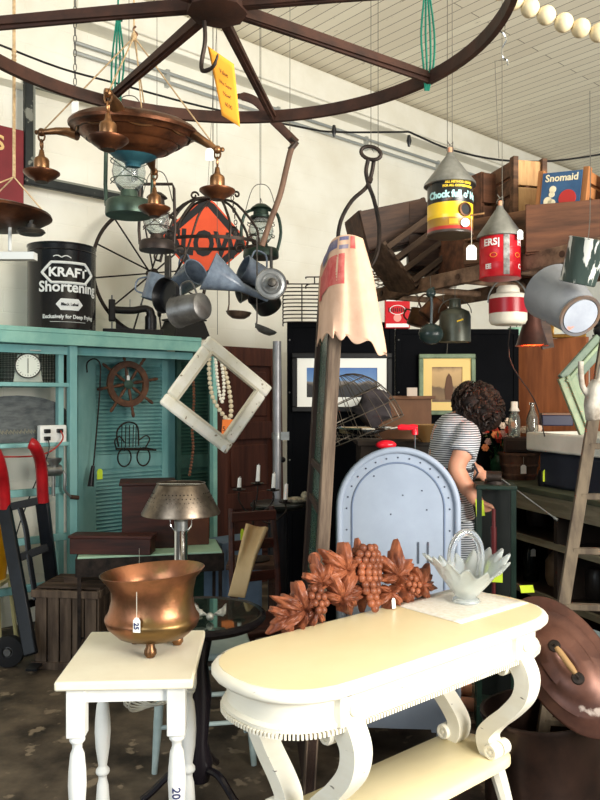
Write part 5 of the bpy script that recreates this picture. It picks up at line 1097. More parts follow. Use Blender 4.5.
def crate(label, loc, size, rz, rx=0, ry=0, mt=brownwood, n_=2, grp='old wooden crates on the hanging ladder', openf=False, gap=.012, ends=True, slatmt=None):
    """box of boards: long axis local x, open top"""
    w_, d_, h = size; t = T('wooden_crate', label, 'crate', loc, rz=rz, rx=rx, ry=ry, group=grp); th = .012
    for y in (-d_/2, d_/2):
        for i in range(n_):
            hh = h/n_; mb = MB(); mb.box((0, y, hh*(i+.5)), (w_, th, hh-gap)); mb.b('side_board', slatmt or mt, t, bevel=.002)
    for x in (-w_/2+th/2, w_/2-th/2): mb = MB(); mb.box((x, 0, h/2), (th*1.4, d_-th, h)); mb.b('end_board', mt, t, bevel=.002)
    nb = max(2, int(d_/.09)); 
    mb = MB()
    for i in range(nb): mb.box((0, -d_/2+d_*(i+.5)/nb, .006), (w_-.03, d_/nb-gap, .01))
    mb.b('bottom', mt, t); return t
# placed along the ladder from the far (left) end to the near (right) end
def cl_(px, py, Y): return P(px, py, Y)
crate('long dark shallow crate tilted at the far left end of the hanging ladder', cl_(393, 250, 3.5), (.32, .24, .19), 12, ry=-14, mt=darkwood, n_=1)
crate('dark slatted crate lying tipped on the ladder behind the black and yellow can', cl_(430, 276, 3.4), (.30, .24, .24), 20, ry=-36, rx=-10, mt=weathx, n_=4, gap=.035)
crate('dark brown crate low behind the black and yellow can birdhouse', cl_(462, 272, 3.5), (.5, .28, .30), -6, mt=darkwood, n_=2)
q = lp(520, .2)
# tall pale crate standing on end
def endcrate(label, px0, px1, py0, py1, Y, depth, rz, mt, sm=None):
    a, b_ = P(px0, py1, Y), P(px1, py1, Y); w_ = b_.x-a.x; h = (py1-py0)/FPX*Y
    t = T('wooden_crate', label, 'crate', V(((a.x+b_.x)/2, Y, a.z)), rz=rz, group='old wooden crates on the hanging ladder'); sm = sm or mt
    for i in range(2): mb = MB(); mb.box((0, 0, h*(i+.5)/2), (w_-.02, .012, h/2-.008)); mb.b('front_board', mt, t, bevel=.002)
    for x in (-w_/2, w_/2): mb = MB(); mb.box((x, -.004, h/2), (.022, .03, h+.012)); mb.b('corner_post', sm, t, bevel=.002)
    for x in (-w_/2, w_/2):
        for i in range(3): mb = MB(); mb.box((x, depth/2+.012, h*(i+.5)/3), (.012, depth, h/3-.012)); mb.b('side_board', sm, t, bevel=.002)
    mb = MB(); mb.box((0, depth+.02, h/2), (w_, .012, h)); mb.box((0, depth/2, .006), (w_, depth, .012)); mb.b('back_board', sm, t); return t
endcrate('tall pale fronted crate, topmost on the ladder beside the blue labelled crate', 512, 544, 160, 214, 2.95, .34, 14, palewood, brownwood)
t = endcrate('wooden crate with a blue painted bowling label at its end, topmost at right', 538, 584, 172, 214, 2.75, .22, -42, M('orange_pine', (168, 112, 66), (132, 84, 46), rough=.7, scale=4, stretch=(5, 5, .7), contrast=.45))
t.rotation_euler.y = R(6)
k = 2.75/FPX; lw, lh = .148, .142
mb = MB(); mb.box((0, -.0215, .077), (lw, .003, lh)); lb = mb.b('label', M('label_blue', (58, 92, 128), (48, 78, 112), rough=.6, scale=12), t)
mb = MB(); mb.text('Snomaid', .036, fn=lambda x, y, z: (x, y-.0245, z+.126), bold=.0008, ext=.0004); mb.b('lettering', M('label_cream', (226, 214, 180), rough=.6), lb)
mb = MB().at((.028, -.0235, .05), rx=90); mb.cyl(.032, 0, .002, 32); mb.b('painted_ball', M('label_red', (176, 50, 46), rough=.6), lb)
mb = MB()
for (x, z, r_) in ((-.03, .086, .013), (-.032, .068, .011), (-.045, .044, .016), (-.03, .036, .015)): mb.at((x, -.0238, z), rx=90); mb.cyl(r_, 0, .0016, 20)
mb.b('painted_figure', MATS['label_cream'], lb)
crate('brown board crate beneath the tall pale crate', cl_(527, 266, 3.0), (.40, .30, .19), -40, mt=brownwood, n_=2)
crate('reddish brown crate beneath the blue labelled crate', cl_(588, 258, 2.75), (.42, .30, .18), -20, mt=M('red_brown_crate', (110, 70, 48), (64, 42, 30), rough=.7, scale=4, stretch=(.6, 5, 5), contrast=.45), n_=1)
crate('red brown crate behind the red can birdhouse', cl_(492, 278, 3.25), (.34, .30, .40), 25, mt=M('red_brown_crate', (0, 0, 0)), n_=3)
crate('orange pine crate resting at the right picture edge', cl_(650, 218, 2.7), (.22, .24, .18), -50, mt=MATS['orange_pine'], n_=1)
# twigs basket among crates
t = T('twig_bundle', 'tangle of grey twigs and wire under the dark crates at the ladder end', 'twigs', cl_(400, 285, 3.55)); t['kind'] = 'stuff'; rr_ = random.Random(5)
mb = MB()
for i in range(46):
    p = V((rr_.uniform(-.22, .22), rr_.uniform(-.12, .12), rr_.uniform(-.015, .05))); d = V((rr_.uniform(-1, 1), rr_.uniform(-.6, .6), rr_.uniform(-.25, .3))).normalized()*.09
    mb.tube(smooth([p-d, p+V((0, 0, rr_.uniform(-.02, .02))), p+d], 3), .0022, 4)
mb.b('twigs', MATS['ladder_grey_brown_wood'], t)
# ------------------------------------------------------------------ can birdhouses
def birdhouse(label, px, pyt, pyr, pyb, wpx, Y, body_mt, hole=True):
    k = Y/FPX; r_ = wpx*k/2; h = (pyb-pyr)*k; t = T('can_birdhouse', label, 'birdhouse', P(px, pyb, Y)); H2 = (pyb-pyt)*k
    mb = MB(); mb.lathe([(.0001, 0), (r_+.001, 0), (r_+.002, .004), (r_, .006), (r_, h*.33), (r_+.0007, h*.34), (r_, h*.35), (r_, h*.68), (r_+.0007, h*.69), (r_, h*.7), (r_, h), (.0001, h)], 48); b_ = mb.b('can_body', body_mt, t, sharp=50)
    mb = MB(); mb.lathe([(r_*1.13, h-.006), (r_*1.15, h-.004), (r_*1.13, h+.004), (r_*.72, lerp(h, H2, .4)), (r_*.70, lerp(h, H2, .42)), (r_*.42, lerp(h, H2, .7)), (r_*.2, H2-.012), (r_*.14, H2), (.0001, H2), (.0001, H2-.01)], 40, lambda a, r, z: (r*(1+.012*math.sin(5*a)), z)); mb.lathe([(r_*1.12, h-.006), (.0001, h-.004)], 40); ro = mb.b('cone_roof', galv, t, sharp=30)
    mb = MB().at((0, 0, H2-.004)); mb.cyl(.0075, 0, .022, 12); mb.b('cork', M('pink_cork', (196, 140, 110), rough=.8), ro)
    mb = MB(); mb.tube([V((.012*math.cos(a), 0, H2+.012+.014*math.sin(a))) for a in [R(v) for v in range(-20, 201, 20)]], .0014, 5); mb.tube(smooth([V((0, 0, H2+.026)), V((-.006, 0, H2+.034)), V((-.010, 0, H2+.043)), V((0, 0, H2+.03)), V((.010, 0, H2+.04)), V((.008, 0, H2+.07)), V((.008, 0, HC-t.location.z))]), .0013, 5); mb.b('hanging_wire', wirem, ro)
    return t, b_, r_, h
def bandtex(name, bands, th_=None):   # horizontal printed bands by height
    m = bpy.data.materials.new(name); m.use_nodes = True; nt = m.node_tree; n = nt.nodes; l = nt.links; p = n['Principled BSDF']
    tc = n.new('ShaderNodeTexCoord'); sp = n.new('ShaderNodeSeparateXYZ'); l.new(tc.outputs['Object'], sp.inputs[0]); mr = n.new('ShaderNodeMapRange'); mr.inputs[2].default_value = th_; l.new(sp.outputs[2], mr.inputs[0])
    rp = n.new('ShaderNodeValToRGB'); rp.color_ramp.interpolation = 'CONSTANT'; e = rp.color_ramp.elements
    while len(e) < len(bands): e.new(.5)
    for i, (q, c) in enumerate(bands): e[i].position = q; e[i].color = lin(c)
    l.new(mr.outputs[0], rp.inputs[0]); ns = n.new('ShaderNodeTexNoise'); ns.inputs['Scale'].default_value = 18; ns.inputs['Detail'].default_value = 6; r2 = n.new('ShaderNodeValToRGB'); r2.color_ramp.elements[0].position = .64; r2.color_ramp.elements[1].position = .7
    l.new(tc.outputs['Object'], ns.inputs['Vector']); l.new(ns.outputs['Fac'], r2.inputs[0]); mx = n.new('ShaderNodeMix'); mx.data_type = 'RGBA'; l.new(r2.outputs[0], mx.inputs[0]); l.new(rp.outputs[0], mx.inputs[6]); mx.inputs[7].default_value = lin((96, 70, 50)); l.new(mx.outputs[2], p.inputs['Base Color']); p.inputs['Roughness'].default_value = .3; return m
hY = 2.6; h_ = (236-184)/FPX*hY
t, b_, r_, h = birdhouse('can birdhouse with a galvanised cone roof, black and yellow coffee lettering', 450, 153, 185, 236, 45, hY, bandtex('black_yellow_can', [(0, (60, 50, 44)), (.05, (160, 36, 34)), (.11, (150, 112, 34)), (.27, (232, 190, 38)), (.56, (22, 24, 24))], h_))
yl = M('print_yellow', (226, 190, 60), rough=.4); cy = M('print_pale_blue', (176, 222, 222), rough=.4)
ctxt('Chock full o\' Nuts', .032, h*.71, .012, .0016, .9, cy, b_, r_); ctxt('ALL METHOD GRIND', .0105, h*.94, .018, .0006, 1, yl, b_, r_); ctxt('FOR ALL COFFEEMAKERS', .0100, h*.87, .016, .0006, 1, yl, b_, r_); 
mb = MB(); f_ = cylmap(r_, 0, .001); mb.grid(lambda u, v: V(f_(-.018+.03*u, 0, h*.14+h*.1*v)), 6, 3); mb.b('printed_panel', M('print_amber', (226, 150, 40), rough=.4), b_, sharp=180)
q = V((.036, -.072, h*.42)); mb = MB().at(q, rx=90, rz=25); mb.lathe([(.018, -.01), (.023, -.01), (.024, .004), (.019, .006), (.018, .0)], 28); mb.b('hole_rim', M('rust_ring', (110, 76, 52), rough=.5, metal=.5), b_)
mb = MB().at(q+V((0, .003, 0)), rx=90, rz=25); mb.cyl(.0185, 0, .004, 24); mb.b('hole', black, b_)
mb = MB(); mb.tube([V((.055, -.05, h*.33)), V((.10, -.075, h*.34))], .003, 8); mb.b('perch', palewood, b_)
price_tag(t, (.055, -.085, h*.28), .098, (.034, .05)); 
mb = MB().at((.036, -.078, h*.16), rx=90); mb.cyl(.015, 0, .0016, 24); mb.b('round_sticker', tagw, t)
hY = 2.72; h_ = (279-237)/FPX*hY
t, b_, r_, h = birdhouse('red coffee can birdhouse with a grey cone roof and white lettering', 500, 206, 237, 279, 40, hY, M('red_can', (192, 28, 40), (172, 22, 34), rough=.3, scale=8, c3=(120, 96, 90), th3=.68, s3=16))
ctxt('ERS|', .034, h*.80, -.050, .001, 1, white, b_, r_); ctxt('H', .034, h*.80, .062, .001, 1, white, b_, r_); ctxt('EE', .024, h*.24, -.062, .0008, 1, white, b_, r_); ctxt('C', .024, h*.24, .064, .0008, 1, white, b_, r_)
mb = MB(); f_ = cylmap(r_, 0, .001); mb.grid(lambda u, v: V(f_(.004+(u-.5)*.022, 0, .004+(h-.008)*v)), 6, 6); mb.b('seam_strip', M('tin_seam', (168, 168, 164), (96, 92, 88), rough=.4, scale=30), b_, sharp=180)
for x in (-.042, .05): mb = MB(); f_ = cylmap(r_, h*.5, .0012); mb.tube([V(f_(x+.012*math.cos(a), 0, .008*math.sin(a))) for a in [2*PI*i/18 for i in range(18)]], .0014, 5, closed=True); mb.b('printed_oval', M('print_orange', (226, 130, 50), rough=.5), b_)
price_tag(t, (.052, -.072, h+.01), .0, (.022, .034), rz=12)
# ------------------------------------------------------------------ things hung beneath the ladder
def sling(t, pts, mt=wirem, r_=.0014): mb = MB(); mb.tube(smooth([V(p) for p in pts]), r_, 5); mb.b('hanging_wire', mt, t)
Y = 2.95; k = Y/FPX; t = T('picnic_jug', 'red and white banded insulated jug with wire handle hanging under the ladder', 'jug', P(508, 324, Y)); r_ = .073; h = .135
mb = MB(); mb.lathe([(.0001, -.004), (r_*.7, -.004), (r_*.9, 0), (r_, .014), (r_, h*.8), (r_*.9, h*.86), (r_*.62, h*.9), (r_*.6, h*1.02), (r_*.5, h*1.1), (.0001, h*1.12)], 40); b_ = mb.b('body', M('jug_cream', (222, 216, 200), (206, 198, 180), rough=.35, scale=8), t, sharp=50)
mb = MB(); mb.lathe([(r_+.0012, h*.30), (r_+.0012, h*.72)], 40); mb.b('red_band', M('jug_red', (150, 26, 36), rough=.3), b_)
mb = MB(); mb.tube([V(((r_+.006)*math.cos(a), 0, h*.62+.095*math.sin(a))) for a in [R(v) for v in range(0, 181, 12)]], .003, 6); mb.tube([(0, 0, h*.62+.095), (0, 0, LZ+.03-t.location.z)], .002, 5); mb.b('bail', galv, t)
# grey bucket
t = mug('enamel_bucket', 'large pale grey enamel pail hanging on its side with the base facing right', 'bucket', (552, 292), (580, 316), .098, .068, 2.55, M('pale_grey_enamel', (128, 130, 132), (108, 110, 114), rough=.4, scale=5), -.16, handle=False)
A_, B_ = P(552, 292, 2.55), P(580, 316, 2.39)
mb = MB().aim((0, 0, 0), B_-A_); mb.lathe([(.0001, -.004), (.058, -.004), (.06, .004), (.069, .006), (.071, .0), (.068, -.006), (.06, -.006)], 36); mb.b('base_ring', M('bucket_base', (150, 120, 96), (120, 120, 124), rough=.3, metal=.5, scale=9), t)
mb = MB().aim((0, 0, 0), B_-A_); mb.lathe([(.0001, .0045), (.057, .0045)], 32); mb.b('base', M('bucket_base_white', (168, 174, 184), (150, 156, 168), rough=.25, scale=8, c3=(220, 130, 90), th3=.68, s3=12), t)
sling(t, [A_-B_+V((0, 0, .07)), V((-.03, .06, .16)), V((0, .1, LTOP-B_.z))])
# dripped green pitcher
t = mug('paint_dripped_can', 'tall dark green can with white paint drips hanging at the right edge', 'can', (589, 240), (577, 284), .058, .054, 2.3, M('dripped_green', (62, 76, 72), (52, 64, 60), rough=.4, scale=4, stretch=(9, 9, 1.2), c3=(206, 208, 202), th3=.56, s3=5), .03, handle=False)
sling(t, [(0.02, 0, .1), (.04, .0, .2), (.04, .0, .6)])
# copper lamp cone
Y = 3.4; k = Y/FPX; t = T('cone_shade', 'tall dark copper cone shade with a glowing orange inside hanging under the ladder', 'lamp shade', P(532, 345, Y)); r_ = 15*k
mb = MB(); mb.lathe([(r_, 0), (r_+.006, -.004), (r_, .004), (r_*.62, .09), (r_*.30, .22), (r_*.2, .24), (r_*.2, .28), (.0001, .29)], 36); mb.b('cone', M('dark_copper_cone', (84, 52, 44), (56, 38, 34), rough=.45, metal=.5, scale=8), t, sharp=50, solid=.002)
mb = MB(); mb.lathe([(r_-.004, .002), (r_*.6, .086), (r_*.28, .2)], 36); mb.b('inner_lining', M('orange_lining', (226, 92, 44), rough=.4), t)
mb = MB(); mb.ball((0, 0, .07), .02, 12); mb.b('bulb', M('warm_bulb', (255, 180, 110), rough=.4, emit=5), t)
mb = MB(); mb.tube(smooth([V((0, 0, .29)), V((-.01, 0, .36)), V((0, 0, LZ-t.location.z+.03))]), .003, 5); mb.tube(smooth([V((-.0, 0, .29)), V((-.06, .04, .2)), V((-.09, .05, -.05)), V((.03, .06, -.25)), V((.09, .1, -.42))]), .003, 5); mb.b('cord', M('dark_cord', (40, 32, 28), rough=.7), t)
lt = bpy.data.lights.new('shade_bulb_light', 'POINT'); lt.energy = 2.2; lt.color = (1, .5, .25); lt.shadow_soft_size = .02; lo = bpy.data.objects.new('shade_bulb_light', lt); sc.collection.objects.link(lo); lo.location = t.location+V((0, 0, .03))
# copper measures, ladle, oil can
for nm, lab, a, b_, r0, r1, Y in (('copper_measure', 'small dull copper measure at far left under the ladder', (421, 310), (417, 326), .045, .05, 3.4), ('copper_measure', 'larger dull copper measure tilted open to the right under the ladder', (440, 303), (426, 318), .048, .046, 3.3)):
    t = mug(nm, lab, 'measure', a, b_, r0, r1, Y, M('dull_copper', (132, 96, 72), (92, 66, 52), rough=.38, metal=.85, scale=10), 0); sling(t, [(0, 0, .08), (0.01, .02, .11), (0, .02, LZ-t.location.z)])
Y = 3.0; k = Y/FPX; t = T('green_ladle', 'dark green enamel ladle with a round bowl hanging under the ladder', 'ladle', P(431, 334, Y))
mb = MB(); mb.ball((0, 0, 0), .05, 20, (1, .8, .85)); mb.b('bowl', M('dark_green_enamel', (44, 58, 56), (34, 46, 44), rough=.25, scale=8), t)
mb = MB(); mb.tube(smooth([V((0, 0, .04)), V((.003, 0, .12)), V((0, 0, .17)), V((.012, 0, .185))]), .006, 8); mb.ball((0, 0, .165), .02, 10, (1, .5, 1)); mb.b('handle', M('dark_green_enamel', (0, 0, 0)), t); sling(t, [(0, 0, .18), (0, 0.01, .2), (0, 0.02, LZ-t.location.z)])
Y = 3.1; k = Y/FPX; t = T('oil_can', 'green grey round oil can with wire bail hanging beside the green ladle', 'can', P(455, 342, Y)); r_ = 15.5*k
mb = MB(); mb.lathe([(.0001, 0), (r_, 0), (r_, .105), (r_*.9, .125), (r_*.4, .14), (r_*.35, .17), (r_*.42, .175), (.0001, .178)], 32); mb.b('can_body', M('olive_oil_can', (82, 84, 72), (60, 62, 54), rough=.4, metal=.4, scale=8), t, sharp=50)
mb = MB(); f_ = cylmap(r_, 0, .001); mb.tube([V(f_(-.006, 0, .078)), V(f_(.02, 0, .088))], .003, 5); mb.b('yellow_mark', yl, t); mb = MB(); mb.tube([V(((r_+.004)*math.cos(a), 0, .12+.06*math.sin(a))) for a in [R(v) for v in range(0, 181, 15)]], .002, 5); mb.tube([(0, 0, .18), (0, 0, LZ-t.location.z)], .0015, 5); mb.b('bail', wirem, t)
t = T('horn_funnel', 'small tan horn shaped funnel hanging behind the copper measures', 'funnel', P(443, 325, 3.35)); mb = MB().aim((-.06, 0, -.03), (.06, 0, .03)); mb.lathe([(.006, 0), (.01, .06), (.022, .13), (.02, .13), (.008, .06), (.004, 0)], 16); mb.b('cone', palewood, t); sling(t, [(0, 0, .0), (0, 0, .1), (0, 0, LZ-t.location.z)])
# red powder tin on top of the partition
Y = 5.02; t = T('red_tin', 'red rectangular tin with pale bands standing on top of the black panels', 'tin', V((P(397, 0, Y).x, Y, P(0, 329, 5).z)), rz=-3)
mb = MB(); mb.box((0, 0, .108), (.165, .08, .21)); b_ = mb.b('body', M('red_tin', (198, 32, 42), (180, 26, 36), rough=.3, scale=8), t, bevel=.005)
mb = MB(); mb.tube([V((.05*math.cos(a), -.041, .125+.03*math.sin(a))) for a in [2*PI*i/30 for i in range(30)]], .0025, 5, closed=True); mb.b('printed_oval', white, b_)
mb = MB()
for i in range(9): mb.box((-.056+.014*i, -.041, .125), (.006, .003, .022 if i % 2 else .03))
mb.b('dark_print', black, b_)
mb = MB(); mb.at((0, -.0395, .072), rx=90); mb.cyl(.026, 0, .002, 24); mb.b('printed_disc', M('faded_pink_print', (222, 150, 140), rough=.5), b_)
for z in (.195, .022): mb = MB(); mb.box((0, -.041, z), (.15, .002, .024)); mb.b('white_band', white, b_)
# wire racks on the partition
for (x0, x1, y0, y1, lab) in ((283, 325, 284, 322, 'bent black wire rack lying on the left end of the black panels'), (306, 325, 277, 284, 'smaller black wire rack lying on top of the wider one')):
    Y = 4.98; k = Y/FPX; w_ = (x1-x0)*k; h = (y1-y0)*k; t = T('wire_rack', lab, 'rack', V((P((x0+x1)/2, 0, Y).x, Y, P(0, y1, Y).z)), group=None)
    mb = MB(); n_ = int(h/.024)
    for i in range(n_+1):
        z = h*i/max(1, n_)
        mb.tube(smooth([V((w_/2, 0, z)), V((-w_/2+.03, 0, z)), V((-w_/2, .01, z-.012*(i < n_))), V((-w_/2, .06, z-.02*(i < n_)))]), .0045, 6)
    mb.b('bars', iron, t); mb = MB(); mb.tube([(-w_*.05, -.006, 0), (-w_*.05, -.006, h)], .004, 6); mb.tube([(w_/2-.01, -.006, 0), (w_/2-.01, -.006, h)], .004, 6); mb.b('cross_bar', iron, t)
# ------------------------------------------------------------------ items on and behind the arched cabinet
Y = 3.32; k = Y/FPX
t = T('wire_dome_basket', 'large wire dome basket tipped over on top of the blue arched cabinet', 'basket', P(366, 436, Y)); g = lambda x, y, d_=0: V(((x-366)*k, d_, -(y-436)*k))
mb = MB(); rm = .19
t.rotation_euler = (0, R(-24), 0)
for i in range(22):
    a = 2*PI*i/22; mb.tube([V((rm*math.cos(a)*math.cos(b2), rm*.75*math.sin(a)*math.cos(b2), .02+.27*math.sin(b2))) for b2 in [R(v) for v in range(0, 91, 10)]], .0016, 4)
for z, r_ in ((.02, 1), (.10, .955), (.18, .81), (.245, .55)): mb.tube(ell(0, 0, z, rm*r_, rm*.75*r_, 36), .0024, 5, closed=True)
mb.b('wires', M('dark_basket_wire', (96, 88, 78), rough=.4, metal=.6), t)
t = T('fallen_wire_rack', 'flat wire rack of junk lying beside the wire dome on the blue cabinet', 'rack', P(352, 440, 3.3)); mb = MB()
for i in range(12): mb.tube([(-.1+i*.02, -.1, .01+.0*i), (-.1+i*.02, .1, .03)], .0018, 4)
for y in (-.1, 0, .1): mb.tube([(-.1, y, .01+(y+.1)*.1), (.12, y, .01+(y+.1)*.1)], .002, 4)
mb.b('wires', MATS['dark_basket_wire'], t)
t = T('silver_serving_dish', 'shallow silver dish under the wire dome on the blue cabinet', 'dish', P(365, 434, 3.28)); mb = MB(); mb.lathe([(.0001, 0), (.05, 0), (.10, .02), (.125, .024), (.12, .03), (.09, .025), (.0001, .006)], 32, lambda a, r, z: (r, z)); mb.b('dish', chrome, t)
redgl = M('glossy_red_handle', (214, 26, 42), rough=.18)
t = T('red_hand_mixer', 'glossy red handled hand tool lying at the right of the wire dome', 'kitchen tool', P(408, 430, 3.2)); k = 3.2/FPX
mb = MB(); mb.tube([(-.045, 0, .01), (-.03, 0, .012), (.0, 0, .011), (.02, 0, .012), (.04, 0, .010)], [.008, .014, .012, .014, .012], 12); mb.b('handle', redgl, t)
mb = MB(); mb.tube([(.028, 0, .005), (.03, 0, -.02)], .014, 10); mb.b('collar', redgl, t)
mb = MB(); mb.tube([(-.045, 0, .01), (-.075, 0, .004)], .005, 6); mb.tube([(.03, 0, -.02), (.03, 0, -.1)], .0025, 6); mb.b('shaft', chrome, t)
t = T('red_pepper_toy', 'glossy red oval object lying under the wire rack on the blue cabinet', 'ornament', P(386, 446, 3.22)); mb = MB(); mb.ball((0, 0, 0.005), .03, 14, (1.5, .8, .7)); mb.b('body', redgl, t)
t = T('dark_cloth_bundle', 'dark grey bundled cloth inside the wire dome basket', 'cloth', P(372, 408, 3.36)); mb = MB(); mb.ball((0, 0, 0), .075, 20, (1.15, .8, 1.1)); mb.v = [v+noise.noise_vector(v*14)*.035 for v in mb.v]; mb.b('cloth', M('charcoal_cloth', (62, 56, 58), (42, 38, 40), rough=.95, scale=20), t)
t = T('folded_tan_cloth', 'folded tan cloth lying in the rack on the blue cabinet', 'cloth', P(355, 430, 3.36)); mb = MB(); mb.box((0, 0, 0), (.14, .1, .03)); mb.b('cloth', M('tan_cloth', (176, 156, 124), (150, 130, 100), rough=.9, scale=20), t, bevel=.01)
# brown ledge piece before the black panels
Y = 4.75; t = T('wooden_cabinet', 'brown wooden cabinet corner showing between the wire dome and the green frame', 'cabinet', V((P(402, 0, Y).x, Y, 0)))
zt3 = P(0, 396, Y).z; zlo = P(0, 442, 4.3).z+.001; mb = MB(); mb.box((0, 0, (zt3-.02+zlo)/2), (.32, .3, zt3-.02-zlo)); mb.b('body', M('mid_brown_panel', (126, 88, 62), (100, 68, 48), rough=.6, scale=4, stretch=(1, 1, .4)), t); mb = MB(); mb.box((0, -.01, zt3-.01), (.36, .34, .02)); mb.b('top_board', M('mid_brown_panel', (0, 0, 0)), t, bevel=.003)
t = T('white_card', 'small white card box standing on the brown cabinet left of the green frame', 'box', P(412, 396, 4.5)); mb = MB(); mb.box((0, 0, .025), (.06, .02, .05)); mb.b('card', M('pinkish_white', (206, 190, 176), rough=.8), t)
# clutter left of the woman
t = T('glass_bowl', 'amber glass bowl on the dark table behind the red handled tool', 'bowl', P(428, 442, 4.3)); mb = MB(); mb.lathe([(.0001, 0), (.04, 0), (.09, .05), (.12, .10), (.115, .10), (.08, .05), (.0001, .01)], 32, lambda a, r, z: (r*(1+.04*math.cos(10*a)), z)); mb.b('bowl', M('amber_glass', (196, 160, 110), rough=.1, trans=.6), t)
t = T('dark_sideboard', 'dark low sideboard behind the blue cabinet and the woman', 'sideboard', V((P(415, 0, 4.5).x, 4.62, 0))); zb_ = P(0, 442, 4.3).z
mb = MB(); mb.box((0, 0, zb_/2-.015), (.66, .40, zb_-.03)); mb.b('body', dk, t); mb = MB(); mb.box((0, 0, zb_-.015), (.7, .44, .03)); mb.b('top_board', dk, t, bevel=.004)
for x in (-.165, .165): mb = MB(); mb.box((x, -.207, zb_/2-.02), (.30, .014, zb_-.16)); d_ = mb.b('door', dk, t, bevel=.004); mb = MB(); mb.ball((x*.3, -.225, zb_/2), .014, 8); mb.b('knob', iron, d_)
# ------------------------------------------------------------------ goods on the counter
def oncounter(px, back): q = CP(px, 0, back); return V((q.x, q.y, 1.0))
q = oncounter(501, .20)
t = T('flower_vase', 'white, red and orange flowers in a green vase on the counter by the woman', 'flowers', q)
mb = MB(); mb.lathe([(.0001, 0), (.05, 0), (.075, .05), (.07, .1), (.045, .14), (.055, .16), (.05, .16), (.04, .14), (.0001, .02)], 28); mb.b('vase', M('dark_green_glass', (30, 66, 44), rough=.15), t)
rr_ = random.Random(11); cols = [M('petal_cream', (220, 196, 176), rough=.8), M('petal_red', (188, 62, 46), rough=.8), M('petal_orange', (214, 128, 78), rough=.8), M('petal_pink', (214, 168, 158), rough=.8)]
for i in range(22):
    c = V((rr_.gauss(0, .075), rr_.gauss(0, .06), .27+rr_.gauss(0, .055))); mb = MB()
    for j in range(6): a = 2*PI*j/6; mb.ball(c+V((.014*math.cos(a), -.004, .014*math.sin(a))), .012, 6, (1, .6, 1))
    mb.ball(c+V((0, -.008, 0)), .009, 6); mb.b('blossom', cols[i % 4], t)
    if i < 14: mb = MB(); mb.tube([c, V((c.x*.25, c.y*.25, .14))], .002, 4); mb.b('flower_stem', MATS['dark_green_glass'], t)
mb = MB()
for i in range(26): 
    c = V((rr_.gauss(0, .07), rr_.gauss(0, .05), .22+rr_.gauss(0, .04))); mb.at(c, rx=rr_.uniform(0, 180), rz=rr_.uniform(0, 180)); mb.add([(0, -.025, 0), (.01, 0, .004), (0, .025, 0), (-.01, 0, .004)], [(0, 1, 2, 3)])
mb.b('leaves', M('dull_leaf', (74, 84, 50), rough=.7), t)
q = oncounter(519, .22)
bk = M('brown_basket', (92, 64, 48), (60, 42, 34), rough=.8, scale=20, stretch=(1, 1, .2), bump=.3)
t = T('bushel_basket', 'round brown bushel basket with a white tag on the counter below the bottles', 'basket', q)
mb = MB(); mb.lathe([(.0001, 0), (.10, 0), (.125, .17), (.121, .17), (.097, .008), (.0001, .008)], 48, lambda a, r, z: (r*(1+.01*math.cos(24*a)), z)); mb.b('staves', bk, t)
for z in (.03, .09, .16): mb = MB(); r_ = .103+.025*z/.17; mb.tube(ell(0, 0, z, r_, r_, 40), (.004, .010), 6, closed=True); mb.b('band', bk, t)
price_tag(t, (-.01, -.13, .15), .05, (.035, .055))
q.z = 1.172; t = T('dark_drawer_box', 'dark brown wooden box resting on the bushel basket under the bottles', 'box', q+V((.05, .02, 0)), rz=-20)
mb = MB(); mb.box((0, 0, .045), (.26, .22, .09)); mb.b('body', M('very_dark_brown', (52, 36, 30), (36, 26, 22), rough=.6, scale=5), t, bevel=.004); mb = MB(); mb.box((0, -.112, .045), (.22, .008, .065)); mb.b('drawer_front', M('very_dark_brown', (0, 0, 0)), t, bevel=.003)
for i, (dx, dy, px_, lab) in enumerate(((-.03, 0, 0, 'clear glass bottle with a white paper cap, left of the pair on the dark box'), (.10, .05, 0, 'clear glass bottle without cap, right of the pair on the dark box'))):
    t = T('glass_bottle', lab, 'bottle', V((q.x+dx, q.y+dy, 1.264)), group='clear bottles on the dark box')
    mb = MB(); mb.lathe([(.0001, 0), (.036, 0), (.038, .01), (.038, .11), (.03, .14), (.015, .175), (.014, .205), (.018, .21), (.018, .22), (.013, .22), (.012, .175), (.027, .138), (.034, .11), (.034, .008), (.0001, .006)], 24); mb.b('bottle', M('bottle_glass', (216, 222, 216), rough=.05, trans=.93, ior=1.35), t)
    if i == 0: mb = MB(); mb.lathe([(.032, .165), (.02, .19), (.02, .225), (.0001, .228)], 14, lambda a, r, z: (r*(1+.1*math.cos(5*a)), z)); mb.b('paper_cap', M('cap_paper', (206, 196, 184), rough=.9), t, solid=.001)
q = oncounter(546, .14); t = T('small_dark_jar', 'small dark jar with a yellow tag on the counter right of the basket', 'jar', q); mb = MB(); mb.lathe([(.0001, 0), (.045, 0), (.05, .05), (.04, .09), (.02, .11), (.022, .12), (.0001, .12)], 24); mb.b('jar', blackm, t); price_tag(t, (-.02, -.052, .10), 0, (.03, .07), tagy)
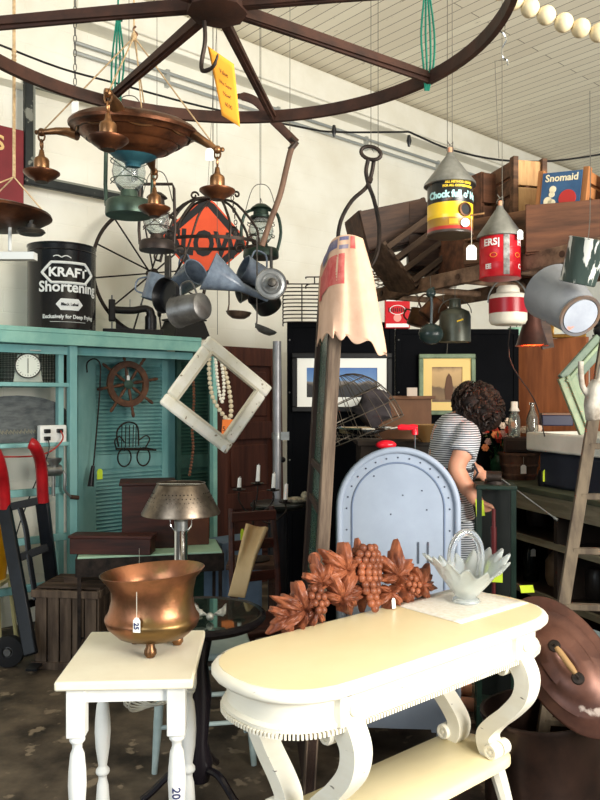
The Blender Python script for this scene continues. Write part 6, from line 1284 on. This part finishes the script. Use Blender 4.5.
# dark blue tub and white sink
ctub = oncounter(604, .30)
t = T('blue_black_tub', 'dark blue grey rectangular tub on the counter beneath the white sink', 'tub', ctub); t.rotation_euler.z = ct.rotation_euler.z
mb = MB(); mb.box((-.0, 0, .10), (.62, .40, .20)); mb.b('tub_body', M('blue_black_tub_paint', (46, 50, 60), (34, 38, 48), rough=.35, scale=4), t, bevel=.02)
t = T('enamel_sink', 'white enamel high backed sink on the dark blue tub', 'sink', V((ctub.x, ctub.y, 1.203))); t.rotation_euler.z = ct.rotation_euler.z
se = M('sink_enamel', (208, 206, 196), (192, 190, 180), rough=.25, scale=4)
mb = MB(); mb.box((-.01, -.225, .055), (.74, .03, .11)); mb.box((-.01, .225, .055), (.74, .03, .11)); mb.box((-.365, 0, .055), (.03, .45, .11)); mb.box((.345, 0, .055), (.03, .45, .11)); mb.box((-.01, 0, .015), (.72, .45, .03)); mb.b('basin', se, t, bevel=.013, seg=3)
mb = MB(); mb.box((.0, .24*sgn, .16), (.60, .03, .26)); mb.b('backsplash', se, t, bevel=.014, seg=3)
t = T('dark_blue_case', 'dark blue black oblong case lying on the left end of the white sink', 'case', P(556, 426, 4.25), rz=-8); mb = MB(); mb.box((0, 0, .033), (.17, .1, .062)); mb.b('case_body', M('navy_case', (34, 34, 56), rough=.4), t, bevel=.006); mb = MB(); mb.box((0, 0, .068), (.175, .105, .012)); mb.b('lid', M('brown_case_lid', (104, 76, 58), rough=.5), t, bevel=.003)
t = T('green_window_frame', 'pale green moulded frame corner standing on the sink like an arrow', 'frame', P(562, 376, 3.7)); k = 3.7/FPX; g = lambda x, y, d_=0: V(((x-562)*k, d_, -(y-376)*k))
fg = M('pale_sage_paint', (136, 152, 122), (110, 128, 102), rough=.5, scale=8); fg2 = M('grey_green_paint', (104, 120, 104), (84, 100, 88), rough=.5, scale=8)
for a, b_, m_, nm in ((g(565, 382), g(606, 340, .05), fg2, 'upper_bar'), (g(566, 376), g(588, 432, -.0), fg, 'lower_bar')):
    mb = MB(); mb.bar(a, b_, .09, .03, up=(0, 1, 0)); o_ = mb.b(nm, m_, t, bevel=.004)
    mb = MB(); off = V((0, -.02, 0)); mb.bar(a+off, b_+off, .018, .02, up=(0, 1, 0)); mb.b('moulding', fg, o_, bevel=.004)
# tops of plywood
q = P(517, 342, 5.1); t = T('potted_plant', 'small plant in a pale green tin on top of the plywood panel', 'plant', V((q.x, 5.1, 1.9))); mb = MB(); mb.lathe([(.0001, 0), (.055, 0), (.06, .09), (.0001, .09)], 20); mb.b('tin_pot', M('mint_tin', (128, 170, 148), rough=.5), t)
mb = MB(); rr_ = random.Random(4)
for i in range(40): c = V((rr_.gauss(0, .03), rr_.gauss(0, .03), .11+rr_.uniform(0, .07))); mb.at(c, rx=rr_.uniform(0, 180), rz=rr_.uniform(0, 180)); mb.add([(0, -.02, 0), (.012, 0, .004), (0, .02, 0), (-.012, 0, .004)], [(0, 1, 2, 3)])
mb.b('leaves', M('dark_leaf', (44, 70, 48), rough=.7), t)
q = P(568, 336, 4.83); t = T('gold_framed_picture', 'small gold framed picture standing on top of the plywood panel', 'picture', V((q.x, 4.83, 1.96)), rz=-20, rx=-4)
mb = MB(); mb.frame(.22, .12, .025, .025); mb.b('frame', M('gold_frame', (150, 112, 54), (104, 74, 36), rough=.35, metal=.7, scale=20), t, bevel=.005); mb = MB(); mb.box((0, .004, 0), (.18, .008, .08)); mb.b('print', M('gold_print', (224, 204, 138), (160, 170, 176), rough=.4, scale=8), t)
q = P(600, 330, 5.07); t = T('black_figurine', 'knobbly black cast figurine on the plywood top at the picture edge', 'figurine', V((q.x, q.y, 1.9)))
mb = MB(); mb.tube([(0, 0, 0), (0, 0, .04)], .05, 14)
for (x, z, r_) in ((0, .07, .045), (-.03, .12, .035), (.035, .12, .035), (0, .16, .04), (-.02, .2, .02), (.04, .19, .02)): mb.ball((x, 0, z), r_, 12)
mb.b('body', blackm, t)
t = T('dark_plank', 'dark upright plank leaning between the hanging ladder and the plywood', 'plank', P(548, 345, 4.4)); mb = MB(); mb.bar((0, 0, -.02), (-.08, 0, .42), .07, .02, up=(0, 1, 0)); mb.b('board', darkwood, t)
# ------------------------------------------------------------------ shelf contents under the counter
def inshelf(px, z, back=.15): q = CP(px, 0, back); return V((q.x, q.y, z))
t = T('dark_wine_bottle', 'dark bottle with white neck tag on the shelf under the counter', 'bottle', inshelf(531, .412, .15)); mb = MB(); mb.lathe([(.0001, 0), (.042, 0), (.044, .01), (.044, .16), (.036, .19), (.015, .22), (.014, .28), (.018, .285), (.018, .3), (.0001, .3)], 24); mb.b('bottle', M('black_glass', (14, 18, 16), rough=.1), t); price_tag(t, (0, -.046, .2), .0, (.028, .045))
t = T('stoneware_jug', 'tan stoneware jug on the shelf under the counter behind the leaning ladder', 'jug', inshelf(561, .412, .25)); mb = MB(); mb.lathe([(.0001, 0), (.075, 0), (.09, .04), (.088, .14), (.055, .19), (.03, .21), (.034, .24), (.0001, .24)], 28); mb.b('body', M('tan_stoneware', (120, 98, 76), (90, 72, 56), rough=.4, scale=6), t); mb = MB(); mb.tube(smooth([V((.03, 0, .22)), V((.075, 0, .23)), V((.085, 0, .18)), V((.07, 0, .165))]), .009, 8); mb.b('handle', MATS['tan_stoneware'], t)
t = T('black_pan', 'flat black pan with yellow tags on the lower counter shelf', 'pan', inshelf(557, .132, .12)); mb = MB(); mb.lathe([(.0001, 0), (.10, 0), (.12, .035), (.117, .035), (.098, .006), (.0001, .006)], 32); mb.b('pan', iron, t); mb = MB(); mb.tube([(-.11, 0, .03), (-.22, -.02, .045)], [(.006, .012)]*2, 8); mb.b('handle', iron, t)
t = T('yellow_price_card', 'bright yellow green price card lying on the lowest counter shelf', 'card', P(527, 589, 3.95)); mb = MB().at((0, 0, 0), rx=60, rz=10); mb.box((0, 0, 0), (.075, .04, .002)); mb.b('card', tagy, t)
for (px, z, lab, r_) in ((578, .732, 'dark round crock on the upper shelf behind the leaning ladder', .10), (596, .412, 'dark glass jar on the middle shelf at the picture edge', .06), (540, .732, 'low dark tin on the upper shelf under the counter', .08)):
    t = T('crock', lab, 'crock', inshelf(px, z, .25)); mb = MB(); mb.lathe([(.0001, 0), (r_*.9, 0), (r_, .03), (r_, .13), (r_*.85, .15), (r_*.9, .165), (.0001, .165)], 28); mb.b('body', M('dark_crock', (46, 40, 36), (30, 26, 24), rough=.3, scale=6), t)
for (x, y, s_, lab, m_) in ((583, 625, .22, 'pale grey blue wooden box on the floor behind the leaning ladder', M('grey_blue_box', (124, 140, 144), (96, 112, 116), rough=.6, scale=5)), (645, 640, .2, 'tan weathered box on the floor at the right picture edge', M('tan_box', (140, 124, 96), (100, 86, 66), rough=.8, scale=5))):
    q = P(x, 650, 3.25); t = T('wooden_box', lab, 'box', V((q.x, q.y, 0)), rz=-65); h = .48 if x < 600 else .42
    mb = MB(); mb.box((0, 0, h/2), (s_, s_, h)); mb.b('body', m_, t, bevel=.004)
    for z in (.03, h-.03): mb = MB(); mb.box((0, 0, z), (s_+.02, s_+.02, .03)); mb.b('batten', m_, t, bevel=.003)
# ------------------------------------------------------------------ leaning ladder
t = T('leaning_ladder', 'narrow weathered grey ladder leaning upright at the right picture edge', 'ladder', V((P(553, 640, 2.9).x, 2.9, 0)), rz=-8)
lx = lambda px, py, Y: Matrix.Rotation(R(8), 3, 'Z') @ (P(px, py, Y)-t.location)
ga = M('ladder_grey', (104, 92, 76), (74, 64, 54), rough=.85, scale=6, stretch=(4, 4, .7), bump=.3, contrast=.45)
ft = lx(548, 700, 2.88); hd = lx(593, 420, 3.05); d = (hd-ft).normalized(); ft = ft-d*(ft.z/d.z)
top_ = hd+d*.36
sh_ = V((.29, 0, 0))
for s_, e in ((V((0, 0, 0)), 0), (sh_, 1)):
    mb = MB(); mb.bar(ft+s_, top_+s_*.72, .046, .028, up=(0, 1, 0)); mb.b('rail', ga, t, bevel=.003)
for py in (447, 497, 550, 603, 656, 709):
    z = (400-py)/FPX*2.98+CAMH; f = (z-ft.z)/(top_.z-ft.z); p = lerp(ft, top_, f); mb = MB(); w2 = sh_*lerp(1, .72, f); mb.bar(p, p+w2, .03, .024, up=(0, 0, 1)); mb.b('rung', ga, t, bevel=.003)
# white glove mould standing on the ladder top
q = P(592, 418, 2.86); t = T('white_hand_mould', 'worn white plaster hand shaped mould at the top of the leaning ladder', 'mould', q); k = 2.9/FPX; g = lambda x, y, d_=0: V(((x-592)*k, d_-.0, -(y-418)*k))
pm = M('worn_white_plaster', (190, 184, 172), (124, 114, 102), rough=.7, scale=12, contrast=.45)
mb = MB(); mb.tube([g(594, 420), g(592, 405), g(594, 390), g(598, 382)], [(.036, .03), (.038, .03), (.042, .028), (.034, .024)], 14)
for pts, r_ in (([g(588, 400), g(580, 388), g(578, 374), g(578, 362)], .013), ([g(596, 388), g(597, 376), g(599, 366), g(603, 360)], .014), ([g(601, 386), g(606, 368), g(611, 354), g(614, 348)], .014), ([g(606, 388), g(613, 372), g(617, 362)], .013), ([g(610, 395), g(616, 382), g(619, 372)], .012)):
    mb.tube(smooth([q_+V((.012, 0, 0)) for q_ in pts]), r_*.85, 10)
o_ = mb.b('hand', pm, t); k_ = o_.modifiers.new('remesh', 'REMESH'); k_.mode = 'VOXEL'; k_.voxel_size = .004; k_.use_smooth_shade = True; k_ = o_.modifiers.new('smooth', 'SMOOTH'); k_.iterations = 3
# ------------------------------------------------------------------ dark green stand with rod
t = T('green_metal_stand', 'tall dark green metal cabinet stand with a yellow tag beside the counter', 'stand', V((P(495, 0, 3.45).x, 3.45, 0)), rz=-10)
gm = M('dark_bottle_green', (24, 44, 36), (18, 34, 28), rough=.4, scale=6); h = P(0, 487, 3.4).z
for x in (-.075, .075):
    for y in (-.07, .07): mb = MB(); mb.box((x, y, h/2), (.022, .022, h)); mb.b('post', gm, t)
mb = MB(); mb.box((0, 0, h), (.18, .17, .02)); mb.box((0, 0, .06), (.18, .17, .12)); mb.b('top_plate', gm, t, bevel=.004)
mb = MB(); mb.box((0, .06, h/2), (.15, .01, h-.05)); mb.b('back_plate', M('black_green_panel', (12, 18, 16), rough=.5), t)
mb = MB(); mb.lathe([(.0001, h+.01), (.05, h+.01), (.045, h+.03), (.02, h+.04), (.0001, h+.04)], 20); mb.at((-.01, -.03, h+.045), ry=90); mb.cyl(.026, -.03, .035, 20); mb.b('knob_head', iron, t)
mb = MB(); mb.tube([V((.02, -.03, h+.04)), V((.24, -.12, h-.12))], .003, 6); mb.tube([V((.24, -.12, h-.12)), V((.255, -.13, h-.13))], .006, 6); mb.b('metal_rod', galv, t)
mb = MB(); mb.tube([V((-.01, -.05, h-.10)), V((-.01, -.05, h-.60))], .009, 8); mb.tube([V((-.01, -.05, h-.18)), V((-.01, -.05, h-.42))], .013, 8); mb.b('red_rod', M('dark_red_rod', (84, 22, 24), rough=.4), t)
price_tag(t, (.0, -.10, h-.36), .0, (.05, .06), tagy, rz=-6)
# ------------------------------------------------------------------ copper boiler and oval lid
t = T('wash_boiler', 'dark oval copper wash boiler standing on the floor behind the console table', 'boiler', V((P(545, 0, 2.72).x, 2.72, 0)), rz=30)
bo_ = M('dark_copper_boiler', (58, 42, 36), (34, 26, 24), rough=.35, metal=.6, scale=5, contrast=.45)
mb = MB(); of = lambda a, r, z: (r*(1+.35*abs(math.cos(a))**2), z); mb.lathe([(.0001, 0), (.17, 0), (.178, .01), (.178, .03), (.172, .04), (.18, .36), (.188, .37), (.188, .385), (.178, .385), (.168, .05), (.0001, .04)], 48, of); mb.b('body', bo_, t, sharp=50)
lidm = M('brown_copper_lid', (104, 70, 58), (70, 46, 40), rough=.4, metal=.4, scale=5, contrast=.45, c3=(176, 160, 150), th3=.70, s3=9)
Lc = P(566, 664, 2.6); t = T('boiler_cover', 'oval brown copper lid with a wooden grip leaning on the wash boiler', 'lid', Lc)
t.rotation_euler = (R(58), R(0), 0); t.rotation_euler = (Matrix.Rotation(R(-20), 3, 'Z') @ Matrix.Rotation(R(62), 3, 'X') @ Matrix.Rotation(R(-52), 3, 'Z')).to_euler()
mb = MB()
def ovl(r, z, n_=56): return [(1.0*r*1.75*math.cos(2*PI*i/n_)*(abs(math.cos(2*PI*i/n_))**-.12 if abs(math.cos(2*PI*i/n_)) > .02 else 1), r*math.sin(2*PI*i/n_), z) for i in range(n_)]
prof = [(.145, -.02), (.148, -.018), (.148, .0), (.142, .006), (.118, .014), (.113, .022), (.108, .022), (.078, .026), (.073, .034), (.04, .038), (.001, .038)]
vs = []; 
for r_, z in prof: vs += ovl(r_, z)
mb.add(vs, [(j*56+i, j*56+(i+1) % 56, (j+1)*56+(i+1) % 56, (j+1)*56+i) for j in range(len(prof)-1) for i in range(56)]); mb.b('lid_plate', lidm, t, sharp=50, solid=.003)
mb = MB(); mb.tube(smooth([V((-.06, 0, .036)), V((-.055, 0, .07)), V((.055, 0, .07)), V((.06, 0, .036))]), .004, 6); mb.b('wire_handle', iron, t); mb = MB(); mb.tube([(-.05, 0, .072), (-.03, 0, .073), (.03, 0, .073), (.05, 0, .072)], [.008, .011, .011, .008], 12); mb.b('wooden_grip', M('grip_wood', (150, 118, 78), rough=.6), t)
for s_ in (-1, 1): mb = MB(); mb.lathe([(.0001, .046), (.018, .044), (.024, .036)], 16); mb.v = [v+V((s_*.062, 0, 0)) for v in mb.v]; mb.b('handle_boss', iron, t)
# ------------------------------------------------------------------ bead garland, cables, chains, frame, sign
t = T('bead_garland', 'string of large cream wooden beads hanging across the upper right corner', 'garland', P(505, -6, 1.8)); wb = M('cream_beads', (226, 210, 172), (206, 188, 150), rough=.4, scale=20)
pts = smooth([P(x, y, 1.8) for x, y in ((484, -22), (512, -1), (532, 9), (550, 17), (570, 25), (592, 31), (616, 36), (640, 38))], 10); acc = 0; i = 0
last = pts[0]
for p in pts[1:]:
    if (p-last).length >= .0415: mb = MB(); mb.ball(p-t.location, .0225, 20); mb.b('bead', wb, t, sharp=180); last = p
mb = MB(); mb.tube([p-t.location for p in pts], .003, 5); mb.tube([pts[0]-t.location, V((pts[0].x-t.location.x, 0, HC-t.location.z))], .003, 5); mb.b('string', string, t)
def cable(label, pts, r_=.005, bulbs=(), mt=None):
    pts = smooth([P(*p) for p in pts]); t = T('cable', label, 'cable', pts[0]); mb = MB(); mb.tube([p-pts[0] for p in pts], r_, 6); mb.b('wire', mt or blackm, t)
    for b_ in bulbs: q = P(*b_)-pts[0]; mb = MB(); mb.tube([q+V((0, 0, .03)), q, q-V((0, 0, .03))], [.008, .014, .006], 10); mb.b('socket', blackm, t)
    return t
cable('long black cable strung across the room in front of the white wall', [(-20, 38, 3.6), (0, 45, 3.6), (60, 68, 3.7), (115, 83, 3.8), (200, 106, 3.9), (300, 127, 4.0), (335, 132, 4.0), (400, 132, 4.0), (409, 132, 4.0), (418, 136, 4.0), (452, 150, 4.0), (500, 160, 4.0), (552, 161, 4.0), (610, 153, 4.0), (640, 149, 4)], .0055, ((334, 131, 4), (409, 141, 4)))
t = T('hook_chain', 'long thin chain with a white tag hanging against the upper left wall', 'chain', P(75, 108, 4.4)); mb = MB(); kk = 4.4/FPX
for i in range(30): mb.at((0, 0, .07+.042*i), rx=90, rz=90*(i % 2)); mb.tube([V((.009*math.cos(2*PI*j/10), .024*math.sin(2*PI*j/10), 0)) for j in range(10)], .0028, 4, closed=True)
mb.at(); mb.tube([(0, 0, 1.3), (0, 0, HC-t.location.z)], .003, 5); mb.b('links', greymetal, t); mb = MB(); mb.box((0, 0, 0), (.045, .01, .08)); mb.b('white_insulator', whitep, t, bevel=.01); mb = MB(); mb.tube([(0, 0, .03), (0, 0, .07)], .003, 5); mb.b('hook', greymetal, t)
def dropwire(label, px, py, Y):
    t = T('hanging_hook_wire', label, 'hook', P(px, py, Y)); mb = MB(); mb.tube(smooth([V((-.012, 0, .01)), V((0, 0, -.002)), V((.012, 0, .01)), V((.004, 0, .04)), V((0, 0, .07)), V((0, 0, HC-t.location.z))]), .0018, 5); mb.b('wire', wirem, t)
dropwire('thin wire with a bent hook hanging before the wall left of the scythe', 260, 205, 4.3)
t = T('s_hook_wire', 'silver S hook on a thin wire hanging over the pale crate', 'hook', P(502, 45, 2.9)); kk = 2.9/FPX; g = lambda x, y: V(((x-502)*kk, 0, -(y-45)*kk))
mb = MB(); mb.tube(smooth([g(500, 31), g(504, 34), g(506, 40), g(502, 48), g(503, 57), g(507, 60), g(508, 65)]), .0035, 6); mb.b('hook', chrome, t)
mb = MB(); mb.tube([g(505, 32), g(506, -180)], .0018, 5); mb.tube([g(508, 60), g(495, 61), g(499, 158)], .0014, 5); mb.b('wire', wirem, t)
# big dark frame on the wall
x0, x1 = wl_(24, 400, 4.84).x, wl_(142, 400, 4.84).x; z0, z1 = wl_(24, 184, 4.84).z, wl_(24, 74, 4.84).z
fm_ = M('chipped_black_frame', (40, 44, 42), (28, 30, 30), rough=.6, scale=8, c3=(122, 122, 112), th3=.60, s3=14)
t = T('large_empty_frame', 'large empty chipped black frame hung on the white wall behind the chandelier', 'frame', U*((x0+x1)/2)+N*4.84+V((0, 0, (z0+z1)/2))); t.rotation_euler.z = A
mb = MB(); mb.frame(x1-x0, z1-z0, .055, .05); mb.b('frame', fm_, t, bevel=.008); mb = MB(); mb.frame(x1-x0-.1, z1-z0-.1, .02, .03); mb.b('inner_lip', M('grey_lip', (120, 122, 112), rough=.6), t)
q0, q1 = wl_(-60, 400, 4.9), wl_(20, 400, 4.9); z0, z1 = wl_(10, 207, 4.9).z, wl_(10, 131, 4.9).z
t = T('red_wall_sign', 'dark red sign board with pale gold letters at the left picture edge', 'sign', U*((q0.x+q1.x)/2)+N*4.85+V((0, 0, (z0+z1)/2))); t.rotation_euler.z = A
mb = MB(); mb.box((0, 0, 0), (q1.x-q0.x, .03, z1-z0)); b_ = mb.b('board', M('sign_maroon', (122, 36, 42), (108, 30, 36), rough=.5, scale=6), t, bevel=.003)
mb = MB(); mb.text('S', .13, fn=lambda x, y, z: (x+(q1.x-q0.x)/2-.155, y-.018, z+.13), bold=.003); mb.text('Y', .09, fn=lambda x, y, z: (x+(q1.x-q0.x)/2-.185, y-.018, z-.0)); mb.b('lettering', M('gold_letter', (214, 180, 120), rough=.5), b_)
# ------------------------------------------------------------------ woman
skin = M('skin', (216, 158, 130), (206, 146, 118), rough=.5, scale=8)
def stripes():
    m = bpy.data.materials.new('striped_cotton'); m.use_nodes = True; nt = m.node_tree; n = nt.nodes; l = nt.links; p = n['Principled BSDF']
    tc = n.new('ShaderNodeTexCoord'); wv = n.new('ShaderNodeTexWave'); wv.wave_type = 'BANDS'; wv.bands_direction = 'Z'; wv.inputs['Scale'].default_value = 30; wv.inputs['Distortion'].default_value = .5; wv.inputs['Detail'].default_value = 0
    rp = n.new('ShaderNodeValToRGB'); e = rp.color_ramp.elements; e[0].position = .36; e[0].color = lin((40, 46, 62)); e[1].position = .44; e[1].color = lin((208, 212, 216))
    l.new(tc.outputs['Object'], wv.inputs[0]); l.new(wv.outputs['Color'], rp.inputs[0]); l.new(rp.outputs[0], p.inputs['Base Color']); p.inputs['Roughness'].default_value = .85; return m
WY = 3.72; k = WY/FPX; base = V((P(452, 0, WY).x, WY, 0))
t = T('person', 'woman with short dark curly hair in a striped romper reaching down to a yellow tag', 'person', base)
g = lambda x, y, d_=0: P(x, y, WY)+V((0, d_, 0))-base
def remesh(o_, vx, sm=4, it=True):
    k_ = o_.modifiers.new('remesh', 'REMESH'); k_.mode = 'VOXEL'; k_.voxel_size = vx; k_.use_smooth_shade = True; k_ = o_.modifiers.new('smooth', 'SMOOTH'); k_.iterations = sm; k_.factor = .5
body = MB()
# torso, neck, head
body.tube(smooth([g(449, 520), g(447, 495), g(449, 470), g(453, 448), g(456, 434), g(461, 424), g(467, 416), g(474, 410)]), [(.09, .13), (.085, .12), (.075, .105), (.075, .115), (.07, .115), (.05, .085), (.045, .05), (.045, .045)], 20)
body.ball(g(480, 407), .088, 24, (.88, .80, 1.10))
body.ball(g(490, 412), .03, 12, (1, .8, 1.3)); body.ball(g(496, 411, 0), .013, 8, (1.2, .9, 1.2)); body.ball(g(490, 422), .022, 10)   # cheek, nose, chin
# legs
for s_ in (-1, 1):
    body.tube(smooth([g(446, 515, s_*.08), g(452, 560, s_*.095), g(453, 610, s_*.09), g(449, 655, s_*.09), V((g(447, 0).x, s_*.09, .07))]), [.08]*4+[.078]*4+[.058]*4+[.058]*3+[.04]*2, 16)
    body.tube([V((g(445, 0).x, s_*.09, .045)), V((g(455, 0).x, s_*.09, .035)), V((g(476, 0).x, s_*.1, .022))], [(.036, .036), (.04, .032), (.022, .034)], 12)
# near arm (towards the camera) reaching down and forward, holding the tag
ar = smooth([g(463, 435, -.13), g(458, 446, -.17), g(452, 456, -.18), g(449, 466, -.185), g(454, 476, -.19), g(461, 487, -.2), g(468, 496, -.205), g(471, 499, -.205)])
body.tube(ar, [.052]*4+[.047]*4+[.043]*4+[.042]*4+[.040]*4+[.034]*4+[.026]*5, 14)
body.ball(g(474, 501, -.205), .03, 12, (1.15, .55, .95))
for i in range(4):
    a = g(476.0+.4*i, 499+2.0*i, -.215+.004*i)
    body.tube([a, a+V((.022, 0, -.002)), a+V((.032-.003*i, .008, -.016)), a+V((.022, .016, -.026))], [.0095, .009, .008, .007], 8)
body.tube([g(473, 497, -.225), g(478, 499, -.235), g(482, 502, -.228)], [.010, .010, .008], 8)
# far arm
body.tube(smooth([g(468, 435, .13), g(474, 450, .16), g(476, 468, .15), g(486, 476, .1)]), [.05]*4+[.042]*4+[.036]*4+[.026], 12); body.ball(g(490, 478, .09), .03, 10, (1.2, .6, 1))
o_ = body.b('body', skin, t); remesh(o_, .0065, 4)
dr = MB()
dr.tube(smooth([g(448, 540), g(447, 517), g(447, 495), g(450, 470), g(454, 448), g(457, 434), g(462, 425), g(465, 420)]), [(.13, .17), (.128, .165), (.118, .155), (.110, .145), (.118, .155), (.118, .16), (.098, .13), (.070, .075)], 24)
dr.ball(g(462, 451), .085, 18, (.75, 1.25, .95)); dr.ball(g(461, 434, -.13), .068, 14); dr.ball(g(464, 434, .12), .066, 14)
dr.tube([g(462, 434, -.10), g(459, 441, -.16), g(454, 451, -.180)], [.07, .068, .064], 16)
dr.tube([g(468, 434, .11), g(471, 441, .155), g(475, 450, .16)], [.066, .07, .062], 16)
for s_ in (-1, 1): dr.tube(smooth([g(449, 520, s_*.075), g(452, 550, s_*.095), g(453, 590, s_*.095), g(452, 625, s_*.09)]), [.135]*4+[.128]*4+[.105]*4+[.10], 18)
o_ = dr.b('striped_romper', stripes(), t); remesh(o_, .007, 6)
tx = bpy.data.textures.new('fold_noise', 'CLOUDS'); tx.noise_scale = .09; k_ = o_.modifiers.new('folds', 'DISPLACE'); k_.texture = tx; k_.strength = .022; k_.mid_level = .5
mb = MB(); mb.tube([g(468, 462, -.12), g(472, 470, -.12), g(466, 481, -.13), g(460, 470, -.14)], .006, 6); mb.tube(ell(g(451, 468).x, 0, g(0, 468).z, .108, .146, 28), (.006, .013), 6, closed=True); mb.b('waist_strap', M('charcoal_strap', (52, 52, 56), rough=.8), t)
hm = MB()
hm.ball(g(474, 402), .095, 28, (1.0, 1.05, .95)); hm.ball(g(482, 407, -.02), .090, 20, (1.0, .95, 1.1)); hm.ball(g(490, 417, -.04), .052, 16, (.9, 1.1, 1.2))
rr_ = random.Random(8)
for i in range(150):
    u_ = V((rr_.gauss(0, 1), rr_.gauss(0, 1), rr_.gauss(0, 1))).normalized(); c = g(480, 406)+V((u_.x*.088, u_.y*.095, u_.z*.100)); hm.ball(c, rr_.uniform(.018, .026), 8)
for i in range(420):
    u_ = V((rr_.gauss(0, 1), rr_.gauss(0, 1), rr_.gauss(0, 1))).normalized()
    c = (g(474, 402) if i % 3 else g(483, 409, -.02)); R0 = .102 if i % 3 else .094
    tv = u_.cross(V((0, 1, .3))).normalized(); tv = (tv if tv.z < 0 else -tv); pts = []; ph = rr_.uniform(0, 6); sd = u_.cross(tv)
    for j in range(9):
        s_ = j/8; q_ = (u_+tv*s_*.75).normalized(); pts.append(c+V((q_.x*R0, q_.y*R0*1.02, q_.z*R0*1.0-(.012*s_ if q_.z < 0 else 0)))+sd*.009*math.sin(s_*11+ph)+q_*.007*math.cos(s_*11+ph))
    hm.tube(pts, [.0035, .006, .0055, .002], 5)
o_ = hm.b('curly_hair', M('dark_brown_hair', (46, 30, 22), (20, 13, 12), rough=.5, scale=30, bump=.6), t)
q = P(478, 508, WY-.235); tt = T('yellow_tag', 'bright yellow green price tag held in the woman\'s hand', 'tag', q); mb = MB(); mb.prism([(-.012, .045), (.025, .035), (.032, -.035), (-.008, -.04)], -.001, .001); mb.b('card', tagy, tt)
